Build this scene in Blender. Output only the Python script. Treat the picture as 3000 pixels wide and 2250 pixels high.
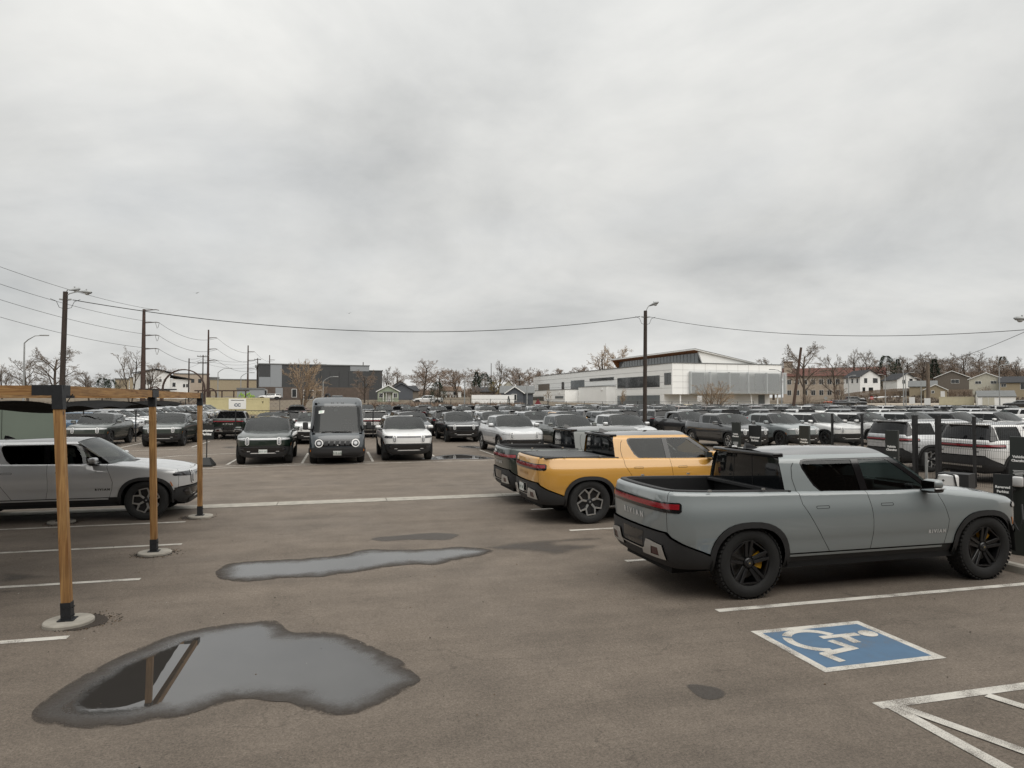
import bpy, bmesh, math, random
import numpy as np
from mathutils import Vector, Matrix
from mathutils.geometry import tessellate_polygon

# ---------------------------------------------------------------- camera, sky, sun, exposure
scene = bpy.context.scene
for _o in list(bpy.data.objects):
    bpy.data.objects.remove(_o)
C = scene.collection
YAW = math.radians(14.7)          # the lot is turned 14.7 degrees against the view
PITCH = math.atan(51 / 2000)
EYE = 2.42
cam_d = bpy.data.cameras.new('camera')
cam = bpy.data.objects.new('camera', cam_d)
C.objects.link(cam)
cam.location = (0, 0, EYE)
cam.rotation_euler = (math.pi / 2 + PITCH, 0, -YAW)
cam_d.sensor_width = 36
cam_d.lens = 24.0
cam_d.clip_start = 0.05
cam_d.clip_end = 6000
scene.camera = cam
scene.render.resolution_x, scene.render.resolution_y = 1024, 768
scene.view_settings.view_transform = 'Standard'
scene.view_settings.look = 'None'
scene.view_settings.exposure = 0.42
scene.view_settings.gamma = 1.0
scene.view_settings.use_curve_mapping = False
try:
    scene.cycles.max_bounces = 7
    scene.cycles.diffuse_bounces = 3
    scene.cycles.glossy_bounces = 3
    scene.cycles.transmission_bounces = 4
    scene.cycles.transparent_max_bounces = 10
    scene.cycles.caustics_reflective = False
    scene.cycles.caustics_refractive = False
    scene.cycles.sample_clamp_indirect = 4.0
    scene.cycles.use_denoising = True
except Exception:
    pass

SUN_EL, SUN_AZ = math.radians(50), math.radians(165)   # behind the thick cloud, over the viewer's shoulder
world = bpy.data.worlds.new('World')
scene.world = world
world.use_nodes = True


def build_world():
    nt = world.node_tree
    nt.nodes.clear()
    N, L = nt.nodes, nt.links

    def nd(t, **k):
        n = N.new(t)
        for a, b in k.items():
            setattr(n, a, b)
        return n

    def math_(op, a, b=None, clamp=False):
        n = nd('ShaderNodeMath', operation=op, use_clamp=clamp)
        for i, v in enumerate((a, b)):
            if v is None:
                continue
            if isinstance(v, (int, float)):
                n.inputs[i].default_value = v
            else:
                L.new(v, n.inputs[i])
        return n.outputs[0]
    sky = nd('ShaderNodeTexSky', sky_type='NISHITA', sun_disc=False)
    sky.sun_elevation = SUN_EL
    sky.sun_rotation = SUN_AZ
    sky.dust_density = 3.0
    tc = nd('ShaderNodeTexCoord')
    sep = nd('ShaderNodeSeparateXYZ')
    L.new(tc.outputs['Generated'], sep.inputs[0])
    zc = math_('MAXIMUM', sep.outputs[2], 0.0)
    den = math_('ADD', zc, 0.30)
    cx = math_('DIVIDE', sep.outputs[0], den)
    cy = math_('DIVIDE', sep.outputs[1], den)
    comb = nd('ShaderNodeCombineXYZ')
    L.new(cx, comb.inputs[0])
    L.new(cy, comb.inputs[1])
    comb.inputs[2].default_value = 1.7

    def noise(scale, detail, rough, dist, vec=None, off=(0, 0, 0)):
        m = nd('ShaderNodeMapping')
        m.inputs['Location'].default_value = off
        L.new(vec or comb.outputs[0], m.inputs[0])
        n = nd('ShaderNodeTexNoise')
        n.inputs['Scale'].default_value = scale
        n.inputs['Detail'].default_value = detail
        n.inputs['Roughness'].default_value = rough
        n.inputs['Distortion'].default_value = dist
        L.new(m.outputs[0], n.inputs['Vector'])
        return n.outputs[0]
    big = noise(0.42, 3, 0.5, 0.35, off=(4.2, 1.3, 0))
    mid = noise(1.5, 6, 0.55, 0.35, off=(1.1, 7.3, 0))
    fine = noise(5.0, 5, 0.6, 0.2, off=(3.0, 2.0, 0))
    s = math_('ADD', math_('ADD', math_('MULTIPLY', big, 0.55), math_('MULTIPLY', mid, 0.36)), math_('MULTIPLY', fine, 0.09))
    ramp = nd('ShaderNodeValToRGB')
    e = ramp.color_ramp.elements
    e[0].position, e[0].color = 0.36, (0.385, 0.392, 0.390, 1)
    e[1].position, e[1].color = 0.60, (0.69, 0.685, 0.66, 1)
    m_ = ramp.color_ramp.elements.new(0.47)
    m_.color = (0.53, 0.533, 0.522, 1)
    L.new(s, ramp.inputs[0])
    # overcast luminance: the cloud layer brightens towards the zenith
    lum = math_('ADD', math_('MULTIPLY', math_('MULTIPLY', zc, zc), 0.9), math_('ADD', math_('MULTIPLY', math_('POWER', math_('SUBTRACT', 1.0, zc), 9.0), 0.20), 0.86))
    cl = nd('ShaderNodeVectorMath', operation='SCALE')
    L.new(ramp.outputs[0], cl.inputs[0])
    L.new(lum, cl.inputs['Scale'])
    bg_s = nd('ShaderNodeBackground')
    L.new(sky.outputs[0], bg_s.inputs[0])
    bg_s.inputs[1].default_value = 0.10
    bg_c = nd('ShaderNodeBackground')
    L.new(cl.outputs[0], bg_c.inputs[0])
    bg_c.inputs[1].default_value = 1.0
    thin = noise(0.8, 4, 0.5, 0.3, off=(9, 5, 0))
    fac = nd('ShaderNodeMapRange')
    fac.inputs['From Min'].default_value = 0.30
    fac.inputs['From Max'].default_value = 0.48
    fac.inputs['To Min'].default_value = 0.90
    fac.inputs['To Max'].default_value = 0.985
    L.new(thin, fac.inputs[0])
    mix = nd('ShaderNodeMixShader')
    L.new(fac.outputs[0], mix.inputs[0])
    L.new(bg_s.outputs[0], mix.inputs[1])
    L.new(bg_c.outputs[0], mix.inputs[2])
    out = nd('ShaderNodeOutputWorld')
    L.new(mix.outputs[0], out.inputs[0])


build_world()
sun_d = bpy.data.lights.new('sun', 'SUN')
sun_d.energy = 1.25
sun_d.angle = math.radians(70)
sun_d.color = (1.0, 0.96, 0.9)
sun = bpy.data.objects.new('sun', sun_d)
C.objects.link(sun)
_dv = Vector((math.sin(SUN_AZ) * math.cos(SUN_EL), math.cos(SUN_AZ) * math.cos(SUN_EL), math.sin(SUN_EL)))
sun.rotation_euler = _dv.to_track_quat('Z', 'Y').to_euler()
sun.location = _dv * 200

# ---------------------------------------------------------------- helpers
rnd = random.Random(7)


def bearing(x, y):
    """direction of a point of the 3000 x 2250 survey picture"""
    a, b = x - 1500, 1125 - y
    up = b * math.cos(PITCH) + 2000 * math.sin(PITCH)
    fw = 2000 * math.cos(PITCH) - b * math.sin(PITCH)
    return Vector((a * math.cos(YAW) + fw * math.sin(YAW), -a * math.sin(YAW) + fw * math.cos(YAW), up))


def spot(x, y, dist):
    """surveyed point at a horizontal distance from the viewpoint"""
    r = bearing(x, y)
    t = dist / math.hypot(r.x, r.y)
    return Vector((r.x * t, r.y * t, EYE + r.z * t))


def on_v(x, y, v):
    r = bearing(x, y)
    t = v / r.y
    return Vector((r.x * t, v, EYE + r.z * t))


def lot_z(v):
    return max(0.0, (v - 44.0) * 0.0055)


def sstep(a, b, x):
    t = min(1, max(0, (x - a) / (b - a)))
    return t * t * (3 - 2 * t)


def ground_z(u, v):
    d = math.hypot(u, v)
    z = lot_z(min(v, 84))
    # bank behind the lot
    az = math.degrees(math.atan2(u, v))
    right = sstep(36, 45, az)
    bank = 1.35 - .75 * sstep(14, 20, az) * (1 - sstep(38, 42, az))
    z += bank * (1 - .55 * right) * sstep(86, 108, v)
    z += right * (.5 * sstep(100, 180, d) + .9 * sstep(178, 214, d))
    left = sstep(-2, -14, az)
    z += right * (3.6 * sstep(214, 240, d) + 7.0 * sstep(236, 360, d))
    z += left * (2.8 * sstep(150, 230, d))
    z += (1 - right) * (1 - left) * (2.2 * sstep(225, 300, d)) * sstep(21, 28, az)
    z += (1 - right) * (1 - left) * (1.3 * sstep(115, 170, d) + 3.0 * sstep(180, 330, d)) * (1 - sstep(21, 28, az))
    return z


def link(o, parent=None):
    C.objects.link(o)
    if parent is not None:
        o.parent = parent
    return o


def tag(o, label, cat, group=None):
    o['label'] = label
    o['category'] = cat
    if group:
        o['group'] = group
    return o


def empty(name, label, cat, loc=(0, 0, 0), rz=0.0, group=None):
    o = bpy.data.objects.new(name, None)
    o.empty_display_size = 0.2
    link(o)
    o.location = loc
    o.rotation_euler = (0, 0, rz)
    return tag(o, label, cat, group)


def mesh_obj(name, me, parent=None, loc=None, rz=None):
    o = bpy.data.objects.new(name, me)
    link(o, parent)
    if loc is not None:
        o.location = loc
    if rz is not None:
        o.rotation_euler = (0, 0, rz)
    return o


def structure(o, kind='structure'):
    o['kind'] = kind
    return o


def mk(name, V, F, mats, N=None, smooth=False, mi=None):
    me = bpy.data.meshes.new(name)
    me.from_pydata([tuple(map(float, v)) for v in V], [], [tuple(map(int, f)) for f in F])
    for m in (mats if isinstance(mats, (list, tuple)) else [mats]):
        me.materials.append(m)
    if mi is not None:
        me.polygons.foreach_set('material_index', mi)
    if smooth or N is not None:
        me.polygons.foreach_set('use_smooth', [True] * len(me.polygons))
    me.update()
    if N is not None:
        me.normals_split_custom_set_from_vertices([tuple(map(float, n)) for n in N])
    return me


class MB:
    """collects simple shapes into one mesh"""

    def __init__(self):
        self.V, self.F, self.M = [], [], []

    def add(self, V, F, m=0):
        k = len(self.V)
        self.V += [tuple(v) for v in V]
        self.F += [tuple(i + k for i in f) for f in F]
        self.M += [m] * len(F)
        return self

    def box(self, x0, x1, y0, y1, z0, z1, m=0, rot=None, at=None):
        V = [(x0, y0, z0), (x1, y0, z0), (x1, y1, z0), (x0, y1, z0), (x0, y0, z1), (x1, y0, z1), (x1, y1, z1), (x0, y1, z1)]
        if rot is not None:
            R = Matrix.Rotation(rot, 3, 'Z')
            V = [R @ Vector(v) for v in V]
        if at is not None:
            V = [Vector(v) + Vector(at) for v in V]
        return self.add(V, [(0, 3, 2, 1), (4, 5, 6, 7), (0, 1, 5, 4), (1, 2, 6, 5), (2, 3, 7, 6), (3, 0, 4, 7)], m)

    def quad(self, a, b, c, d, m=0):
        return self.add([a, b, c, d], [(0, 1, 2, 3)], m)

    def prism(self, poly, axis, a, b, m=0):
        """extrude a 2D polygon; axis 'x' takes (y,z), 'y' takes (x,z), 'z' takes (x,y)"""
        f = {'x': lambda p, t: (t, p[0], p[1]), 'y': lambda p, t: (p[0], t, p[1]), 'z': lambda p, t: (p[0], p[1], t)}[axis]
        n = len(poly)
        V = [f(p, a) for p in poly] + [f(p, b) for p in poly]
        F = [tuple(range(n))[::-1], tuple(range(n, 2 * n))] + [(i, (i + 1) % n, n + (i + 1) % n, n + i) for i in range(n)]
        return self.add(V, F, m)

    def tube(self, pts, radii, seg=8, m=0, caps=True):
        pts = [Vector(p) for p in pts]
        if isinstance(radii, (int, float)):
            radii = [radii] * len(pts)
        k = len(self.V)
        n = len(pts)
        up = None
        for i, p in enumerate(pts):
            t = (pts[min(i + 1, n - 1)] - pts[max(i - 1, 0)])
            if t.length < 1e-9:
                t = Vector((0, 0, 1))
            t.normalize()
            if up is None:
                up = Vector((1, 0, 0)) if abs(t.x) < 0.8 else Vector((0, 1, 0))
            s = t.cross(up)
            if s.length < 1e-6:
                s = t.orthogonal()
            s.normalize()
            up = s.cross(t)
            for j in range(seg):
                a = 2 * math.pi * j / seg
                self.V.append(tuple(p + (s * math.cos(a) + up * math.sin(a)) * radii[i]))
        for i in range(n - 1):
            for j in range(seg):
                self.F.append((k + i * seg + j, k + i * seg + (j + 1) % seg, k + (i + 1) * seg + (j + 1) % seg, k + (i + 1) * seg + j))
                self.M.append(m)
        if caps:
            self.F.append(tuple(k + j for j in range(seg))[::-1])
            self.F.append(tuple(k + (n - 1) * seg + j for j in range(seg)))
            self.M += [m, m]
        return self

    def lathe(self, prof, seg=24, m=0, axis='z', center=(0, 0, 0)):
        """prof: list of (radius, height)"""
        k = len(self.V)
        for r, h in prof:
            for j in range(seg):
                a = 2 * math.pi * j / seg
                c, s = r * math.cos(a), r * math.sin(a)
                p = (c, s, h) if axis == 'z' else ((c, h, s) if axis == 'y' else (h, c, s))
                self.V.append((p[0] + center[0], p[1] + center[1], p[2] + center[2]))
        for i in range(len(prof) - 1):
            for j in range(seg):
                q = (k + i * seg + j, k + i * seg + (j + 1) % seg, k + (i + 1) * seg + (j + 1) % seg, k + (i + 1) * seg + j)
                self.F.append(q if axis != 'y' else q[::-1])
                self.M.append(m)
        return self

    def mesh(self, name, mats, smooth=False, auto=None):
        me = mk(name, self.V, self.F, mats, mi=self.M if isinstance(mats, (list, tuple)) and len(mats) > 1 else None)
        if smooth:
            me.polygons.foreach_set('use_smooth', [True] * len(me.polygons))
            me.update()
            if auto:
                me.set_sharp_from_angle(angle=math.radians(auto))
        return me

    def build(self, name, mats, parent=None, loc=None, rz=None, smooth=False, auto=None):
        return mesh_obj(name, self.mesh(name, mats, smooth, auto), parent, loc, rz)


def copy_tree(o, parent=None):
    c = o.copy()
    C.objects.link(c)
    c.parent = parent
    for ch in o.children:
        copy_tree(ch, c)
    return c


# ---------------------------------------------------------------- materials
MATS = {}


def mat(name, col, rough=0.5, metal=0.0, coat=0.0, coat_r=0.03, spec=0.5, vary=0.0, vscale=6.0, bump=0.0, bscale=60.0,
        emit=None, estr=1.0, col2=None, rvary=0.0, stretch=(1, 1, 1), detail=6):
    if name in MATS:
        return MATS[name]
    m = bpy.data.materials.new(name)
    m.use_nodes = True
    nt = m.node_tree
    N, L = nt.nodes, nt.links
    b = N['Principled BSDF']
    b.inputs['Base Color'].default_value = (*col, 1)
    b.inputs['Roughness'].default_value = rough
    b.inputs['Metallic'].default_value = metal
    b.inputs['Coat Weight'].default_value = coat
    b.inputs['Coat Roughness'].default_value = coat_r
    b.inputs['Specular IOR Level'].default_value = spec
    if emit:
        b.inputs['Emission Color'].default_value = (*emit, 1)
        b.inputs['Emission Strength'].default_value = estr
    if vary or bump or rvary:
        tc = N.new('ShaderNodeTexCoord')
        mp = N.new('ShaderNodeMapping')
        mp.inputs['Scale'].default_value = stretch
        L.new(tc.outputs['Object'], mp.inputs[0])
    if vary or rvary:
        n = N.new('ShaderNodeTexNoise')
        n.inputs['Scale'].default_value = vscale
        n.inputs['Detail'].default_value = detail
        n.inputs['Roughness'].default_value = 0.6
        L.new(mp.outputs[0], n.inputs['Vector'])
        if vary:
            mr = N.new('ShaderNodeMapRange')
            mr.inputs['From Min'].default_value = 0.3
            mr.inputs['From Max'].default_value = 0.7
            L.new(n.outputs[0], mr.inputs[0])
            mx = N.new('ShaderNodeMixRGB')
            c2 = col2 or tuple(max(0, c * (1 - vary)) for c in col)
            c1 = col if col2 else tuple(min(1, c * (1 + vary * 0.5)) for c in col)
            mx.inputs[1].default_value = (*c1, 1)
            mx.inputs[2].default_value = (*c2, 1)
            L.new(mr.outputs[0], mx.inputs[0])
            L.new(mx.outputs[0], b.inputs['Base Color'])
        if rvary:
            mr2 = N.new('ShaderNodeMapRange')
            mr2.inputs['From Min'].default_value = 0.3
            mr2.inputs['From Max'].default_value = 0.7
            mr2.inputs['To Min'].default_value = max(0, rough - rvary)
            mr2.inputs['To Max'].default_value = min(1, rough + rvary)
            L.new(n.outputs[0], mr2.inputs[0])
            L.new(mr2.outputs[0], b.inputs['Roughness'])
    if bump:
        n2 = N.new('ShaderNodeTexNoise')
        n2.inputs['Scale'].default_value = bscale
        n2.inputs['Detail'].default_value = 4
        L.new(mp.outputs[0], n2.inputs['Vector'])
        bp = N.new('ShaderNodeBump')
        bp.inputs['Strength'].default_value = bump
        bp.inputs['Distance'].default_value = 0.02
        L.new(n2.outputs[0], bp.inputs['Height'])
        L.new(bp.outputs[0], b.inputs['Normal'])
    MATS[name] = m
    return m


def glass_mat(name, tint, ior=1.48, rough=0.0):
    """thin tinted pane: Fresnel reflection over tinted see-through"""
    if name in MATS:
        return MATS[name]
    m = bpy.data.materials.new(name)
    m.use_nodes = True
    nt = m.node_tree
    nt.nodes.clear()
    N, L = nt.nodes, nt.links
    tr = N.new('ShaderNodeBsdfTransparent')
    tr.inputs[0].default_value = (*tint, 1)
    gl = N.new('ShaderNodeBsdfGlossy')
    gl.inputs['Roughness'].default_value = rough
    gl.inputs['Color'].default_value = (0.95, 0.97, 0.97, 1)
    fr = N.new('ShaderNodeFresnel')
    fr.inputs[0].default_value = ior
    mx = N.new('ShaderNodeMixShader')
    L.new(fr.outputs[0], mx.inputs[0])
    L.new(tr.outputs[0], mx.inputs[1])
    L.new(gl.outputs[0], mx.inputs[2])
    out = N.new('ShaderNodeOutputMaterial')
    L.new(mx.outputs[0], out.inputs[0])
    MATS[name] = m
    return m


def paint(name, col, metal=0.25, rough=0.38):
    m = mat('paint_' + name, col, rough=rough, metal=metal, coat=1.0, coat_r=0.015)
    m.node_tree.nodes['Principled BSDF'].inputs['Coat IOR'].default_value = 1.7
    return m


PAINT = {
    'grey': paint('grey', (0.220, 0.247, 0.252), 0.05, 0.4),
    'yellow': paint('yellow', (0.58, 0.30, 0.052), 0.05, 0.4),
    'green': paint('green', (0.008, 0.018, 0.012)),
    'sage': paint('sage', (0.040, 0.050, 0.043)),
    'silver': paint('silver', (0.60, 0.61, 0.62), 0.25, 0.4),
    'white': paint('white', (0.74, 0.74, 0.73), 0.0, 0.4),
    'black': paint('black', (0.008, 0.008, 0.009)),
    'charcoal': paint('charcoal', (0.030, 0.033, 0.036)),
    'blue': paint('blue', (0.028, 0.085, 0.155)),
    'maroon': paint('maroon', (0.085, 0.016, 0.018)),
    'slate': paint('slate', (0.026, 0.035, 0.043), 0.1, 0.4),
    'tan': paint('tan', (0.20, 0.12, 0.085)),
    'brown': paint('brown', (0.10, 0.07, 0.062)),
    'cream': paint('cream', (0.55, 0.42, 0.20)),
}
M_BLACKP = mat('black_plastic', (0.014, 0.014, 0.015), 0.6, bump=0.08, bscale=260)
M_CLAD = mat('cladding_plastic', (0.022, 0.022, 0.023), 0.62, bump=0.1, bscale=240)
M_GLOSSB = mat('gloss_black', (0.006, 0.006, 0.007), 0.12, coat=0.6)
M_DARK = mat('underbody_black', (0.006, 0.006, 0.006), 0.9)
M_GLASS = glass_mat('car_glass', (0.32, 0.36, 0.35))
M_WIND = glass_mat('windshield_glass', (0.34, 0.38, 0.37), 1.55)
M_PRIV = glass_mat('privacy_glass', (0.045, 0.05, 0.05))
M_BACKG = mat('back_glass', (0.006, 0.007, 0.008), 0.03, spec=0.45)
M_ROOFG = mat('glass_roof', (0.006, 0.007, 0.008), 0.06, coat=0.8)
M_RED = mat('tail_lens', (0.24, 0.007, 0.013), 0.16, coat=0.7)
M_LENS = mat('head_lens', (0.50, 0.51, 0.52), 0.16, coat=0.8)
M_LENSD = mat('head_lens_dark', (0.03, 0.03, 0.035), 0.15, coat=0.8)
M_SILV = mat('satin_silver', (0.56, 0.56, 0.55), 0.36, metal=0.85)
M_WSILV = mat('white_silver', (0.72, 0.72, 0.71), 0.4, metal=0.2)
M_TYRE = mat('tyre_rubber', (0.013, 0.013, 0.013), 0.82, bump=0.25, bscale=140)
M_RIMS = mat('rim_machined', (0.58, 0.58, 0.57), 0.3, metal=0.85)
M_RIMD = mat('rim_dark', (0.010, 0.010, 0.011), 0.35, coat=0.2)
M_RIMG = mat('rim_grey', (0.06, 0.06, 0.062), 0.4, metal=0.4)
M_CALI = mat('brake_caliper', (0.55, 0.30, 0.02), 0.4)
M_DISC = mat('brake_disc', (0.20, 0.19, 0.18), 0.45, metal=0.8)
M_SEAT = mat('seat_dark', (0.03, 0.03, 0.032), 0.75)
M_SEATL = mat('seat_light', (0.28, 0.27, 0.25), 0.7)
M_DASH = mat('dash_grey', (0.05, 0.05, 0.052), 0.7)
M_PLATE = mat('plate_white', (0.62, 0.64, 0.62), 0.45, vary=0.1, vscale=9)
M_PLATET = mat('plate_green', (0.03, 0.10, 0.06), 0.5)
M_AMBER = mat('amber', (0.55, 0.16, 0.015), 0.3, coat=0.5)
M_PAPER = mat('paper', (0.82, 0.82, 0.80), 0.8)
M_TONN = mat('tonneau', (0.055, 0.056, 0.058), 0.45, bump=0.05, bscale=30)
M_LETTER = mat('letter_dark', (0.02, 0.02, 0.021), 0.4)
M_LETTERS = mat('letter_silver', (0.70, 0.71, 0.72), 0.3, metal=0.3)
M_LETTERW = mat('letter_white', (0.80, 0.80, 0.78), 0.5)
# ---------------------------------------------------------------- vehicle bodies
def flat(poly, holes=(), dx=0.09, dz=0.07, xl=None, zl=None):
    loops = [list(poly)] + [list(h) for h in holes]
    pts = [Vector((p[0], p[1], 0)) for l in loops for p in l]
    tris = tessellate_polygon([[Vector((p[0], p[1], 0)) for p in l] for l in loops])
    bm = bmesh.new()
    vs = [bm.verts.new(p) for p in pts]
    for t in tris:
        try:
            bm.faces.new([vs[i] for i in t])
        except ValueError:
            pass
    xs = [p.x for p in pts]
    zs = [p.y for p in pts]
    X0, X1, Z0, Z1 = min(xs), max(xs), min(zs), max(zs)
    if xl is None:
        xl = [X0 + (X1 - X0) * i / max(1, round((X1 - X0) / dx)) for i in range(1, max(1, round((X1 - X0) / dx)))]
    if zl is None:
        zl = [Z0 + (Z1 - Z0) * i / max(1, round((Z1 - Z0) / dz)) for i in range(1, max(1, round((Z1 - Z0) / dz)))]
    for x in xl:
        bmesh.ops.bisect_plane(bm, geom=bm.verts[:] + bm.edges[:] + bm.faces[:], plane_co=(x, 0, 0), plane_no=(1, 0, 0), dist=1e-5)
    for z in zl:
        bmesh.ops.bisect_plane(bm, geom=bm.verts[:] + bm.edges[:] + bm.faces[:], plane_co=(0, z, 0), plane_no=(0, 1, 0), dist=1e-5)
    bmesh.ops.recalc_face_normals(bm, faces=bm.faces)
    for f in bm.faces:
        if f.normal.z < 0:
            f.normal_flip()
    bm.verts.index_update()
    P = np.array([(v.co.x, v.co.y) for v in bm.verts])
    F = [tuple(v.index for v in f.verts) for f in bm.faces]
    E = []
    for e in bm.edges:
        if len(e.link_faces) == 1:
            l = [l for l in e.link_faces[0].loops if l.edge == e][0]
            E.append((l.vert.index, l.link_loop_next.vert.index))
    bm.free()
    return P, F, E


def inset_poly(poly, d):
    n = len(poly)
    area = sum(poly[i][0] * poly[(i + 1) % n][1] - poly[(i + 1) % n][0] * poly[i][1] for i in range(n))
    sg = 1 if area > 0 else -1
    out = []
    for i in range(n):
        p0, p1, p2 = Vector(poly[i - 1]), Vector(poly[i]), Vector(poly[(i + 1) % n])
        a, b = (p1 - p0), (p2 - p1)
        if a.length < 1e-9 or b.length < 1e-9:
            out.append(tuple(p1))
            continue
        a.normalize()
        b.normalize()
        na, nb = Vector((-a.y, a.x)) * sg, Vector((-b.y, b.x)) * sg
        k = 1 + na.dot(nb)
        m = (na + nb) / k if k > 0.3 else (na + nb)
        out.append(tuple(p1 + m * d))
    return out


def capsule(cx, cz, w, h, n=7):
    r = w / 2
    pts = []
    for k in range(n + 1):
        a = math.pi * k / n
        pts.append((cx + r * math.cos(a), cz + h / 2 - r + r * math.sin(a)))
    for k in range(n + 1):
        a = math.pi + math.pi * k / n
        pts.append((cx + r * math.cos(a), cz - h / 2 + r + r * math.sin(a)))
    return pts


def ellipse(cx, cz, w, h, n=20):
    return [(cx + w / 2 * math.cos(2 * math.pi * k / n), cz + h / 2 * math.sin(2 * math.pi * k / n)) for k in range(n)]


def smooth_curve(pts, per=14, closed=False):
    """Catmull-Rom through 2D points"""
    n = len(pts)
    out = []
    rng = range(n) if closed else range(n - 1)
    for i in rng:
        p0 = pts[i - 1] if (closed or i > 0) else (2 * pts[0][0] - pts[1][0], 2 * pts[0][1] - pts[1][1])
        p1, p2 = pts[i], pts[(i + 1) % n]
        p3 = pts[(i + 2) % n] if (closed or i + 2 < n) else (2 * p2[0] - p1[0], 2 * p2[1] - p1[1])
        for k in range(per):
            t = k / per
            out.append(tuple(0.5 * (2 * p1[c] + (p2[c] - p0[c]) * t + (2 * p0[c] - 5 * p1[c] + 4 * p2[c] - p3[c]) * t * t + (3 * p1[c] - p0[c] - 3 * p2[c] + p3[c]) * t ** 3) for c in (0, 1)))
    if not closed:
        out.append(tuple(pts[-1]))
    return out


class Wrap:
    """the lower body: a plan curve swept over a section, s runs from the nose centre round the left side to the tail centre"""

    def __init__(self, plan, side, front, rear, ztop, rad):
        ext = [(plan[1][0], -plan[1][1])] + plan + [(plan[-2][0], -plan[-2][1])]
        c = smooth_curve(ext, 16)
        k = 16
        c = c[k:-k]
        A = np.array(c)
        d = np.hypot(*(A[1:] - A[:-1]).T)
        self.s = np.concatenate([[0], np.cumsum(d)])
        self.x, self.y = A[:, 0], A[:, 1]
        tx, ty = np.gradient(self.x, self.s), np.gradient(self.y, self.s)
        l = np.hypot(tx, ty)
        self.nx, self.ny = ty / l, -tx / l
        self.L = self.s[-1]

        def soft(t, step, win):
            # rounded version of a piecewise linear table
            a = np.array(sorted(t)).T
            g = np.arange(a[0][0] - win, a[0][-1] + win, step)
            y = np.interp(g, a[0], a[1])
            k = max(1, int(win / step))
            for _ in range(2):
                y = np.convolve(np.pad(y, k, 'edge'), np.ones(2 * k + 1) / (2 * k + 1), 'valid')
            return g, y
        self.side, self.front, self.rear = [soft(t, .004, .028) for t in (side, front, rear)]
        self.zt, self.rd = soft(ztop, .02, .16), soft(rad, .02, .16)

    def S(self, x):
        return float(np.interp(-x, -self.x, self.s))

    def zmax(self, s):
        x = np.interp(np.abs(s), self.s, self.x)
        zt, r = np.interp(x, *self.zt), np.interp(x, *self.rd)
        return zt - r + r * math.pi / 2

    def pos(self, s, zz):
        sg = np.where(s < 0, -1.0, 1.0)
        s = np.abs(s)
        over = s > self.L
        s = np.where(over, 2 * self.L - s, s)
        sg = np.where(over, -sg, sg)
        x, y = np.interp(s, self.s, self.x), np.interp(s, self.s, self.y)
        nx, ny = np.interp(s, self.s, self.nx), np.interp(s, self.s, self.ny)
        zt, r = np.interp(x, *self.zt), np.interp(x, *self.rd)
        a = np.clip((zz - (zt - r)) / r, 0, math.pi / 2)
        z = np.where(zz > zt - r, zt - r + r * np.sin(a), zz)
        w = ny ** 2
        end = np.where(x > 0, np.interp(z, *self.front), np.interp(z, *self.rear))
        ins = w * np.interp(z, *self.side) + (1 - w) * end + r * (1 - np.cos(a))
        return np.stack([x - nx * ins, sg * (y - ny * ins), z], 1)

    def map(self, P, off=0.0):
        s, z = P[:, 0], P[:, 1]
        p = self.pos(s, z)
        e = 0.004
        du = self.pos(s + e, z) - self.pos(s - e, z)
        dv = self.pos(s, z + e) - self.pos(s, z - e)
        n = np.cross(du, dv)
        n /= np.linalg.norm(n, axis=1, keepdims=True) + 1e-12
        # outward
        c = p.copy()
        c[:, 0] *= 0.0
        flip = np.where((n[:, 1] * p[:, 1] + 0.5 * n[:, 0] * np.sign(p[:, 0]) * (np.abs(p[:, 0]) > 2) + 0.2 * n[:, 2]) < 0, -1, 1)[:, None]
        n = n * flip
        return p + n * off, n


def panel(mapf, poly, holes=(), off=0.0, thick=0.014, dx=0.09, dz=0.07, mirror=False, xl=None, zl=None):
    """a sheet of the body surface with its edges turned in: returns V, F, N"""
    P, F, E = flat(poly, holes, dx, dz, xl, zl)
    V, N = mapf(P, off)
    return sheet(V, N, F, E, thick, mirror)


def sheet(V, N, F, E, thick, mirror=False):
    # orient faces to the normals
    F2 = []
    for f in F:
        a, b, c = V[f[0]], V[f[1]], V[f[2]]
        fn = np.cross(b - a, c - a)
        F2.append(f if np.dot(fn, N[f[0]]) >= 0 else f[::-1])
    Vl, Nl = [tuple(v) for v in V], [tuple(n) for n in N]
    if thick:
        for i, j in E:
            a, b = V[i], V[j]
            na, nb = N[i], N[j]
            c, d = b - nb * thick, a - na * thick
            t = np.cross(b - a, na)
            ln = np.linalg.norm(t)
            t = t / ln if ln > 1e-9 else na
            k = len(Vl)
            Vl += [tuple(a), tuple(b), tuple(c), tuple(d)]
            # outward of the sheet
            Nl += [tuple(t)] * 4
            F2.append((k, k + 1, k + 2, k + 3))
    if mirror:
        Vl = [(x, -y, z) for x, y, z in Vl]
        Nl = [(x, -y, z) for x, y, z in Nl]
        F2 = [f[::-1] for f in F2]
    return Vl, F2, Nl


def join(*gs):
    V, F, N = [], [], []
    for g in gs:
        k = len(V)
        V += list(g[0])
        N += list(g[2])
        F += [tuple(i + k for i in f) for f in g[1]]
    return V, F, N


def grid_geo(Fn, a, b):
    """Fn(i,j)->point on a parameter grid; smooth normals"""
    A, B = len(a), len(b)
    V = np.array([[Fn(u, v) for v in b] for u in a], dtype=float)
    du = np.gradient(V, axis=0)
    dv = np.gradient(V, axis=1)
    N = np.cross(du, dv)
    N /= np.linalg.norm(N, axis=2, keepdims=True) + 1e-12
    F = [(i * B + j, (i + 1) * B + j, (i + 1) * B + j + 1, i * B + j + 1) for i in range(A - 1) for j in range(B - 1)]
    return V.reshape(-1, 3), F, N.reshape(-1, 3)


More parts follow.
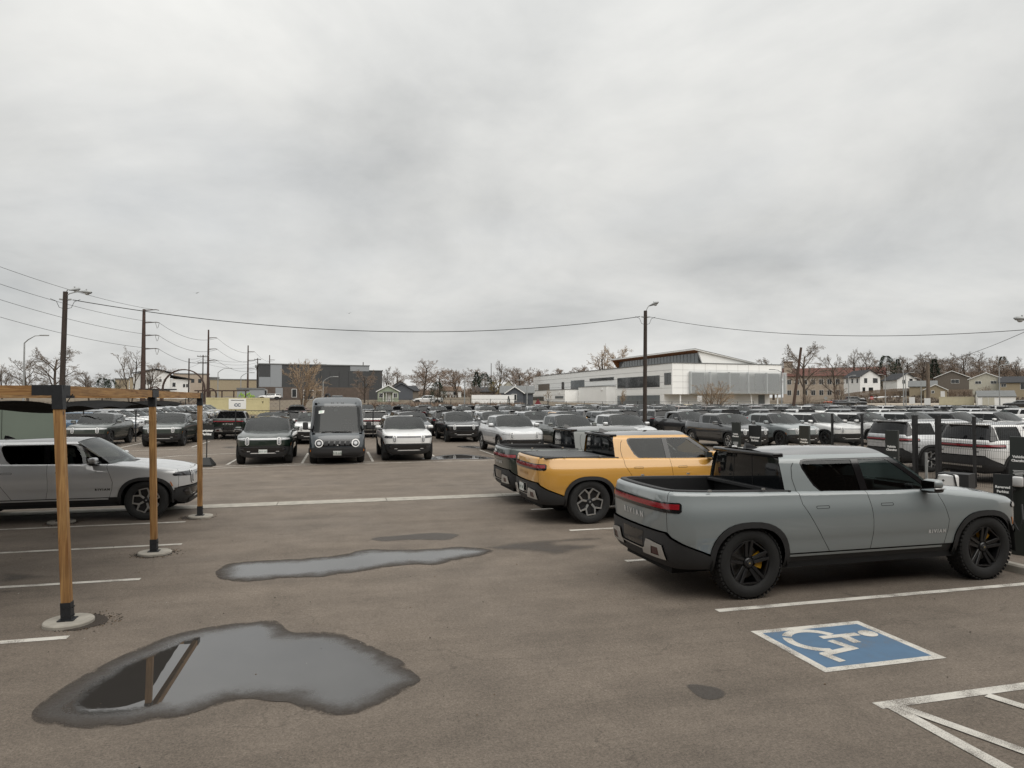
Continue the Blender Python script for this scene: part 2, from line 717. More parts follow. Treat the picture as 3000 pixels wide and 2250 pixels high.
def face_up(g, up=(0, 0, 1)):
    V, F, N = g
    N = np.array(N)
    s = np.sign((N @ np.array(up)).sum()) or 1
    N = N * s
    F2 = []
    V = np.array(V)
    for f in F:
        fn = np.cross(V[f[1]] - V[f[0]], V[f[2]] - V[f[0]])
        F2.append(f if np.dot(fn, N[f[0]]) >= 0 else f[::-1])
    return V, F2, N


def mb_geo(mb, smooth=False):
    """flat shaded geometry from an MB (vertices split per face)"""
    V, F, N = [], [], []
    for f in mb.F:
        p = [Vector(mb.V[i]) for i in f]
        n = Vector((0, 0, 0))
        for i in range(1, len(p) - 1):
            n += (p[i] - p[0]).cross(p[i + 1] - p[0])
        n = n.normalized() if n.length > 1e-12 else Vector((0, 0, 1))
        k = len(V)
        V += [tuple(q) for q in p]
        N += [tuple(n)] * len(p)
        F.append(tuple(range(k, k + len(p))))
    return V, F, N


def rbox(x0, x1, y0, y1, z0, z1, r=0.03, seg=3):
    """box with rounded edges"""
    bm = bmesh.new()
    bmesh.ops.create_cube(bm, size=1)
    for v in bm.verts:
        v.co = Vector(((x0 + x1) / 2 + v.co.x * (x1 - x0), (y0 + y1) / 2 + v.co.y * (y1 - y0), (z0 + z1) / 2 + v.co.z * (z1 - z0)))
    bmesh.ops.bevel(bm, geom=bm.edges[:] + bm.verts[:], offset=r, segments=seg, profile=0.5, affect='EDGES')
    bm.normal_update()
    bm.verts.index_update()
    V = [tuple(v.co) for v in bm.verts]
    N = [tuple(v.normal) for v in bm.verts]
    F = [tuple(v.index for v in f.verts) for f in bm.faces]
    bm.free()
    return V, F, N


def xform(g, M):
    R = M.to_3x3()
    return [tuple(M @ Vector(v)) for v in g[0]], g[1], [tuple((R @ Vector(n)).normalized()) for n in g[2]]


_txt = {}


def text_flat(body, size, align='CENTER', extrude=0.0, bold=0.0):
    key = (body, size, align, extrude, bold)
    if key in _txt:
        return _txt[key]
    cu = bpy.data.curves.new('lettering', 'FONT')
    cu.body = body
    cu.size = size
    cu.align_x = align
    cu.align_y = 'CENTER'
    cu.extrude = extrude
    cu.offset = bold
    cu.resolution_u = 2
    cu.space_line = 0.9
    o = bpy.data.objects.new('lettering', cu)
    C.objects.link(o)
    dg = bpy.context.evaluated_depsgraph_get()
    me = bpy.data.meshes.new_from_object(o.evaluated_get(dg))
    V = [tuple(v.co) for v in me.vertices]
    F = [tuple(p.vertices) for p in me.polygons]
    bpy.data.objects.remove(o)
    bpy.data.curves.remove(cu)
    bpy.data.meshes.remove(me)
    _txt[key] = (V, F)
    return V, F


def text_on(mapf, body, size, s0, z0, off=0.008, flip=False, wide=1.0, bold=0.0):
    V, F = text_flat(body, size, bold=bold)
    P = np.array([(s0 + (-v[0] if flip else v[0]) * wide, z0 + v[1]) for v in V])
    X, N = mapf(P, off)
    F2 = []
    for f in F:
        fn = np.cross(X[f[1]] - X[f[0]], X[f[2]] - X[f[0]])
        F2.append(f if np.dot(fn, N[f[0]]) >= 0 else f[::-1])
    return [tuple(v) for v in X], F2, [tuple(n) for n in N]


# ------------------------------------------------ wheels (axis along y, outer face +y)
def wheel_parts(style, R=0.435, W=0.29):
    """list of (name, geo mesh) for one wheel, tyre first"""
    hw_ = W / 2
    rim = 0.285
    tread = MB()
    prof = [(rim - 0.01, hw_ - 0.035), (rim + 0.015, hw_ - 0.012), (rim + 0.05, hw_ - 0.002), (R - 0.06, hw_), (R - 0.025, hw_ - 0.012), (R - 0.006, hw_ - 0.04), (R, hw_ - 0.075),
            (R, 0.0), (R, -hw_ + 0.075), (R - 0.006, -hw_ + 0.04), (R - 0.025, -hw_ + 0.012), (rim + 0.05, -hw_), (rim - 0.02, -hw_ + 0.03)]
    tread.lathe(prof[::-1], 44, 0, 'y')
    if style == 'black':
        # tread lugs of the all-terrain tyre
        for k in range(48):
            for row, (yy, wd) in enumerate(((hw_ - 0.03, 0.045), (0.055, 0.05), (-0.02, 0.05), (-hw_ + 0.06, 0.05))):
                a = 2 * math.pi * (k + 0.5 * (row % 2)) / 48
                c, s = math.cos(a), math.sin(a)
                t = Vector((-s, 0, c))
                n = Vector((c, 0, s))
                o = n * (R - 0.012) + Vector((0, yy, 0))
                h = 0.018
                ha = 0.018
                V = []
                for dz in (0, h):
                    for (da, dy) in ((-ha, -wd / 2), (ha, -wd / 2), (ha, wd / 2), (-ha, wd / 2)):
                        sk = dy * 0.35
                        V.append(o + n * dz + t * (da + sk) * (0.85 if dz else 1) + Vector((0, dy * (0.9 if dz else 1), 0)))
                tread.add(V, [(4, 5, 6, 7), (0, 1, 5, 4), (1, 2, 6, 5), (2, 3, 7, 6), (3, 0, 4, 7)])
    tyre = tread.mesh('wheel', M_TYRE, True, 35)
    parts = []
    # barrel and dish
    b = MB()
    b.lathe([(rim, hw_ - 0.035), (rim - 0.012, hw_ - 0.03), (rim - 0.02, hw_ - 0.05), (rim - 0.028, -hw_ + 0.05)], 36, 0, 'y')
    barrel = b.mesh('rim_barrel', M_RIMD if style != 'silver' else M_RIMG, True, 30)
    parts.append(('rim_barrel', barrel))
    d = MB()
    d.lathe([(0.05, 0.0), (0.205, 0.0), (0.205, -0.02), (0.05, -0.02)], 28, 0, 'y')
    parts.append(('brake_disc', d.mesh('brake_disc', M_DISC, True, 30)))
    cmb = MB()
    cmb.prism([(0.12 * math.cos(a), 0.12 * math.sin(a)) for a in np.linspace(2.55, 3.6, 6)] + [(0.215 * math.cos(a), 0.215 * math.sin(a)) for a in np.linspace(3.6, 2.55, 6)], 'y', 0.012, 0.05)
    parts.append(('brake_caliper', cmb.mesh('brake_caliper', M_CALI)))
    sp = MB()
    yo = hw_ - 0.028
    RR = rim - 0.008

    def bar(a0, r0, a1, r1, w0, w1, y0, y1, th, m=0):
        p, q = Vector((r0 * math.cos(a0), r0 * math.sin(a0))), Vector((r1 * math.cos(a1), r1 * math.sin(a1)))
        t = (q - p).normalized()
        n = Vector((-t.y, t.x))
        V = []
        for (pp, ww, yy) in ((p, w0, y0), (q, w1, y1)):
            for (dy, k) in ((0, 1), (-0.006, 1.25), (-th, 1.25)):
                for sgn in (1, -1):
                    c = pp + n * sgn * ww / 2 * k
                    V.append((c.x, yy + dy, c.y))
        # order: per end: 0,1 top; 2,3 shoulder; 4,5 bottom
        sp.add(V, [(0, 1, 7, 6), (0, 6, 8, 2), (2, 8, 10, 4), (1, 3, 9, 7), (3, 5, 11, 9), (4, 10, 11, 5), (6, 7, 9, 8), (8, 9, 11, 10), (0, 2, 3, 1), (2, 4, 5, 3)], m)
    T = 2 * math.pi / 5
    if style in ('silver', 'mixed'):
        for k in range(5):
            a = math.pi / 2 + k * T
            bar(a, 0.055, a, 0.165, 0.036, 0.032, yo - 0.03, yo - 0.014, 0.03)
            for sg in (1, -1):
                bar(a, 0.158, a + sg * 0.33, RR - 0.004, 0.030, 0.024, yo - 0.014, yo, 0.03)
            # outer link between the arms of neighbouring spokes
            bar(a + 0.33, RR - 0.012, a + T - 0.33, RR - 0.012, 0.018, 0.018, yo - 0.002, yo - 0.002, 0.02)
        # dark infill blades
        for k in range(5):
            a = math.pi / 2 + k * T + T / 2
            bar(a - 0.36, 0.13, a - 0.2, RR - 0.02, 0.03, 0.03, yo - 0.04, yo - 0.025, 0.015, 1)
            bar(a + 0.36, 0.13, a + 0.2, RR - 0.02, 0.03, 0.03, yo - 0.04, yo - 0.025, 0.015, 1)
            bar(a, 0.06, a, RR - 0.05, 0.06, 0.12, yo - 0.05, yo - 0.04, 0.012, 1)
    else:
        for k in range(5):
            a = math.pi / 2 + k * T
            for sg in (1, -1):
                bar(a + sg * 0.30, 0.075, a + sg * 0.16, RR - 0.004, 0.034, 0.03, yo - 0.03, yo, 0.03)
            bar(a, 0.08, a, RR - 0.01, 0.05, 0.05, yo - 0.05, yo - 0.03, 0.02)
            bar(a + 0.24, RR - 0.012, a + T - 0.24, RR - 0.012, 0.014, 0.014, yo - 0.004, yo - 0.004, 0.02)
    sp.lathe([(0.0, yo - 0.012), (0.05, yo - 0.014), (0.062, yo - 0.026), (0.07, yo - 0.06)], 20, 1, 'y')
    mats = [M_RIMS, M_RIMD] if style == 'silver' else ([M_RIMG, M_RIMD] if style == 'mixed' else [M_RIMD, M_RIMD])
    parts.append(('spokes', sp.mesh('spokes', mats)))
    cp = MB()
    cp.lathe([(0.0, yo - 0.004), (0.028, yo - 0.005), (0.032, yo - 0.013)], 16, 0, 'y')
    parts.append(('hub_cap', cp.mesh('hub_cap', M_RIMG, True, 40)))
    bd = MB()
    q = 0.012
    bd.prism([(0, -q), (q, 0), (0, q), (-q, 0)], 'y', yo - 0.0045, yo - 0.002)
    parts.append(('badge', bd.mesh('badge', M_LETTERS if style != 'black' else mat('badge_gold', (0.5, 0.4, 0.2), 0.4, metal=0.5))))
    return tyre, parts


WHEELS = {}


def wheel(style):
    if style not in WHEELS:
        WHEELS[style] = wheel_parts(style)
    return WHEELS[style]


def low_wheel(style):
    key = 'low_' + style
    if key not in WHEELS:
        m = MB()
        R, h = 0.435, 0.145
        m.lathe([(0.28, -h), (R - 0.05, -h), (R, -h + 0.05), (R, h - 0.05), (R - 0.05, h), (0.28, h), (0.27, h - 0.03), (0.0, h - 0.05)][::1], 20, 0, 'y')
        mm = MB()
        for k in range(5):
            a = math.pi / 2 + k * 2 * math.pi / 5
            c, s = math.cos(a), math.sin(a)
            for w in (0.03,):
                mm.add([(0.05 * c - w * s, h - 0.03, 0.05 * s + w * c), (0.05 * c + w * s, h - 0.03, 0.05 * s - w * c), (0.27 * c + w * s, h - 0.02, 0.27 * s - w * c), (0.27 * c - w * s, h - 0.02, 0.27 * s + w * c)], [(0, 1, 2, 3)])
        WHEELS[key] = (m.mesh('wheel', M_TYRE, True, 40), mm.mesh('spokes', M_RIMS if style == 'silver' else M_RIMG))
    return WHEELS[key]


# ------------------------------------------------ the pickup and the estate built on the same front
class CarSpec:
    def __init__(self, kind, fine):
        self.kind, self.fine = kind, fine
        self.parts = []       # (name, geo, material or 'P', parent part index or None, keep in the far version)
        truck = kind == 'truck'
        self.hw = hw = 1.82 if truck else 1.63
        self.xr = xr = -(hw + (1.10 if truck else 1.08))
        self.step = (0.08, 0.06) if fine else (0.3, 0.16)
        self.build(truck, hw, xr)

    def add(self, name, geo, m, parent=None):
        self.parts.append([name, geo, m, parent])
        return len(self.parts) - 1

    def build(self, truck, hw, xr):
        dx, dz = self.step
        fine = self.fine
        X = lambda x: x - 1.82 + hw          # cab coordinates follow the front axle
        plan = [(hw + .88, 0), (hw + .873, .30), (hw + .845, .55), (hw + .77, .75), (hw + .63, .895), (hw + .41, .98), (hw + .1, 1.022), (hw - .5, 1.035), (0, 1.04),
                (-hw + .4, 1.042), (-hw - .3, 1.035), (xr + .45, 1.005), (xr + .24, .94), (xr + .10, .83), (xr + .04, .66), (xr + .01, .35), (xr, 0)]
        side = [(.28, .16), (.36, .11), (.44, .06), (.52, .035), (.60, .026), (.69, .018), (.74, .006), (.85, 0), (.98, .002), (1.06, .012), (1.13, .034), (1.2, .062), (1.3, .095), (1.4, .12)]
        front = [(.28, .14), (.40, .05), (.55, .012), (.75, 0), (.95, .004), (1.05, .03), (1.2, .1)]
        rear = [(.36, .16), (.46, .06), (.60, .03), (.8, .03), (.95, .014), (1.1, 0), (1.2, .012), (1.34, .04)]
        if truck:
            zt = [(hw + .9, 1.045), (hw + .75, 1.07), (hw + .5, 1.12), (hw, 1.185), (hw - .5, 1.225), (hw - .8, 1.245), (0, 1.262), (-1.3, 1.285), (xr + .3, 1.315), (xr, 1.32)]
            rd = [(hw + .9, .11), (hw + .4, .11), (hw - .4, .075), (hw - .8, .05), (-1.3, .045), (xr, .05)]
        else:
            zt = [(hw + .9, 1.045), (hw + .75, 1.07), (hw + .5, 1.12), (hw, 1.185), (hw - .5, 1.225), (hw - .8, 1.245), (0, 1.262), (xr, 1.285)]
            rd = [(hw + .9, .11), (hw + .4, .11), (hw - .4, .075), (hw - .8, .05), (-1.3, .04), (xr, .04)]
        W = self.W = Wrap(plan, side, front, rear, zt, rd)
        S, L = W.S, W.L
        def cuts(poly):
            z0, z1 = min(p[1] for p in poly), max(p[1] for p in poly)
            if not fine or z1 < 1.0 or z1 - z0 < .15:
                return None
            return [z for z in [z0 + (1.0 - z0) * i / max(1, round((1.0 - z0) / dz)) for i in range(1, max(2, round((1.0 - z0) / dz)))] if z < 1.0] + [z for z in np.arange(1.0, z1 - .004, .02) if z > z0 + .004]
        pan = lambda poly, off=0.0, thick=.014, mirror=False, holes=(), k=1.0: panel(W.map, poly, holes, off, thick, dx * k, dz * k, mirror, None, cuts(poly))
        gap = .0035 if fine else .0005

        def both(name, poly, m, off=0.0, thick=.014, holes=(), g=gap, parent=(None, None)):
            p = inset_poly(poly, g) if g else poly
            a = panel(W.map, p, holes, off, thick, dx, dz, False, None, cuts(p))
            b = ([(x, -y, z) for x, y, z in a[0]], [f[::-1] for f in a[1]], [(x, -y, z) for x, y, z in a[2]])
            return self.add(name, a, m, parent[0]), self.add(name, b, m, parent[1])

        def arch(cx, rx, rz, z0, z1, n=18, cz=.42, ex=2.5):
            """points of the arch opening from behind (cx-rx) over the top to the front"""
            out = []
            for k in range(n + 1):
                a = math.pi - math.pi * k / n
                c, s = math.cos(a), math.sin(a)
                out.append((cx + rx * math.copysign(abs(c) ** (2 / ex), c), cz + rz * abs(s) ** (2 / ex)))
            first, last = out[0], out[-1]
            return [(first[0], z0)] + [p for p in out if True][1:-1] + [(last[0], z1)]
        # ---------- lower body panels (s, z)
        xs_f = hw + .62                     # fascia / fender seam
        E = S(xs_f)
        top = lambda s: float(W.zmax(np.array([s]))[0])
        tops = lambda a, b, n: [(s, top(s)) for s in np.linspace(a, b, n)]
        # front fascia
        fas = [(e, .72 if abs(e) < .95 else .70) for e in np.linspace(-E, E, 9)] + tops(E, -E, 15)
        g = pan(inset_poly(fas, gap))
        fascia = self.add('front_fascia', g, 'P')
        # fender
        fd = [(S(X(1.05)), top(S(X(1.05)))), (S(X(1.06)), 1.16), (S(X(1.13)), 1.0), (S(X(1.18)), .85), (S(X(1.165)), .70), (S(X(1.12)), .525)]
        fa = arch(hw, .53, .50, .525, .62)
        fend = tops(S(xs_f), S(X(1.05)), 9) + fd[1:] + [(S(p[0]), p[1]) for p in fa] + [(S(xs_f + .0), .70)]
        both('fender', fend, 'P')
        # doors
        bp = [(S(X(-.07)), top(S(X(-.07)))), (S(X(-.03)), .9), (S(X(-.03)), .72), (S(X(-.06)), .525)]
        fdoor = tops(S(X(1.05)), S(X(-.07)), 5) + bp[1:] + fd[1:][::-1]
        i1, i2 = both('front_door', fdoor, 'P')
        self.fd = (i1, i2)
        if truck:
            rdl = [(S(X(-1.09)), top(S(X(-1.09)))), (S(X(-1.07)), 1.13), (S(X(-1.0)), 1.02), (S(X(-.86)), .80), (S(X(-.68)), .525)]
        else:
            ra = arch(-hw, .53, .50, .62, .525)
            rdl = [(S(X(-1.02)), top(S(X(-1.02)))), (S(X(-1.0)), 1.05)] + [(S(p[0]), p[1]) for p in ra[::-1] if p[0] > -hw + .30 and p[1] > .54][::-1][0:0] + [(S(X(-.97)), .93), (S(X(-.90)), .80), (S(X(-.86)), .66), (S(X(-.84)), .525)]
        rdoor = tops(S(X(-.07)), rdl[0][0], 5) + rdl[1:] + bp[1:][::-1]
        j1, j2 = both('rear_door', rdoor, 'P')
        self.rd_ = (j1, j2)
        # quarter panel up to the tailgate seam
        e_t = .80
        ra = arch(-hw, .53, .50, .58, .525)
        q = tops(rdl[0][0], L - e_t, 14) + [(L - e_t, .82), (L - .86, .77), (L - 1.03, .69), (L - 1.25, .61), (S(-hw - .53), .565)] + [(S(p[0]), p[1]) for p in ra[1:]] + rdl[1:][::-1]
        # keep only the part in front of the arch when the door already covers it
        both('rear_quarter', q, 'P')
        # tailgate
        tg = [(L - e_t, .82), (L + e_t, .82)] + tops(L + e_t, L - e_t, 9)
        tail = self.add('tailgate' if truck else 'hatch', pan(inset_poly(tg, gap)), 'P')
        # sill strip and rocker
        both('sill_strip', [(S(X(1.10)), .475), (S(X(1.10)), .512), (S(-hw + .55), .512), (S(-hw + .55), .475)], 'P', -.004)
        both('rocker', [(S(hw - .50), .33), (S(hw - .50), .52), (S(-hw + .50), .52), (S(-hw + .50), .33)], M_CLAD, -.018)
        # wheel arch cladding
        for cx in (hw, -hw):
            o = arch(cx, .555, .525, .40, .40)
            i = arch(cx, .485, .455, .36, .36)
            ring = [(S(p[0]), p[1]) for p in o] + [(S(p[0]), p[1]) for p in i[::-1]]
            both('wheel_arch', ring, M_CLAD, .016, .05, g=0)
        # bumpers
        Eb = S(hw + .545)
        fb = [(e, z) for e, z in ((-Eb, .44), (-.95, .36), (-.6, .29), (.6, .29), (.95, .36), (Eb, .44), (Eb, .69), (.95, .695), (.5, .715), (-.5, .715), (-.95, .695), (-Eb, .69))]
        bump = self.add('front_bumper', pan(inset_poly(fb, gap), .012, .06), M_CLAD)
        self.add('air_intake', pan([(-.78, .50), (.78, .50), (.86, .60), (.80, .665), (-.80, .665), (-.86, .60)], .018, .004), M_GLOSSB, bump)
        self.add('skid_plate', pan([(-.62, .33), (.62, .33), (.66, .43), (.46, .445), (.40, .475), (-.40, .475), (-.46, .445), (-.66, .43)], .026, .02), M_CLAD, bump)
        self.add('bumper_accent', pan([(-.47, .447), (.47, .447), (.41, .478), (-.41, .478)], .032, .02), M_WSILV, bump)
        for sg in (1, -1):
            self.add('fog_light', pan([(sg * .52 - .06, .515), (sg * .52 + .06, .515), (sg * .52 + .055, .535), (sg * .52 - .055, .535)], .03, .015), M_WSILV, bump)
            self.add('intake_lens', pan([(sg * .78 - .10, .585), (sg * .78 + .10, .585), (sg * .78 + .09, .625), (sg * .78 - .09, .625)], .028, .015), M_LENSD, bump)
        Er = L - S(-hw - .545)
        if truck:
            rb = [(-Er, .40), (-1.0, .40), (-.6, .42), (.6, .42), (1.0, .40), (Er, .40), (Er, .555), (1.25, .60), (1.03, .68), (.86, .76), (.78, .815), (-.78, .815), (-.86, .76), (-1.03, .68), (-1.25, .60), (-Er, .555)]
        else:
            rb = [(-Er, .40), (-1.0, .38), (-.6, .38), (.6, .38), (1.0, .38), (Er, .40), (Er, .555), (1.2, .60), (1.03, .70), (.86, .76), (.78, .80), (-.78, .80), (-.86, .76), (-1.03, .70), (-1.2, .60), (-Er, .555)]
        rbump = self.add('rear_bumper', pan([(L + a, b) for a, b in inset_poly(rb, gap)], .03, .08), M_CLAD)
        if truck:
            for sg in (1, -1):
                ins = [(.30, .50), (.80, .50), (.74, .66), (.50, .685), (.40, .685), (.345, .575), (.30, .56)]
                if sg < 0:
                    ins = [(-a, b) for a, b in ins[::-1]]
                hole = [(sg * a, b) for a, b in ((.50, .53), (.68, .53), (.66, .62), (.52, .62))]
                if sg < 0:
                    hole = hole[::-1]
                self.add('bumper_insert', pan([(L + a, b) for a, b in ins], .052, .03, holes=[[(L + a, b) for a, b in hole]]), M_SILV, rbump)
                self.add('reflector', pan([(L + a, b) for a, b in hole], .046, .01), mat('reflector_red', (.045, .008, .008), .3, coat=.5), rbump)
            self.add('bumper_line', pan([(L + a, b) for a, b in ((-.31, .545), (.31, .545), (.31, .56), (-.31, .56))], .05, .02), M_SILV, rbump)
            self.add('plate_recess', pan([(L + a, b) for a, b in ((-.28, .575), (.28, .575), (.30, .76), (-.30, .76))], .034, .003), M_GLOSSB, rbump)
        else:
            self.add('bumper_line', pan([(L + a, b) for a, b in ((-.70, .50), (.70, .50), (.72, .545), (-.72, .545))], .045, .02), M_SILV, rbump)
        # lights
        if truck:
            tl0, tl1, xe = 1.075, 1.175, S(-hw - .885)
        else:
            tl0, tl1, xe = 1.06, 1.15, S(xr + .62)
        Et = L - xe
        bez = [(L - Et, tl0 + .01), (L - Et + .03, tl0 - .012), (L + Et - .03, tl0 - .012), (L + Et, tl0 + .01), (L + Et, tl1 - .01), (L + Et - .03, tl1 + .012), (L - Et + .03, tl1 + .012), (L - Et, tl1 - .01)]
        tb = self.add('tail_light', pan(bez, .006, .01), M_GLOSSB)
        self.add('tail_lens', pan([(L - Et + .03, tl0 + .03), (L + Et - .03, tl0 + .03), (L + Et - .03, tl1 - .008), (L - Et + .03, tl1 - .008)], .011, .006), M_RED, tb)
        # front light bar
        e_h = S(hw + .52)
        for sg in (1, -1):
            hb = [(.66, .945), (e_h - .02, .962), (e_h, .985), (e_h - .05, 1.018), (.66, 1.03)]
            if sg < 0:
                hb = [(-a, b) for a, b in hb[::-1]]
            h_ = self.add('side_lamp', pan(inset_poly(hb, -.012), .006, .012), M_GLOSSB)
            self.add('lamp_lens', pan(hb, .012, .01), 'LENS', h_)
            c1 = capsule(sg * .575, .905, .150, .300)
            c2 = capsule(sg * .575, .905, .096, .250)
            st = self.add('headlight', pan(c1, .016, .03, holes=[c2[::-1]]), M_WSILV)
            self.add('headlight_lens', pan(c2, .010, .01), M_LENSD, st)
            c3 = capsule(sg * .575, .905, .044, .19)
            self.add('headlight_core', pan(c3, .017, .01), M_LENS, st)
        self.add('light_bar', pan([(-.49, .955), (.49, .955), (.49, 1.022), (-.49, 1.022)], .010, .014), 'LENS')
        self.add('fascia_inset', pan([(-.47, .80), (.47, .80), (.49, .84), (.49, .915), (-.49, .915), (-.49, .84)], .004, .006), 'P', fascia)
        # ---------- hood
        s1 = S(X(1.0))
        ss = np.concatenate([np.linspace(.0005, S(hw + .7), 10 if fine else 4), np.linspace(S(hw + .66), s1, 16 if fine else 5)])
        edge = W.pos(ss, W.zmax(ss))
        aa = np.linspace(-1, 1, 21 if fine else 7)

        def hoodf(i, a):
            x, y, z = edge[i]
            k = min(1, y / .6)
            return (x, a * y, z + .038 * k * (1 - a * a) * (1 - .4 * (1 - a * a)) + .012 * k * math.exp(-((abs(a) - .62) / .16) ** 2))
        hood = face_up(grid_geo(lambda i, a: hoodf(int(i), a), range(len(ss)), aa))
        hi = self.add('hood', ([tuple(v) for v in hood[0]], hood[1], [tuple(n) for n in hood[2]]), 'P')
        hb_ = MB()
        q_ = .022
        hb_.prism([(q_, 0), (0, q_), (-q_, 0), (0, -q_)], 'z', 0, .006)
        bx = hw + .70
        bz = float(np.interp(-bx, -edge[:, 0], edge[:, 2])) + .028
        self.add('hood_badge', mb_geo(MB().add([(v[0] + bx, v[1], v[2] + bz) for v in hb_.V], hb_.F)), M_LETTERS, hi)
        # ---------- greenhouse
        gz = [1.18, 1.25, 1.35, 1.5, 1.62, 1.68, 1.715, 1.745, 1.76]
        gy = [.948, .932, .902, .858, .817, .794, .765, .719, .69]
        gx_r = X(-1.23) if truck else xr + .16

        def gmap(P, off=0.0):
            def pos(x, z):
                y = np.interp(z, gz, gy)
                f = np.clip((x - X(.35)) / .75, 0, 2)
                r = np.clip((gx_r + .55 - x) / .55, 0, 1.4)
                y = y - .055 * f ** 2 - (.03 if truck else .06) * r ** 2
                return np.stack([x, y, z], 1)
            x, z = P[:, 0], P[:, 1]
            e = .004
            p = pos(x, z)
            n = np.cross(pos(x, z + e) - pos(x, z - e), pos(x + e, z) - pos(x - e, z))
            n /= np.linalg.norm(n, axis=1, keepdims=True) + 1e-12
            n = n * np.where(n[:, 1] < 0, -1, 1)[:, None]
            return p + n * off, n
        gzl = [1.30, 1.35, 1.42, 1.5, 1.56, 1.62, 1.65, 1.68, 1.70, 1.715, 1.73, 1.745] if fine else [1.5, 1.68, 1.715]

        def gside(name, poly, m, off=0.0, thick=.012, holes=(), parent=(None, None)):
            a = panel(gmap, poly, holes, off, thick, dx * 1.5, dz, False, None, gzl)
            b = ([(x, -y, z) for x, y, z in a[0]], [f[::-1] for f in a[1]], [(x, -y, z) for x, y, z in a[2]])
            return self.add(name, a, m, parent[0]), self.add(name, b, m, parent[1])
        Xp = lambda pts: [(X(a), b) for a, b in pts]
        ZR = 1.752
        dlo_top = 1.70
        if truck:
            dl = Xp([(-.70, 1.252), (-.76, 1.285), (-.83, 1.35), (-.885, 1.45), (-.945, 1.58), (-.955, 1.65), (-.93, 1.685), (-.87, dlo_top)])
            rail = Xp([(-1.24, 1.24), (-1.0, 1.24)]) + dl + Xp([(.375, dlo_top), (.475, 1.70), (.41, ZR), (-1.20, ZR), (-1.24, 1.66)])
            gside('cab_side', rail, 'P')
            # door seam in the pillar
            gside('door_seam', Xp([(-1.083, 1.27), (-1.09, 1.27), (-1.115, 1.45), (-1.09, 1.60), (-1.05, 1.655), (-1.045, 1.65), (-1.083, 1.595), (-1.108, 1.45)]), M_DARK, .002, 0)
            frame = [p for p in dl] + Xp([(.375, dlo_top), (.475, 1.70), (1.10, 1.235), (.60, 1.245)])
            wr = Xp([(-.13, 1.268), (-.69, 1.270), (-.745, 1.30), (-.81, 1.37), (-.865, 1.46), (-.918, 1.58), (-.925, 1.635), (-.90, 1.668), (-.84, 1.678), (-.17, 1.680)])
        else:
            gr = gx_r
            dl = Xp([(-.98, 1.245), (-1.05, dlo_top)])
            rail = Xp([(-1.05, dlo_top), (.375, dlo_top), (.475, 1.70), (.41, ZR)]) + [(gr + .30, ZR), (gr + .22, ZR - .02), (gr + .22, dlo_top)]
            gside('roof_rail', rail, 'P')
            gside('pillar', Xp([(-.955, 1.235), (-1.16, 1.235), (-1.24, 1.70), (-1.035, 1.70)]), 'P')
            gside('quarter_frame', [(gr + .27, 1.235), (gr + .30, 1.235), (gr + .275, 1.70), (gr + .245, 1.70)], 'P', .004)
            frame = Xp([(-.955, 1.24), (-1.035, dlo_top)]) + Xp([(.375, dlo_top), (.475, 1.70), (1.10, 1.235), (.60, 1.245)])
            wr = Xp([(-.13, 1.268), (-.90, 1.268), (-.945, 1.31), (-.985, 1.64), (-.955, 1.678), (-.17, 1.680)])
            wq = [(X(-1.19), 1.27), (gr + .35, 1.272), (gr + .315, 1.31), (gr + .295, 1.64), (gr + .325, 1.675), (X(-1.255), 1.678)]
            gside('quarter_trim', [(X(-1.15), 1.24), (gr + .02, 1.24), (gr + .10, 1.5), (gr + .215, ZR - .01), (X(-1.23), dlo_top)], M_GLOSSB, -.003, .012, [wq])
            gside('quarter_window', wq, M_PRIV, -.008, 0)
        wf = Xp([(-.02, 1.268), (.89, 1.262), (.915, 1.285), (.42, 1.655), (.36, 1.678), (-.06, 1.680)])
        gside('window_frame', frame, M_GLOSSB, -.002, .012, [wr, wf[::-1] if False else wf])
        fw = gside('front_window', wf, M_GLASS, -.008, 0, parent=self.fd)
        rw = gside('rear_window', wr, M_PRIV, -.008, 0, parent=self.rd_)
        # windshield
        def yG(x, z):
            return float(gmap(np.array([[x, z]]))[0][0][1])
        hs = np.linspace(0, 1, 9 if fine else 4)

        def wind(h, a, ins=0.0):
            xe, ze = X(1.10) + (X(.43) - X(1.10)) * h, 1.235 + (1.748 - 1.235) * h
            ye = yG(xe, ze)
            xc, zc = X(1.345) + (X(.545) - X(1.345)) * h, 1.238 + (1.805 - 1.238) * h
            bow = .025 * 4 * h * (1 - h)
            return (xe + (xc - xe) * (1 - a * a) + bow * .7, a * ye, ze + (zc - ze) * (1 - a * a) + bow * .6)
        g = face_up(grid_geo(lambda h, a: wind(h, a), hs, np.linspace(-.965, .965, 17 if fine else 7)), (1, 0, .5))
        self.add('windshield', ([tuple(v) for v in g[0]], g[1], [tuple(n) for n in g[2]]), M_WIND)
        gl, gr_ = [face_up(grid_geo(lambda h, a: wind(h, a), hs, np.linspace(*r, 3)), (1, 0, .5)) for r in ((-1.0, -.955), (.955, 1.0))]
        for gg in (gl, gr_):
            self.add('windshield_pillar', ([tuple(v) for v in gg[0]], gg[1], [tuple(n) for n in gg[2]]), M_GLOSSB)
        # cowl
        def cowl(h, a):
            xe = X(1.10) - .02
            p = wind(0.02, a)
            return (p[0] + .10 * h - .01, p[1] * (1 + .0 * h), 1.236 + .018 * (1 - a * a) - .012 * h)
        g = face_up(grid_geo(cowl, [0, .5, 1], np.linspace(-1, 1, 11)))
        self.add('cowl', ([tuple(v) for v in g[0]], g[1], [tuple(n) for n in g[2]]), M_BLACKP)
        # roof
        x_h, x_b = X(.42), (X(-1.23) if truck else gx_r + .20)
        lip = .05 if truck else .16

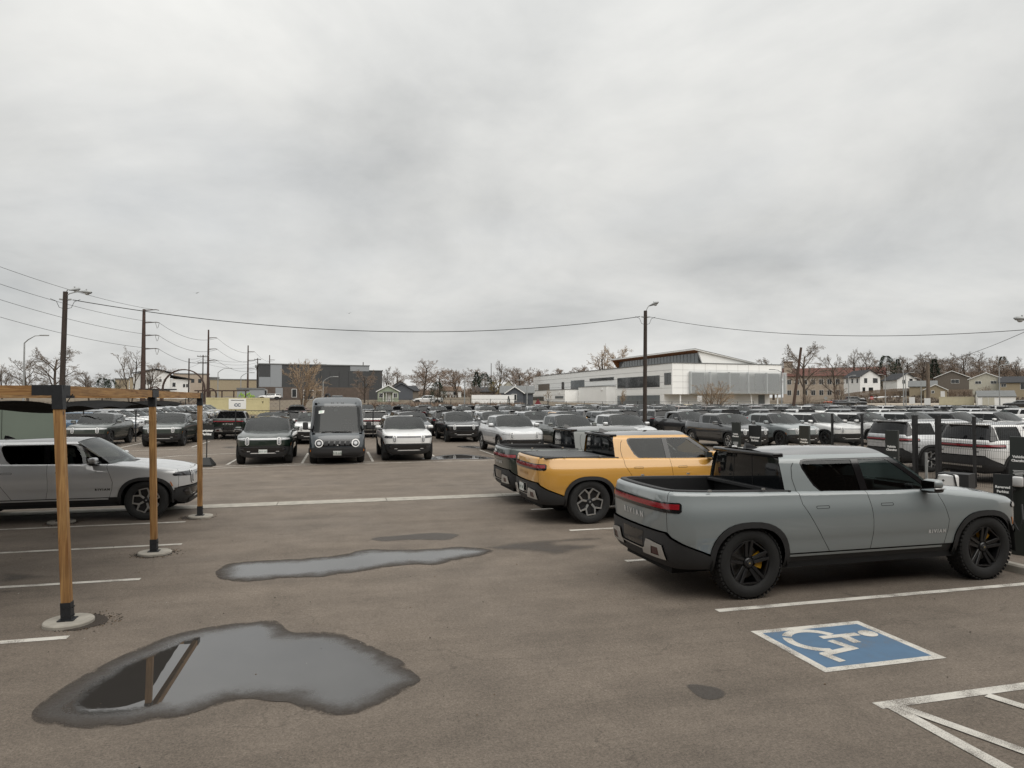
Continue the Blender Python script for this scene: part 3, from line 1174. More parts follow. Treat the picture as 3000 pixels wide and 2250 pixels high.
        def roof(t, a):
            xe = x_h + (x_b - x_h) * t
            bow_f = .115 * (1 - t) ** 3
            ze = 1.748
            ye = yG(min(xe, X(.42)), ze)
            xx = xe + bow_f * (1 - a * a) - lip * max(0, (t - .86) / .14) ** 1.5 * (1 - a ** 4)
            zc = 1.805 + .02 * math.sin(math.pi * min(1, t * 1.15 + .1))
            return (xx, a * ye, ze + (zc - ze) * (1 - abs(a) ** 2.6))
        g = face_up(grid_geo(roof, np.linspace(0, 1, 15 if fine else 5), np.linspace(-1, 1, 17 if fine else 7)))
        ro = self.add('roof', ([tuple(v) for v in g[0]], g[1], [tuple(n) for n in g[2]]), M_ROOFG)
        # shark fin
        mb = MB()
        fx = x_b + (.10 if truck else .25)
        zf = 1.80
        mb.add([(fx + .14, 0, zf - .005), (fx - .10, .035, zf - .01), (fx - .10, -.035, zf - .01), (fx - .085, .006, zf + .085), (fx - .085, -.006, zf + .085), (fx - .03, 0.0, zf + .075)],
               [(0, 5, 3, 1), (0, 2, 4, 5), (5, 4, 3), (1, 3, 4, 2)])
        self.add('antenna_fin', mb_geo(mb), M_GLOSSB, ro)
        # rear glass
        if truck:
            def rg(h, a):
                xe, ze = x_b + .015 - .0 * h, 1.262 + .478 * h
                ye = yG(xe, ze) - .035
                return (xe - .05 * (1 - a * a) * (1 - .3 * h) + .0, a * ye, ze + .045 * h * (1 - a * a))
            g = face_up(grid_geo(rg, hs, np.linspace(-.93, .93, 11)), (-1, 0, 0))
            bw = self.add('back_window', ([tuple(v) for v in g[0]], g[1], [tuple(n) for n in g[2]]), M_BACKG)
            for r in ((-1.03, -.92), (.92, 1.03)):
                g = face_up(grid_geo(rg, hs, np.linspace(*r, 3)), (-1, 0, 0))
                self.add('back_pillar', ([tuple(v) for v in g[0]], g[1], [tuple(n) for n in g[2]]), M_GLOSSB)
            for yy in (-.24, .24):
                self.add('window_divider', mb_geo(MB().add([(rg(h, a_)[0] - .002, rg(h, a_)[1], rg(h, a_)[2]) for h, a_ in ((0, yy / .9 - .006), (0, yy / .9 + .006), (1, yy / .78 + .006), (1, yy / .78 - .006))], [(0, 1, 2, 3)])), M_DARK, bw)
            # spoiler lip
            self.add('roof_spoiler', xform(rbox(x_b - lip - .01, x_b + .10, -.725, .725, 1.715, 1.785, .02, 2), Matrix()), M_GLOSSB)
            # bed: rail caps, liner
            zi = 1.325
            ssb = np.linspace(S(x_b + .02), 2 * L - S(x_b + .02), 40 if fine else 16)
            zm = np.array([W.zmax(np.array([s if s <= L else 2 * L - s]))[0] for s in ssb])
            eo = W.pos(ssb, zm)
            cap = []
            nn = len(ssb)
            V, F = [], []
            for i in range(nn):
                x, y, z = eo[i]
                n = Vector((x - (-2.1), y * 1.0, 0))
                # inward direction: toward the bed axis
                inx = min(1, max(0, (-x + xr * -1 - 0) * 0))
                s_ = ssb[i] if ssb[i] <= L else 2 * L - ssb[i]
                px_, py_ = float(np.interp(s_, W.s, W.nx)), float(np.interp(s_, W.s, W.ny)) * (1 if ssb[i] <= L else -1)
                z = z + .004
                V += [(x + px_ * .012, y + py_ * .012, z - .012), (x, y, z + .014), (x - px_ * .075, y - py_ * .075, z + .014), (x - px_ * .085, y - py_ * .085, z - .02), (x - px_ * .085, y - py_ * .085, .86)]
            for i in range(nn - 1):
                for k in range(4):
                    F.append((i * 5 + k, (i + 1) * 5 + k, (i + 1) * 5 + k + 1, i * 5 + k + 1))
            m1 = MB().add(V, [f for f in F])
            self.add('bed_rail', mb_geo(m1), M_BLACKP)
            bl = MB()
            bl.box(xr + .32, x_b + .06, -.88, .88, .85, .87)
            bl.box(x_b + .02, x_b + .05, -.93, .93, .86, 1.30)
            bl.box(x_b - .10, x_b + .04, -.92, .92, 1.25, 1.285)
            self.add('bed_liner', mb_geo(bl), M_BLACKP)
            for sg in (1, -1):
                for xx in (x_b - .35, x_b - 1.1):
                    self.add('tie_down', mb_geo(MB().box(xx - .022, xx + .022, sg * .93 - .01, sg * .93 + .01, 1.322, 1.345)), M_SILV)
        else:
            xb0, xb1 = xr + .13, gx_r + .22

            def rg(h, a):
                xe, ze = gx_r + .03 + (xb1 - gx_r - .03) * h ** 1.2, 1.25 + .495 * h
                ye = yG(xe, ze) - .005
                return (xe - .09 * (1 - a * a), a * ye, ze + .04 * h * (1 - a * a))
            g = face_up(grid_geo(rg, hs, np.linspace(-.86, .86, 11)), (-1, 0, 0))
            self.add('back_window', ([tuple(v) for v in g[0]], g[1], [tuple(n) for n in g[2]]), M_BACKG)
            for r in ((-1.0, -.85), (.85, 1.0)):
                g = face_up(grid_geo(rg, hs, np.linspace(*r, 4)), (-1, 0, 0))
                self.add('back_pillar', ([tuple(v) for v in g[0]], g[1], [tuple(n) for n in g[2]]), M_GLOSSB)
            self.add('roof_spoiler', rbox(xb1 - .17, xb1 + .10, -.68, .68, 1.735, 1.79, .02, 2), 'P')
            self.add('wiper', mb_geo(MB().tube([(xb0 - .045, .0, 1.30), (xb0 - .03, .28, 1.325), (xb0 - .0, .46, 1.32)], .012, 5)), M_BLACKP)
        # ---------- mirrors
        for sg in (1, -1):
            cx, cy, cz = X(.83), sg * 1.115, 1.315
            cap = rbox(cx - .075, cx + .085, cy - .12, cy + .12, cz - .03, cz + .095, .055, 3)
            base = rbox(cx - .07, cx + .08, cy - .118, cy + .118, cz - .085, cz - .005, .035, 2)
            arm = rbox(cx - .03, cx + .08, min(sg * .93, cy), max(sg * .93, cy), cz - .10, cz - .05, .02, 2)
            mi = self.add('mirror', cap, 'P')
            self.add('mirror_base', join(base, arm), M_GLOSSB, mi)
            self.add('mirror_line', rbox(cx - .072, cx + .087, cy - .121, cy + .121, cz - .032, cz - .018, .006, 1), M_SILV, mi)
            self.add('mirror_glass', mb_geo(MB().box(cx - .079, cx - .074, cy - .10, cy + .10, cz - .06, cz + .075)), mat('mirror_glass', (.5, .52, .53), .04, metal=1.0), mi)
        # ---------- door handles
        for k, (idx, xa) in enumerate(((self.fd, X(.20)), (self.rd_, X(-.78)))):
            hp = capsule(0, 0, .036, .20)
            poly = [(S(xa) + b, 1.085 + a) for a, b in hp]
            inner = [(S(xa) + b * .93, 1.085 + a * .72) for a, b in hp]
            for side_i, mir in ((0, False), (1, True)):
                self.add('handle', panel(W.map, poly, [inner], .0015, .002, .3, .3, mir), M_DARK, idx[side_i])
        # side marker, badges
        both('side_marker', [(S(hw + .515), .735), (S(hw + .475), .83), (S(hw + .455), .83), (S(hw + .495), .73)], M_AMBER, .034, .01, g=0)
        self.txt_side = S(X(.99))
        # ---------- wheel housings and floor
        lin = MB()
        for cx in (hw, -hw):
            for sg in (1, -1):
                pts = arch(cx, .525, .495, .36, .36, 10)
                V = [(p[0], sg * yy, p[1]) for p in pts for yy in (1.0, .66)]
                n = len(pts)
                lin.add(V, [(2 * i, 2 * i + 1, 2 * i + 3, 2 * i + 2) for i in range(n - 1)])
                lin.add([(cx - .53, sg * .66, .30), (cx + .53, sg * .66, .30), (cx + .53, sg * .66, .93), (cx - .53, sg * .66, .93)], [(0, 1, 2, 3)])
        lin.box(xr + .22, hw + .70, -.66, .66, .29, .50)
        lin.box(-hw + .5, hw - .5, -.94, .94, .34, .50)
        self.add('underbody', mb_geo(lin), M_DARK)
        # ---------- cabin
        cab = MB()
        xb_in = X(-1.18) if truck else gx_r + .3
        for sg in (1, -1):
            cab.box(xb_in, X(1.0), sg * .86 - .01, sg * .86 + .01, .5, 1.225)
        cab.box(xb_in - .0, xb_in + .02, -.86, .86, .5, 1.2 if truck else 1.0)
        cab.box(xb_in, X(1.3), -.86, .86, .50, .52)
        self.add('cabin_trim', mb_geo(cab), M_SEAT)
        self.add('dashboard', join(rbox(X(.72), X(1.16), -.84, .84, .95, 1.205, .05, 2), rbox(X(.70), X(.74), -.22, .18, 1.10, 1.30, .012, 1), rbox(X(.72), X(.76), .24, .56, 1.16, 1.27, .012, 1)), M_DASH)
        for xx, nm in ((X(.02), 'front_seat'), (X(-.88), 'rear_seat')):
            for yy in (.40, -.40):
                g = join(rbox(xx - .10, xx + .42, yy - .25, yy + .25, .62, .80, .06, 2),
                         xform(rbox(-.09, .07, yy - .25, yy + .25, 0, .62, .06, 2), Matrix.Translation((xx - .05, 0, .74)) @ Matrix.Rotation(math.radians(-14), 4, 'Y')),
                         rbox(xx - .29, xx - .19, yy - .14, yy + .14, 1.34, 1.53, .04, 2))
                self.add(nm, g, 'SEAT')
        st = MB()
        ring = [(X(.60) + .05 * math.sin(a), .40 + .185 * math.cos(a), 1.14 + .17 * math.sin(a)) for a in np.linspace(0, 2 * math.pi, 17)]
        st.tube(ring, .014, 5, caps=False)
        st.box(X(.60), X(.63), .30, .50, 1.12, 1.16)
        self.add('steering_wheel', mb_geo(st), M_DASH)
        self.add('inner_mirror', rbox(X(.50), X(.53), -.12, .12, 1.66, 1.72, .012, 1), M_GLOSSB)


SPECS = {}


def lower_roof(V):
    return [(x, y, z if z < 1.25 else 1.25 + (z - 1.25) * .94) for x, y, z in V]



def spec(kind, fine):
    k = (kind, fine)
    if k not in SPECS:
        c = CarSpec(kind, fine)
        meshes = []
        if fine:
            for name, g, m, par in c.parts:
                base = PAINT['grey'] if m == 'P' else (M_LENS if m == 'LENS' else (M_SEAT if m == 'SEAT' else m))
                meshes.append((name, mk(name, lower_roof(g[0]), g[1], base, g[2]), m, par))
        else:
            groups = {}
            for name, g, m, par in c.parts:
                if name in ('handle', 'mirror_glass', 'mirror_line', 'inner_mirror', 'steering_wheel', 'side_marker', 'tie_down', 'brake_disc', 'headlight_core', 'fascia_inset', 'hood_badge', 'door_seam'):
                    continue
                key = m if isinstance(m, str) else m.name
                my = sum(v[1] for v in g[0]) / len(g[0])
                sd = 0 if key in ('P', 'underbody_black') or abs(my) < .05 else (1 if my > 0 else -1)
                groups.setdefault((key, sd, name if key == 'gloss_black' else ''), [m, []])[1].append(g)
            nm = {'P': 'body', 'LENS': 'headlight', 'SEAT': 'seat', 'car_glass': 'window', 'windshield_glass': 'windshield', 'back_glass': 'back_window', 'privacy_glass': 'side_window', 'gloss_black': 'pillar', 'glass_roof': 'roof', 'tail_lens': 'tail_light',
                  'cladding_plastic': 'bumper', 'black_plastic': 'trim', 'underbody_black': 'underbody', 'satin_silver': 'accent', 'white_silver': 'lamp_ring', 'dash_grey': 'dashboard', 'seat_dark': 'cabin_trim',
                  'head_lens_dark': 'lamp_lens', 'letter_silver': 'badge'}
            for (key, sd, own), (m, gs) in groups.items():
                if key in ('head_lens', 'amber', 'reflector_red', 'mirror_glass', 'seat_dark', 'letter_silver'):
                    continue
                g = join(*gs)
                base = PAINT['grey'] if m == 'P' else (M_LENS if m == 'LENS' else (M_SEAT if m == 'SEAT' else m))
                meshes.append((own or nm.get(key, key), mk(own or nm.get(key, key), lower_roof(g[0]), g[1], base, g[2]), m, None))
        SPECS[k] = (c, meshes)
    return SPECS[k]


def set_mat(o, m):
    o.material_slots[0].link = 'OBJECT'
    o.material_slots[0].material = m


def car(kind, colour, u, v, heading, label, cat=None, fine=True, rim='silver', z=0.0, plate=None, rear_text=True, lens=True, seat_light=False, group=None, name=None, sticker=False,
        tonneau=False, letters=None, turn=(0, 0)):
    """heading: angle of the nose; u, v: centre between the axles"""
    c, meshes = spec(kind, fine)
    W = c.W
    truck = kind == 'truck'
    root = empty(name or ('pickup_truck' if truck else 'sport_utility_vehicle'), label, cat or ('pickup truck' if truck else 'suv'), (u, v, z), heading, group)
    objs = []
    P = PAINT[colour]
    for nm, me, m, par in meshes:
        o = bpy.data.objects.new(nm, me)
        link(o, root if par is None else objs[par])
        if m == 'P':
            set_mat(o, P)
        elif m == 'LENS' and not lens:
            set_mat(o, M_LENSD)
        elif m == 'SEAT' and seat_light:
            set_mat(o, M_SEATL)
        objs.append(o)
    # wheels
    for wx, fr in ((c.hw, True), (-c.hw, False)):
        for sg in (1, -1):
            if fine:
                ty, parts = wheel(rim)
                w = mesh_obj('wheel', ty, root, (wx, sg * .875, .435), 0 if sg > 0 else math.pi)
                w.rotation_euler[1] = rnd.uniform(0, 1.2)
                for pn, pm in parts:
                    mesh_obj(pn, pm, w)
            else:
                ty, spm = low_wheel(rim)
                w = mesh_obj('wheel', ty, root, (wx, sg * .875, .435), 0 if sg > 0 else math.pi)
                mesh_obj('spokes', spm, w)
    if fine:
        lm = letters or (M_LETTER)
        if rear_text and truck:
            tx = text_me('tail_lettering', W, 'R  I  V  I  A  N', .098, W.L, .965, .010)
            o = mesh_obj('tail_lettering', tx, root)
            o.material_slots[0].link = 'OBJECT'
            o.material_slots[0].material = lm
        for mir in (False, True):
            tx = side_text_me(W, c.txt_side, mir)
            o = mesh_obj('door_lettering', tx, root)
            o.material_slots[0].link = 'OBJECT'
            o.material_slots[0].material = lm
        if plate:
            where, text = plate
            if where == 'front':
                o = MB().box(c.hw + .905, c.hw + .915, -.155, .155, .44, .595).build('number_plate', M_PLATE, root)
                V, F = text_flat(text, .085)
                t = MB().add([(c.hw + .918, v[0], .51 + v[1]) for v in V], F).build('plate_text', M_PLATET, o)
            else:
                o = MB().box(c.xr - .035, c.xr - .025, -.155, .155, .585, .74).build('number_plate', M_PLATE, root)
                V, F = text_flat(text, .085)
                t = MB().add([(c.xr - .038, -v[0], .655 + v[1]) for v in V], F).build('plate_text', M_PLATET, o)
        if tonneau:
            tn = MB()
            x0, x1 = c.xr + .13, -c.hw + .40
            n = 22
            for i in range(n):
                a, b = x0 + (x1 - x0) * i / n, x0 + (x1 - x0) * (i + 1) / n
                tn.box(a + .003, b - .003, -.90 + (.10 if i == 0 else 0), .90 - (.10 if i == 0 else 0), 1.300, 1.322)
            tn.build('bed_cover', M_TONN, root)
    if sticker:
        hwx = c.hw - 1.82
        st = MB()
        st.add([(hwx + .80, -.30, 1.577), (hwx + .80, -.15, 1.585), (hwx + .64, -.15, 1.706), (hwx + .64, -.30, 1.694)], [(0, 1, 2, 3)])
        st.build('paper_notice', M_PAPER, root)
    return root


_tm = {}


def text_me(nm, W, body, size, s0, z0, off):
    k = (nm, id(W))
    if k not in _tm:
        g = text_on(W.map, body, size, s0, z0, off, wide=1.0, bold=.004)
        # s grows towards the car's right seen from behind when s0 = tail centre
        _tm[k] = mk(nm, g[0], g[1], M_LETTER)
    return _tm[k]


def side_text_me(W, s0, mir):
    k = ('side', id(W), mir)
    if k not in _tm:
        # on the left side s runs backwards (reader sees nose on the left), on the right side mirrored
        g = text_on(W.map, 'R I V I A N', .062, s0, .70, .004, flip=mir, bold=.0035)
        V = [(x, -y, z) for x, y, z in g[0]] if mir else g[0]
        F = [f[::-1] for f in g[1]] if mir else g[1]
        _tm[k] = mk('door_lettering', V, F, M_LETTER)
    return _tm[k]
# ---------------------------------------------------------------- ground, lot and markings
def asphalt_material():
    m = bpy.data.materials.new('asphalt')
    m.use_nodes = True
    N, L = m.node_tree.nodes, m.node_tree.links
    b = N['Principled BSDF']
    tc = N.new('ShaderNodeTexCoord')

    def noise(scale, detail=5, stretch=(1, 1, 1), rough=0.6, dist=0.0):
        mp = N.new('ShaderNodeMapping')
        mp.inputs['Scale'].default_value = stretch
        L.new(tc.outputs['Object'], mp.inputs[0])
        n = N.new('ShaderNodeTexNoise')
        n.inputs['Scale'].default_value = scale
        n.inputs['Detail'].default_value = detail
        n.inputs['Roughness'].default_value = rough
        n.inputs['Distortion'].default_value = dist
        L.new(mp.outputs[0], n.inputs['Vector'])
        return n.outputs[0]

    def rng(v, a, c, lo, hi):
        r = N.new('ShaderNodeMapRange')
        for k, x in zip(('From Min', 'From Max', 'To Min', 'To Max'), (a, c, lo, hi)):
            r.inputs[k].default_value = x
        L.new(v, r.inputs[0])
        return r.outputs[0]

    def mul(a, c):
        r = N.new('ShaderNodeMath')
        r.operation = 'MULTIPLY'
        L.new(a, r.inputs[0])
        L.new(c, r.inputs[1])
        return r.outputs[0]
    big = rng(noise(0.16, 4, dist=0.4), 0.3, 0.7, 0.80, 1.14)
    mid = rng(noise(1.3, 9, rough=0.72), 0.3, 0.7, 0.80, 1.20)
    streak = rng(noise(0.5, 5, (0.30, 3.4, 1)), 0.25, 0.75, 0.82, 1.15)
    small = rng(noise(22, 4, rough=0.75), 0.3, 0.7, 0.80, 1.20)
    spots = rng(noise(2.3, 3, dist=0.6), 0.68, 0.74, 1.0, 0.72)
    vo = N.new('ShaderNodeTexVoronoi')
    vo.feature = 'DISTANCE_TO_EDGE'
    vo.inputs['Scale'].default_value = 0.11
    wv = N.new('ShaderNodeMixRGB')
    wv.inputs[0].default_value = 0.06
    wn = N.new('ShaderNodeTexNoise')
    wn.inputs['Scale'].default_value = 1.6
    wn.inputs['Detail'].default_value = 7
    L.new(tc.outputs['Object'], wn.inputs['Vector'])
    L.new(tc.outputs['Object'], wv.inputs[1])
    wsc = N.new('ShaderNodeVectorMath')
    wsc.operation = 'SCALE'
    wsc.inputs['Scale'].default_value = 14
    L.new(wn.outputs['Color'], wsc.inputs[0])
    L.new(wsc.outputs[0], wv.inputs[2])
    L.new(wv.outputs[0], vo.inputs['Vector'])
    crack = rng(vo.outputs['Distance'], 0.0003, 0.0012, 0.80, 1.0)
    grain = rng(noise(55, 5, rough=0.9), 0.32, 0.68, 0.42, 1.58)
    speck = rng(noise(260, 2, rough=0.7), 0.52, 0.72, 1.0, 1.75)
    f = mul(mul(mul(big, mid), mul(small, spots)), mul(mul(streak, grain), mul(speck, crack)))
    cmb = N.new('ShaderNodeVectorMath')
    cmb.operation = 'SCALE'
    cmb.inputs[0].default_value = (0.146, 0.121, 0.098)
    L.new(f, cmb.inputs['Scale'])
    L.new(cmb.outputs[0], b.inputs['Base Color'])
    L.new(rng(noise(0.4, 4), 0.3, 0.7, 0.72, 0.95), b.inputs['Roughness'])
    b.inputs['Specular IOR Level'].default_value = 0.3
    bp = N.new('ShaderNodeBump')
    bp.inputs['Strength'].default_value = 0.5
    bp.inputs['Distance'].default_value = 0.006
    L.new(noise(150, 3, rough=0.8), bp.inputs['Height'])
    L.new(bp.outputs[0], b.inputs['Normal'])
    return m


M_ASPH = asphalt_material()
M_FIELD = mat('dry_grass', (0.175, 0.140, 0.095), 0.95, vary=0.6, vscale=0.22, col2=(0.095, 0.075, 0.055), bump=0.5, bscale=3, detail=10)
M_CONC = mat('concrete', (0.36, 0.335, 0.29), 0.85, vary=0.30, vscale=5, bump=0.15, bscale=90, detail=9)
M_CONCD = mat('concrete_joint', (0.07, 0.06, 0.05), 0.9)


def worn_paint(name, col, thr=0.36, under=(0.15, 0.13, 0.112)):
    m = bpy.data.materials.new(name)
    m.use_nodes = True
    N, L = m.node_tree.nodes, m.node_tree.links
    b = N['Principled BSDF']
    b.inputs['Roughness'].default_value = 0.75
    tc = N.new('ShaderNodeTexCoord')
    n = N.new('ShaderNodeTexNoise')
    n.inputs['Scale'].default_value = 120
    n.inputs['Detail'].default_value = 6
    n.inputs['Roughness'].default_value = 0.8
    n2 = N.new('ShaderNodeTexNoise')
    n2.inputs['Scale'].default_value = 3.0
    n2.inputs['Detail'].default_value = 6
    L.new(tc.outputs['Object'], n.inputs['Vector'])
    L.new(tc.outputs['Object'], n2.inputs['Vector'])
    ad = N.new('ShaderNodeMath')
    ad.operation = 'MULTIPLY_ADD'
    ad.inputs[1].default_value = 0.55
    L.new(n2.outputs[0], ad.inputs[0])
    L.new(n.outputs[0], ad.inputs[2])
    r = N.new('ShaderNodeMapRange')
    r.inputs['From Min'].default_value = thr + 0.24
    r.inputs['From Max'].default_value = thr + 0.34
    L.new(ad.outputs[0], r.inputs[0])
    n3 = N.new('ShaderNodeTexNoise')
    n3.inputs['Scale'].default_value = 6
    n3.inputs['Detail'].default_value = 5
    L.new(tc.outputs['Object'], n3.inputs['Vector'])
    mc = N.new('ShaderNodeMixRGB')
    mc.inputs[1].default_value = (*[c * 0.72 for c in col], 1)
    mc.inputs[2].default_value = (*col, 1)
    L.new(n3.outputs[0], mc.inputs[0])
    mx = N.new('ShaderNodeMixRGB')
    mx.inputs[1].default_value = (*under, 1)
    L.new(r.outputs[0], mx.inputs[0])
    L.new(mc.outputs[0], mx.inputs[2])
    L.new(mx.outputs[0], b.inputs['Base Color'])
    return m


M_LINE = worn_paint('line_paint', (0.66, 0.63, 0.57), 0.42)
M_LINEB = worn_paint('blue_paint', (0.088, 0.165, 0.265), 0.36)

# terrain reaching the horizon
us = [-3000, -1500, -800, -450] + list(range(-300, 421, 10)) + [520, 800, 1500, 3000]
vs = [-3000, -1000, -300, -100, -40] + list(range(-20, 90, 10)) + list(range(84, 124, 4)) + list(range(125, 260, 9)) + list(range(265, 400, 20)) + [450, 600, 1000, 1800, 4000]
V = [(u, v, ground_z(u, v) - 0.06) for v in vs for u in us]
n = len(us)
F = [(j * n + i, j * n + i + 1, (j + 1) * n + i + 1, (j + 1) * n + i) for j in range(len(vs) - 1) for i in range(n - 1)]
structure(mesh_obj('ground', mk('ground', V, F, M_FIELD, smooth=True)))
# asphalt lot
us2 = [-22, -15, -8, 0, 8, 20, 40, 60, 95]
vs2 = [-40, -10, 0, 10, 20, 30, 40, 44, 50, 60, 70, 80, 84, 88, 94, 98]
n = len(us2)
V = [(u, v, lot_z(v)) for v in vs2 for u in us2]
F = [(j * n + i, j * n + i + 1, (j + 1) * n + i + 1, (j + 1) * n + i) for j in range(len(vs2) - 1) for i in range(n - 1)]
LOT = structure(mesh_obj('parking_lot', mk('parking_lot', V, F, M_ASPH)))


def strip(name, pts, w, m, z=0.004, parent=LOT):
    """painted line along a path"""
    pts = [Vector((p[0], p[1])) for p in pts]
    V, F = [], []
    for i, p in enumerate(pts):
        t = (pts[min(i + 1, len(pts) - 1)] - pts[max(i - 1, 0)]).normalized()
        nn = Vector((-t.y, t.x)) * w / 2
        zz = z + lot_z(p.y)
        V += [(p.x + nn.x, p.y + nn.y, zz), (p.x - nn.x, p.y - nn.y, zz)]
    F = [(2 * i, 2 * i + 1, 2 * i + 3, 2 * i + 2) for i in range(len(pts) - 1)]
    return mesh_obj(name, mk(name, V, F, m), parent)


def sheet_poly(name, poly, m, z=0.004, parent=LOT, holes=()):
    P, F, E = flat(poly, holes, 9, 9)
    return mesh_obj(name, mk(name, [(p[0], p[1], z + lot_z(p[1])) for p in P], F, m), parent)


for (u0, u1, v) in ((-14, -2.85, 15.0), (-14, -2.46, 12.68), (-14, -2.52, 10.34), (-14, -2.61, 7.99)):
    strip('stall_line', [(u0, v - .12 if v == 15.0 else v), (u1, v)], .105, M_LINE)
for v in (7.09, 9.64, 12.17, 14.73):
    strip('stall_line', [(4.31, v), (9.6, v)], .105, M_LINE)
# access aisle
strip('aisle_line', [(4.2, 4.57), (9.6, 4.57)], .11, M_LINE)
strip('aisle_line', [(4.3, 4.515), (4.3, 1.2)], .11, M_LINE, .006)
for k in range(6):
    strip('hatch_line', [(4.36 + .86 * k, 4.50), (4.36 + .86 * k + 1.15, 4.50 - 3.3)], .10, M_LINE, .008)
# accessible bay symbol
u0, u1, v0, v1 = 4.265, 5.61, 5.245, 6.37
fr = [(u0, v0), (u1, v0), (u1, v1), (u0, v1)]
inn = [(u0 + .085, v0 + .085), (u1 - .085, v0 + .085), (u1 - .085, v1 - .085), (u0 + .085, v1 - .085)]
sheet_poly('bay_border', fr, M_LINE, .004, holes=[inn])
sheet_poly('bay_field', inn, M_LINEB, .004)


def bay(a, b):
    """symbol coordinates: a along the bay (head towards +u), b across"""
    return (u0 + (u1 - u0) * a, v0 + (v1 - v0) * b)


def sym(name, pts, z=.006):
    sheet_poly(name, [bay(*p) for p in pts], M_LINE, z)


def arc(c, r, a0, a1, n=14):
    return [(c[0] + r * math.cos(math.radians(a0 + (a1 - a0) * k / n)) * .84, c[1] + r * math.sin(math.radians(a0 + (a1 - a0) * k / n))) for k in range(n + 1)]


WC = (.36, .64)
sym('symbol_wheel', arc(WC, .285, 20, 142) + arc(WC, .205, 142, 20))
sym('symbol_wheel', arc(WC, .285, 152, 262) + arc(WC, .205, 262, 152))
sym('symbol_body', [(.43, .645), (.43, .715), (.76, .715), (.76, .64), (.655, .64), (.655, .49), (.585, .49), (.585, .645)], .007)
for k, (p, q) in enumerate((((.455, .60), (.505, .375)), ((.535, .40), (.20, .325)), ((.215, .35), (.245, .15)))):
    strip('symbol_leg', [bay(*p), bay(*q)], .085, M_LINE, .0065 + .0004 * k)
sym('symbol_head', [(.845 + .085 * math.cos(a) * .84, .665 + .085 * math.sin(a)) for a in np.linspace(0, 2 * math.pi, 18)[:-1]], .0078)
# customer row
strip('row_line', [(-14, 26.1), (-4.3, 26.6), (-1.39, 27.2), (4.2, 27.42), (10, 27.75), (40, 29.4)], .10, M_LINE)
strip('row_line', [(-5.2, 27.35), (-1.0, 27.75), (1.6, 27.9)], .10, M_LINE, .006)
for u in (-3.9, -1.15, 1.58, 4.32, 7.05, 9.8, 12.5, 15.3, 18.0, 20.9, 23.8):
    strip('stall_line', [(u, 28.0 + max(0, u) * .06), (u + .05, 33.5)], .10, M_LINE)
for u in (-14, -10.7, -7.2, -4.2, -1.2, 1.6, 4.4, 8.5, 11.3, 14.0):
    strip('stall_line', [(u, 39.3), (u, 44.8)], .10, M_LINE)
strip('row_line', [(-9.2, 29.6), (-6.6, 33.2), (-3.6, 34.4)], .10, M_LINE)
strip('row_line', [(-16, 36.9), (-9.5, 37.2), (-6.5, 38.0)], .10, M_LINE)

# concrete gutter across the drive, cast in separate slabs
gut = structure(mesh_obj('concrete_gutter', mk('concrete_gutter', [(-16, 16.48, .001), (14, 17.05, .001), (14, 17.65, .001), (-16, 17.07, .001)], [(0, 1, 2, 3)], M_CONCD)))
joints = [-16, -13.4, -10.9, -8.3, -5.8, -3.55, -1.25, 1.29, 4.26, 6.8, 9.3, 11.8, 14]
for a, b in zip(joints[:-1], joints[1:]):
    f = lambda u, k: 16.50 + (u + 16) * .019 + k * .56
    mb = MB()
    mb.prism([(a + .008, f(a, 0)), (b - .008, f(b, 0)), (b - .008, f(b, 1)), (a + .008, f(a, 1))], 'z', -.02, .012)
    mb.build('slab', M_CONC, gut)


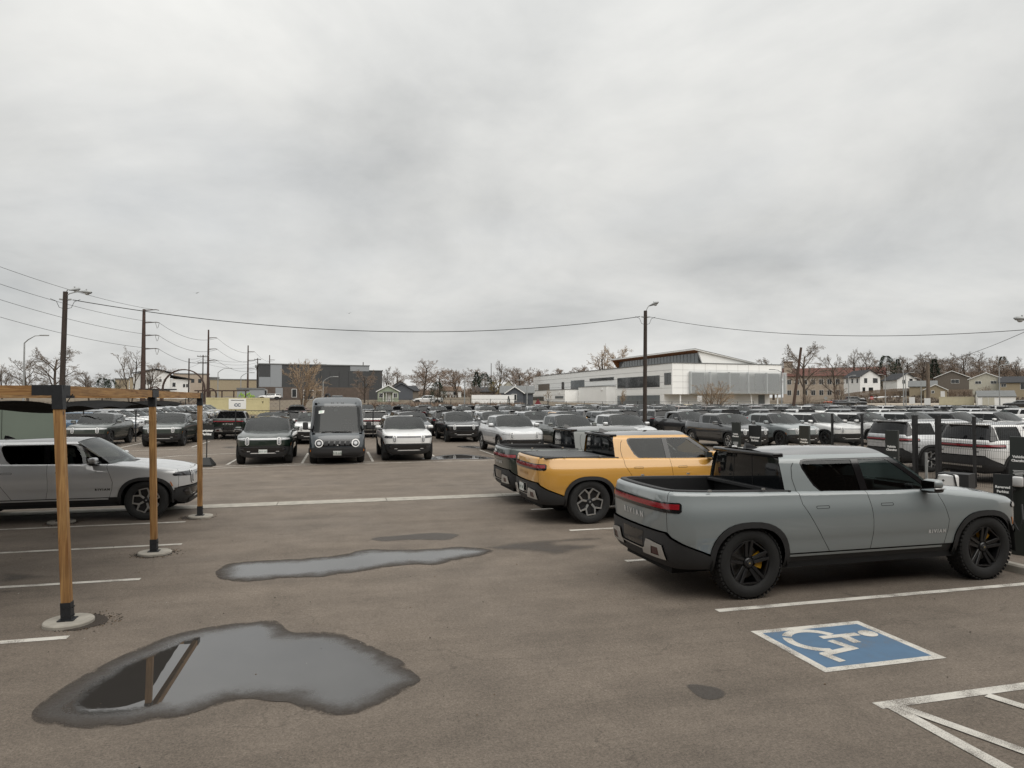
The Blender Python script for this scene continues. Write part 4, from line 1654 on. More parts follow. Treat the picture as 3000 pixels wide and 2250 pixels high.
# ---------------------------------------------------------------- puddles and wet patches
def wet_material(name, deep=True):
    m = bpy.data.materials.new(name)
    m.use_nodes = True
    N, L = m.node_tree.nodes, m.node_tree.links
    b = N['Principled BSDF']
    at = N.new('ShaderNodeAttribute')
    at.attribute_name = 'depth'
    tc = N.new('ShaderNodeTexCoord')
    n = N.new('ShaderNodeTexNoise')
    n.inputs['Scale'].default_value = 3.2
    n.inputs['Detail'].default_value = 10
    n.inputs['Roughness'].default_value = 0.66
    L.new(tc.outputs['Object'], n.inputs['Vector'])
    g = N.new('ShaderNodeTexNoise')
    g.inputs['Scale'].default_value = 60
    g.inputs['Detail'].default_value = 6
    g.inputs['Roughness'].default_value = 0.8
    L.new(tc.outputs['Object'], g.inputs['Vector'])
    d1 = N.new('ShaderNodeMath')
    d1.operation = 'MULTIPLY_ADD'
    d1.inputs[1].default_value = 0.55
    L.new(n.outputs[0], d1.inputs[0])
    L.new(at.outputs['Fac'], d1.inputs[2])
    d2 = N.new('ShaderNodeMath')
    d2.operation = 'MULTIPLY_ADD'
    d2.inputs[1].default_value = 0.34
    L.new(g.outputs[0], d2.inputs[0])
    L.new(d1.outputs[0], d2.inputs[2])

    def rng(a, c, lo, hi):
        r = N.new('ShaderNodeMapRange')
        r.interpolation_type = 'SMOOTHSTEP'
        for k, x in zip(('From Min', 'From Max', 'To Min', 'To Max'), (a, c, lo, hi)):
            r.inputs[k].default_value = x
        L.new(d2.outputs[0], r.inputs[0])
        return r.outputs[0]
    cr = N.new('ShaderNodeMixRGB')
    cr.inputs[1].default_value = (0.078, 0.068, 0.060, 1)
    cr.inputs[2].default_value = (0.040, 0.037, 0.034, 1)
    if deep:
        L.new(rng(.35, .9, 0, 1), cr.inputs[0])
        L.new(rng(.48, 1.0, .60, .005), b.inputs['Roughness'])
        L.new(rng(.50, .98, 1.12, 2.2), b.inputs['IOR'])
        st = rng(.45, .98, .9, 0.0)
    else:
        cr.inputs[0].default_value = 0.25
        b.inputs['Roughness'].default_value = 0.6
        st = rng(0, 1, .6, .6)
    mg = N.new('ShaderNodeMixRGB')
    mg.blend_type = 'MULTIPLY'
    mg.inputs[0].default_value = 0.6
    L.new(cr.outputs[0], mg.inputs[1])
    L.new(g.outputs[0], mg.inputs[2])
    L.new(cr.outputs[0], b.inputs['Base Color'])
    bp = N.new('ShaderNodeBump')
    bp.inputs['Distance'].default_value = 0.004
    L.new(st, bp.inputs['Strength'])
    L.new(g.outputs[0], bp.inputs['Height'])
    L.new(bp.outputs[0], b.inputs['Normal'])
    # ragged soaked edge: the film thins out to nothing
    tr = N.new('ShaderNodeBsdfTransparent')
    ms = N.new('ShaderNodeMixShader')
    L.new(rng(.38, .54, 0, 1) if deep else rng(.50, 1.10, 0, .62), ms.inputs[0])
    L.new(tr.outputs[0], ms.inputs[1])
    L.new(b.outputs[0], ms.inputs[2])
    L.new(ms.outputs[0], N['Material Output'].inputs['Surface'])
    return m


M_WET = wet_material('puddle_water')
M_DAMP = wet_material('damp_asphalt', False)


def puddle(name, px_pts, m, ramp, z=0.0045, label=None):
    poly = []
    for x, y in smooth_curve(px_pts, 4, True):
        r = bearing(x, y)
        t = (z - EYE) / r.z
        poly.append((r.x * t, r.y * t))
    ext = max(max(p[0] for p in poly) - min(p[0] for p in poly), max(p[1] for p in poly) - min(p[1] for p in poly))
    st = min(.16, max(.03, ext / 22))
    P, F, E = flat(poly, (), st, st)
    A = np.array(poly)
    B = np.roll(A, -1, axis=0)
    dep = []
    for p in P:
        d = B - A
        t = np.clip(((p - A) * d).sum(1) / ((d * d).sum(1) + 1e-12), 0, 1)
        q = A + d * t[:, None]
        dep.append(min(1.0, float(np.hypot(*(p - q).T).min()) / ramp))
    me = mk(name, [(p[0], p[1], z + lot_z(p[1])) for p in P], F, m)
    a = me.attributes.new('depth', 'FLOAT', 'POINT')
    a.data.foreach_set('value', dep)
    o = mesh_obj(name, me)
    structure(o)
    return o


K = lambda ox, oy, s, pts: [(ox + a * s, oy + b * s) for a, b in pts]
big = K(40, 1760, .5787, [(90, 585), (110, 540), (200, 470), (310, 400), (400, 350), (560, 270), (700, 210), (850, 160), (1000, 130), (1150, 110), (1280, 98), (1340, 105), (1390, 150), (1440, 160), (1530, 155), (1660, 165), (1760, 205), (1870, 255), (1960, 300), (2010, 350), (2060, 395), (2030, 425), (1960, 465), (1860, 520), (1760, 565), (1650, 578), (1560, 575), (1470, 550), (1400, 515), (1300, 508), (1180, 495), (1080, 515), (950, 555), (850, 585), (700, 605), (560, 630), (420, 648), (300, 640), (180, 635), (110, 610)])
puddle('puddle', big, M_WET, .66)
second = K(540, 1280, .28933, [(315, 1370), (345, 1340), (420, 1290), (560, 1265), (700, 1255), (900, 1245), (1100, 1235), (1300, 1220), (1480, 1205), (1650, 1180), (1750, 1150), (1880, 1135), (2100, 1140), (2236, 1140), (2436, 1135), (2636, 1120), (2786, 1110), (2936, 1120), (3036, 1130), (3136, 1150), (3086, 1180), (2986, 1205), (2836, 1230), (2686, 1265), (2536, 1295), (2386, 1290), (2236, 1295), (2086, 1315), (1900, 1345), (1700, 1375), (1500, 1395), (1400, 1415), (1200, 1420), (900, 1440), (700, 1460), (560, 1468), (440, 1450), (345, 1430)])
puddle('puddle', second, M_WET, .75)
puddle('damp_patch', K(1100, 1280, .28933, [(-70, 1040), (0, 1010), (200, 995), (400, 975), (600, 965), (750, 970), (870, 990), (800, 1030), (700, 1050), (450, 1045), (250, 1050), (100, 1062), (0, 1055)]), M_DAMP, .16)
puddle('damp_patch', K(1100, 1280, .28933, [(1080, 1115), (1300, 1070), (1500, 1050), (1800, 1030), (2300, 1005), (2300, 1050), (1900, 1075), (2300, 1085), (2250, 1135), (2100, 1160), (1950, 1190), (1800, 1215), (1700, 1190), (1500, 1170), (1300, 1160), (1180, 1150)]), M_DAMP, .5)
puddle('damp_patch', K(1800, 1250, .5425, [(380, 1395), (420, 1385), (500, 1395), (570, 1410), (608, 1440), (590, 1465), (540, 1478), (470, 1470), (430, 1445), (400, 1420)]), M_DAMP, .05)
puddle('puddle', K(1080, 1120, .226, [(640, 995), (800, 965), (1000, 940), (1200, 930), (1400, 945), (1600, 975), (1640, 990), (1400, 1000), (1100, 998), (850, 1005)]), M_WET, .8)
puddle('puddle', K(1080, 1120, .226, [(1140, 832), (1250, 820), (1400, 825), (1500, 845), (1400, 858), (1250, 850)]), M_WET, 1.2)
puddle('damp_patch', K(0, 1460, .28933, [(-60, 745), (200, 735), (450, 755), (620, 775), (760, 765), (600, 800), (300, 830), (-60, 860)]), M_DAMP, .5)
puddle('damp_patch', K(0, 1460, .28933, [(-60, 925), (150, 915), (380, 925), (300, 950), (100, 965), (-60, 970)]), M_DAMP, .3)
puddle('damp_patch', K(560, 1120, .27125, [(300, 700), (400, 690), (520, 690), (500, 712), (350, 715)]), M_DAMP, .8)
# ---------------------------------------------------------------- shade structure on the left
def wood_material(name, axis):
    m = bpy.data.materials.new(name)
    m.use_nodes = True
    N, L = m.node_tree.nodes, m.node_tree.links
    b = N['Principled BSDF']
    tc = N.new('ShaderNodeTexCoord')
    mp = N.new('ShaderNodeMapping')
    sc = [14, 14, 14]
    sc['xyz'.index(axis)] = 0.9
    mp.inputs['Scale'].default_value = sc
    L.new(tc.outputs['Object'], mp.inputs[0])
    n = N.new('ShaderNodeTexNoise')
    n.inputs['Scale'].default_value = 1.6
    n.inputs['Detail'].default_value = 8
    n.inputs['Distortion'].default_value = 1.4
    L.new(mp.outputs[0], n.inputs['Vector'])
    n2 = N.new('ShaderNodeTexNoise')
    n2.inputs['Scale'].default_value = 2.5
    n2.inputs['Detail'].default_value = 5
    L.new(tc.outputs['Object'], n2.inputs['Vector'])
    vo = N.new('ShaderNodeTexVoronoi')
    vo.inputs['Scale'].default_value = 3.2
    L.new(tc.outputs['Object'], vo.inputs['Vector'])
    r = N.new('ShaderNodeValToRGB')
    e = r.color_ramp.elements
    e[0].position, e[0].color = .32, (.19, .085, .026, 1)
    e[1].position, e[1].color = .66, (.43, .25, .095, 1)
    L.new(n.outputs[0], r.inputs[0])
    k = N.new('ShaderNodeMapRange')
    k.inputs['From Min'].default_value = .05
    k.inputs['From Max'].default_value = .10
    k.inputs['To Min'].default_value = .22
    k.inputs['To Max'].default_value = 1.0
    L.new(vo.outputs['Distance'], k.inputs[0])
    k2 = N.new('ShaderNodeMapRange')
    k2.inputs['From Min'].default_value = .3
    k2.inputs['From Max'].default_value = .7
    k2.inputs['To Min'].default_value = .78
    k2.inputs['To Max'].default_value = 1.15
    L.new(n2.outputs[0], k2.inputs[0])
    mm = N.new('ShaderNodeMath')
    mm.operation = 'MULTIPLY'
    L.new(k.outputs[0], mm.inputs[0])
    L.new(k2.outputs[0], mm.inputs[1])
    s = N.new('ShaderNodeVectorMath')
    s.operation = 'SCALE'
    L.new(r.outputs[0], s.inputs[0])
    L.new(mm.outputs[0], s.inputs['Scale'])
    L.new(s.outputs[0], b.inputs['Base Color'])
    b.inputs['Roughness'].default_value = .65
    bp = N.new('ShaderNodeBump')
    bp.inputs['Strength'].default_value = .25
    bp.inputs['Distance'].default_value = .004
    L.new(n.outputs[0], bp.inputs['Height'])
    L.new(bp.outputs[0], b.inputs['Normal'])
    return m


M_WOODZ, M_WOODX, M_WOODY = wood_material('timber_post', 'z'), wood_material('timber_beam_x', 'x'), wood_material('timber_beam_y', 'y')
M_BRKT = mat('black_bracket', (.016, .018, .021), .55, vary=.3, vscale=20)
M_CLOTH = mat('shade_cloth', (.018, .018, .018), 1.0, spec=.05, vary=.35, vscale=2, bump=.1, bscale=500)
M_DIRT = mat('dirt', (.045, .035, .027), .95, vary=.5, vscale=30, bump=.6, bscale=60)
M_LEAF = mat('dead_leaf', (.13, .085, .05), .9)


def pergola():
    root = empty('pergola', 'timber post pergola with black brackets and charcoal shade cloth, at left edge', 'pergola', (-2.75, 8.49, 0))
    ox, oy = -2.75, 8.49
    hw_ = .0445
    posts = {}
    rows = [0.0, 3.5, 7.03]
    zt = 2.50
    for cu, lean in ((0.0, True), (-2.5, False), (-5.0, False)):
        for k, dv in enumerate(rows):
            # posts lean slightly: foot against head
            du = {0: (-.03, -.155), 1: (.02, -.035), 2: (.08, .05)}[k] if cu == 0 else (.02, 0)
            fx, fy = cu + du[0], dv
            tx, ty = cu + du[1], dv
            mb = MB()

            def sq(a, z, h):
                t = (z) / zt
                x, y = fx + (tx - fx) * t, fy + (ty - fy) * t
                return [(x - h, y - h, z), (x + h, y - h, z), (x + h, y + h, z), (x - h, y + h, z)]
            F6 = [(0, 1, 5, 4), (1, 2, 6, 5), (2, 3, 7, 6), (3, 0, 4, 7), (4, 5, 6, 7), (3, 2, 1, 0)]
            mb.add(sq(0, .20, hw_) + sq(0, 2.42, hw_), F6)
            mb.build('post', M_WOODZ, root)
            s = MB().add(sq(0, .045, hw_ + .006) + sq(0, .235, hw_ + .006), F6)
            s.add(sq(0, .04, hw_ + .035) + sq(0, .052, hw_ + .035), F6)
            so = s.build('post_shoe', M_BRKT, root)
            bo = MB()
            for (ax, ay) in ((0, -1), (1, 0)):
                for zz in (.09, .18):
                    for off in (-.025, .025):
                        cx = fx + (off if ax == 0 else hw_ + .008)
                        cy = fy + (off if ay == 0 else -hw_ - .008)
                        bo.box(cx - .006, cx + .006, cy - .006, cy + .006, zz - .006, zz + .006)
            bo.build('bolt_set', M_BRKT, so)['kind'] = 'stuff'
            # corner bracket on the head
            c = MB().add(sq(0, 2.335, hw_ + .008) + sq(0, 2.60, hw_ + .008), F6)
            if k > 0:
                c.box(tx - hw_ - .0075, tx + hw_ + .0075, ty - .19, ty, 2.485, 2.599)
            if k < 2:
                c.box(tx - hw_ - .0075, tx + hw_ + .0075, ty, ty + .19, 2.485, 2.599)
            if k != 1 and cu > -5:
                c.box(tx - .24, tx, ty - hw_ - .0075, ty + hw_ + .0075, 2.485, 2.5985)
            if k != 1 and cu < 0:
                c.box(tx, tx + .24, ty - hw_ - .0075, ty + hw_ + .0075, 2.485, 2.5985)
            c.build('bracket', M_BRKT, root)
            # concrete footing
            f = MB()
            prof = [(0, -.02), (.245, -.02), (.245, .030), (.235, .042), (0, .042)]
            f.lathe(prof, 28, 0, 'z', (fx + .01, fy, 0))
            f.build('footing', M_CONC, root, smooth=True, auto=35)
    for cu in (0.0, -2.5, -5.0):
        for a, b in ((0, 3.5), (3.5, 7.03)):
            sh = {0: -.155, 3.5: -.035, 7.03: .05} if cu == 0 else {0: 0, 3.5: 0, 7.03: 0}
            xa, xb = cu + sh[a], cu + sh[b]
            MB().add([(xa - hw_, a + .1, 2.488), (xa + hw_, a + .1, 2.488), (xb + hw_, b - .1, 2.488), (xb - hw_, b - .1, 2.488), (xa - hw_, a + .1, 2.593), (xa + hw_, a + .1, 2.593), (xb + hw_, b - .1, 2.593), (xb - hw_, b - .1, 2.593)],
                     [(0, 3, 2, 1), (4, 5, 6, 7), (0, 1, 5, 4), (1, 2, 6, 5), (2, 3, 7, 6), (3, 0, 4, 7)]).build('beam', M_WOODY, root)
    for dv in (0, 7.03):
        for a, b in ((-2.5, 0), (-5.0, -2.5)):
            MB().box(a + .10, b - .10 - (.155 if b == 0 and dv == 0 else 0), dv - hw_, dv + hw_, 2.487, 2.592).build('beam', M_WOODX, root)
    # shade cloth panels slung under the beams
    for cu in (-2.5, -5.0):
        for (a, b, sag) in ((.12, 3.35, .14), (3.65, 6.85, .11)):
            nu, nv = 18, 26
            V = []
            for j in range(nv + 1):
                for i in range(nu + 1):
                    s, t = i / nu, j / nv
                    u = cu + .10 + 2.30 * s
                    v = a + (b - a) * t
                    scal = abs(math.sin(t * math.pi * 3.0)) ** .7
                    w = sag * (4 * t * (1 - t)) ** .6 * (.45 + .55 * 4 * s * (1 - s))
                    edge = max(0, 1 - min(s, 1 - s) * 8)
                    z = 2.50 - .10 - w * .75 - .05 * math.sin(7 * t + 5 * s) * (4 * s * (1 - s)) - .05 * edge * (1 - scal)
                    u += (.5 - s) * .10 * (scal if False else 1) * (1 - abs(math.cos(t * math.pi * 3)) * .5)
                    V.append((u, v, z))
            F = [(j * (nu + 1) + i, j * (nu + 1) + i + 1, (j + 1) * (nu + 1) + i + 1, (j + 1) * (nu + 1) + i) for j in range(nv) for i in range(nu)]
            mesh_obj('shade_cloth', mk('shade_cloth', V, F, M_CLOTH, smooth=True), root)
            for (x, y, dx, dy) in ((cu + .12, a + .02, -.1, -.1), (cu + 2.38, a + .02, .1, -.1), (cu + .12, b - .02, -.1, .1), (cu + 2.38, b - .02, .1, .1)):
                MB().tube([(x, y, 2.41), (x + dx * .9, y + dy, 2.50)], .006, 5).build('tie', M_BRKT, root)
    return root


pergola()
# crumbs and leaves round the footings
for (u, v) in ((-2.64, 8.49), (-2.72, 11.99), (-2.75, 15.5), (-5.22, 15.5)):
    mb = MB()
    for _ in range(260):
        a = rnd.uniform(0, 2 * math.pi)
        r = .25 + abs(rnd.gauss(0, .055)) * (1.5 if math.cos(a - .3) > .2 else .8)
        s = rnd.uniform(.004, .016)
        c = Vector((u + r * math.cos(a), v + r * math.sin(a), 0))
        t = rnd.uniform(0, 6.28)
        k = [(c.x + s * math.cos(t + j * 2.1), c.y + s * math.sin(t + j * 2.1), .002) for j in range(3)] + [(c.x, c.y, s * rnd.uniform(.4, 1.1))]
        mb.add(k, [(0, 1, 3), (1, 2, 3), (2, 0, 3)], rnd.choice((0, 0, 0, 1)))
    o = mb.build('gravel_crumbs', [M_DIRT, M_LEAF])
    structure(o, 'stuff')
    tag(o, 'dark crumbs and dead leaves scattered round the pergola footing', 'debris')
    sk = [(u + .265 * math.cos(a) * (1 + .10 * math.sin(3 * a + u)), v + .265 * math.sin(a) * (1 + .10 * math.cos(4 * a))) for a in np.linspace(0, 2 * math.pi, 24)[:-1]]
    structure(sheet_poly('dirt_ring', sk, M_DIRT, .0045, None), 'structure')
# small litter on the asphalt
mb = MB()
for _ in range(420):
    u, v = rnd.uniform(-6, 8), rnd.uniform(3.2, 16)
    s = rnd.choice((.004, .006, .006, .009, .012))
    t = rnd.uniform(0, 6.28)
    k = [(u + s * math.cos(t + j * 2.1), v + s * math.sin(t + j * 2.1), .003) for j in range(3)] + [(u, v, .003 + s * .7)]
    mb.add(k, [(0, 1, 3), (1, 2, 3), (2, 0, 3)], rnd.choice((0, 0, 1, 2)))
o = mb.build('grit', [M_DIRT, M_LEAF, M_CONC])
structure(o, 'stuff')
tag(o, 'loose grit and leaf bits strewn over the asphalt', 'grit')

# ---------------------------------------------------------------- signs
M_SIGNB = mat('sign_black', (.012, .013, .013), .55)
M_SIGNG = mat('sign_dark_green', (.022, .026, .023), .5)
M_ALU = mat('aluminium', (.52, .52, .51), .4, metal=.8)
M_GALV = mat('galvanised', (.33, .34, .34), .5, metal=.5, vary=.15, vscale=8)


def write(parent, text, size, at, rz, m, z_line=None, name='lettering', depth=.003):
    """flat raised lettering standing upright on a face whose outward normal is rz-90deg"""
    V, F = text_flat(text, size, bold=.006 * size / .1)
    R = Matrix.Rotation(rz, 3, 'Z')
    VV = [R @ Vector((v[0], -depth, v[1])) + Vector(at) for v in V]
    return MB().add(VV, F).build(name, m, parent)


def sign_board(name, label, u, v, rz, lines, zc, w, h, pole=None, base=None, size=.1, m=M_SIGNB, cat='sign', top_text=.0):
    root = empty(name, label, cat, (u, v, lot_z(v)), rz)
    b = MB().box(-w / 2, w / 2, -.012, .012, zc - h / 2, zc + h / 2).build('board', m, root)
    for i, (t, s, z) in enumerate(lines):
        write(b, t, s, (0, -.012, z), 0, M_LETTERW)
    if pole:
        MB().tube([(0, .02, 0), (0, .02, zc + h / 2 - .03)], .022, 8).build('pole', M_SIGNB, root)
    if base:
        mb = MB()
        r = .27
        mb.add([(-r, -r, 0), (r, -r, 0), (r, r, 0), (-r, r, 0), (-r, -r, .07), (r, -r, .07), (r, r, .07), (-r, r, .07), (-.12, -.12, .32), (.12, -.12, .32), (.12, .12, .32), (-.12, .12, .32)],
               [(0, 1, 5, 4), (1, 2, 6, 5), (2, 3, 7, 6), (3, 0, 4, 7), (4, 5, 9, 8), (5, 6, 10, 9), (6, 7, 11, 10), (7, 4, 8, 11), (8, 9, 10, 11)])
        mb.build('foot', M_SIGNB, root)
    return root


sign_board('parking_sign', 'black customer parking sign on a heavy square foot beside the dark green suv', -4.55, 27.6, math.radians(-8), [('Customer', .115, 1.33), ('Parking', .115, 1.20)], 1.27, .50, .56, True, True)
RZ_CH = math.radians(-64)          # charger faces look back along the bays
for k, (v, nm) in enumerate(((8.43, 'nearest, at the right edge behind the grey pickup hood'), (10.96, 'between the grey pickup and the silver suv'), (13.5, 'in front of the bluish grey pickup'), (16.25, 'in front of the charcoal pickup'))):
    root = empty('charging_pedestal', 'tall dark vehicle charging pedestal, ' + nm, 'charger', (10.5, v, 0), RZ_CH, 'vehicle charging pedestals')
    body = MB().box(-.115, .115, -.04, .04, .0, 1.86)
    o = body.build('panel', M_SIGNG, root)
    write(o, 'Vehicle', .052, (0, -.04, 1.545), 0, M_LETTERW)
    write(o, 'Charging', .052, (0, -.04, 1.485), 0, M_LETTERW)
    for i in range(4):
        wd = (.15, .13, .15, .10)[i]
        MB().box(-wd / 2, wd / 2, -.043, -.0405, 1.325 - i * .022, 1.333 - i * .022).build('small_print', M_LETTERW, o)
    wb = MB()
    g = rbox(-.07, .07, -.13, -.055, 1.08, 1.24, .02, 2)
    mesh_obj('charge_box', mk('charge_box', *g[:2], M_WSILV, g[2]), root)
    MB().tube([(.06, -.16, .82), (.10, -.28, .60), (.05, -.30, .42), (-.03, -.26, .55), (-.06, -.20, .95), (-.02, -.205, 1.05)], .016, 6).build('cable', M_BLACKP, root)
for (u, v, lab, zc) in ((10.15, 8.42, 'black reserved parking sign in front of the light grey pickup', 1.06), (10.3, 11.15, 'black reserved parking sign seen through the light grey pickup cab', .94)):
    sign_board('parking_sign', lab, u, v, RZ_CH, [('Reserved', .052, zc + .02), ('Parking', .052, zc - .05)], zc, .25, .44, True, False)
sign_board('parking_sign', 'black customer parking sign standing by the charcoal pickup', 10.9, 16.0, RZ_CH, [('Customer', .07, 1.46), ('Parking', .07, 1.38)], 1.52, .36, .52, True, True)
# utility cabinet with white box and aluminium strut near the fence gate
root = empty('utility_cabinet', 'white utility box with black hood by the wire fence gate', 'cabinet', (13.7, 12.7, 0), RZ_CH)
g = rbox(-.20, .20, -.14, .14, .02, .74, .06, 3)
mesh_obj('cabinet_body', mk('cabinet_body', *g[:2], M_WSILV, g[2]), root)
MB().tube([(-.21, -.14, .60), (-.16, -.15, .75), (0, -.16, .78), (.17, -.15, .74), (.23, -.14, .4), (.24, -.14, .1)], .02, 6).build('cable', M_BLACKP, root)
q = .03
MB().prism([(0 - .05, .58), (-.05 + q, .61), (-.05, .64), (-.05 - q, .61)], 'y', -.143, -.146).build('emblem', M_LETTER, root)
tag(MB().box(-.02, .02, -.02, .02, 0, 1.25).build('strut_post', M_GALV, None, (13.1, 12.7, 0), .2), 'thin galvanised strut standing beside the white utility box', 'post')
tag(MB().box(-.32, .32, -.25, .25, .0, .70).build('planter_box', M_BLACKP, None, (14.5, 13.2, 0), RZ_CH), 'low black box on the ground before the wire fence', 'box')
# wheel stop
ws = MB().prism([(-.09, 0), (.09, 0), (.075, .09), (.05, .115), (-.05, .115), (-.075, .09)], 'y', -.85, .85)
tag(ws.build('wheel_stop', M_CONC, None, (9.42, 8.3, 0)), 'low concrete wheel stop under the nose of the light grey pickup', 'wheel stop')
# black splash mat on the ground in front of the grey pickup
for v in (10.85, 13.4):
    ws = MB().prism([(-.09, 0), (.09, 0), (.075, .09), (.05, .115), (-.05, .115), (-.075, .09)], 'y', -.85, .85)
    tag(ws.build('wheel_stop', M_CONC, None, (9.42, v, 0)), 'low concrete wheel stop at the head of the ' + ('orange-yellow' if v < 12 else 'dark green') + ' pickup bay', 'wheel stop')

# ---------------------------------------------------------------- fences
M_FENCE = mat('fence_black', (.012, .012, .013), .5)


def wire_fence(name, label, a, b, posts, h=1.85, z0=0.03, dx=.055, thick=.0036, folds=True, cat='fence', thickposts=()):
    """welded wire panels between square posts; a,b ground points"""
    a, b = Vector((a[0], a[1], 0)), Vector((b[0], b[1], 0))
    d = (b - a)
    Lg = d.length
    d.normalize()
    nrm = Vector((-d.y, d.x, 0))
    root = empty(name, label, cat, (a.x, a.y, lot_z(a.y)), math.atan2(d.y, d.x))
    ts = posts
    for t in ts:
        w = .06 if t in thickposts else .033
        p = MB().box(t - w, t + w, -w, w, 0, h + .12)
        p.box(t - w - .006, t + w + .006, -w - .006, w + .006, h + .12, h + .14)
        po = p.build('post', M_FENCE, root)
        for zz in (.35, 1.0, h - .15):
            MB().box(t - w - .06, t + w + .06, -w - .012, -w, zz - .015, zz + .015).build('clamp', M_FENCE, po)
    for t0, t1 in zip(ts[:-1], ts[1:]):
        m = MB()
        n = int((t1 - t0) / dx)
        fz = [z0 + k * .05 for k in range(int(h / .05) + 1)]
        prof = []
        for z in (z0, .42, .47, .52, 1.05, 1.10, 1.15, h - .14, h - .09, h - .04, h):
            prof.append((.018 if round(z, 2) in (.47, 1.10, round(h - .09, 2)) else 0, z))
        for k in range(1, n):
            t = t0 + (t1 - t0) * k / n
            V, F = [], []
            for (y, z) in prof:
                V += [(t - thick, y - thick, z), (t + thick, y - thick, z), (t, y + thick, z)]
            for i in range(len(prof) - 1):
                for j in range(3):
                    F.append((3 * i + j, 3 * i + (j + 1) % 3, 3 * i + 3 + (j + 1) % 3, 3 * i + 3 + j))
            m.add(V, F)
        for z in [.06 + .2 * k for k in range(int(h / .2) + 1)]:
            m.box(t0, t1, -.006, .0, z - .003, z + .003)
        o = m.build('wire_mesh', M_FENCE, root)
        o['kind'] = 'stuff'
    return root


wire_fence('wire_fence', 'black welded wire fence with gate posts at right before the silver suv', (17.5, 10.6), (17.5, 21.0), [0, 2.35, 4.74, 5.93, 6.77, 8.96, 10.4], thickposts=(5.93, 6.77))


def chain_fence(name, label, pts, step=2.9, h=1.83, mesh=True, rail=True, dx=.16, th=.004):
    root = empty(name, label, 'fence', (pts[0][0], pts[0][1], 0))
    o0 = Vector((pts[0][0], pts[0][1], 0))
    m = MB()
    for (a, b) in zip(pts[:-1], pts[1:]):
        A, B = Vector((a[0], a[1], 0)), Vector((b[0], b[1], 0))
        n = max(1, round((B - A).length / step))
        gz = lambda p: ground_z(p.x, p.y) if p.y > 84 else lot_z(p.y)
        for k in range(n + 1):
            p = A + (B - A) * k / n
            z = gz(p)
            MB().tube([(p.x - o0.x, p.y - o0.y, z - .05), (p.x - o0.x, p.y - o0.y, z + h + .06)], .038, 6).build('post', M_FENCE, root)
        d = (B - A).normalized()
        for k in range(n):
            p, q = A + (B - A) * k / n - o0, A + (B - A) * (k + 1) / n - o0
            zp, zq = gz(p + o0), gz(q + o0)
            if rail:
                MB().tube([(p.x, p.y, zp + h), (q.x, q.y, zq + h)], .024, 5).build('rail', M_FENCE, root)
            if mesh:
                L_ = (q - p).length
                c = int(L_ / dx)
                for sg in (1, -1):
                    for i in range(-int(h / dx), c + 1):
                        x0, x1 = i * dx, i * dx + h
                        if sg < 0:
                            x0, x1 = x1, x0
                        z0_, z1_ = 0.0, h
                        # clip to the bay
                        def cl(xa, za, xb, zb):
                            if xa > xb:
                                xa, za, xb, zb = xb, zb, xa, za
                            if xb <= 0 or xa >= L_:
                                return None
                            if xa < 0:
                                za = za + (zb - za) * (0 - xa) / (xb - xa)
                                xa = 0
                            if xb > L_:
                                zb = za + (zb - za) * (L_ - xa) / (xb - xa)
                                xb = L_
                            return xa, za, xb, zb
                        r = cl(x0, z0_, x1, z1_)
                        if r is None or r[2] - r[0] < .02:
                            continue
                        P0 = p + d * r[0]
                        P1 = p + d * r[2]
                        za = zp + (zq - zp) * r[0] / L_ + r[1]
                        zb = zp + (zq - zp) * r[2] / L_ + r[3]
                        nn = Vector((-d.y, d.x, 0)) * th
                        m.add([(P0.x, P0.y, za - th), (P0.x, P0.y, za + th), (P1.x, P1.y, zb + th), (P1.x, P1.y, zb - th)], [(0, 1, 2, 3)])
    if mesh and m.F:
        o = m.build('chain_mesh', M_FENCE, root)
        o['kind'] = 'stuff'
    return root


chain_fence('chain_link_fence', 'inner black chain-link fence running behind the customer rows', [(-17, 45.35), (16.5, 45.35)], dx=.22, th=.005)
chain_fence('chain_link_fence', 'side black chain-link fence along the left of the storage lot', [(-18.2, 40), (-18.6, 97)], dx=.35, th=.006)
chain_fence('chain_link_fence', 'outer black chain-link fence along the far end of the lot', [(-18.6, 97.2), (66, 97.2)], dx=.6, th=.006)
chain_fence('chain_link_fence', 'black fence at far right in front of the cream container', [(58, 78), (80, 62), (95, 52)], dx=.6, th=.006)


# ---------------------------------------------------------------- light poles and wires
M_POLE = mat('pole_timber', (.045, .032, .025), .85, vary=.5, vscale=3, stretch=(6, 6, .5), bump=.5, bscale=20)
M_POLEL = mat('pole_timber_pale', (.15, .115, .085), .85, vary=.4, vscale=3, stretch=(6, 6, .5))
M_LAMP = mat('lamp_grey', (.34, .35, .35), .45, metal=.3)
M_LAMPG = mat('lamp_glass', (.45, .46, .45), .2)
M_RUST = mat('weathered_steel', (.060, .036, .028), .8, vary=.4, vscale=2)
M_WIRE = mat('wire', (.018, .018, .018), .6)


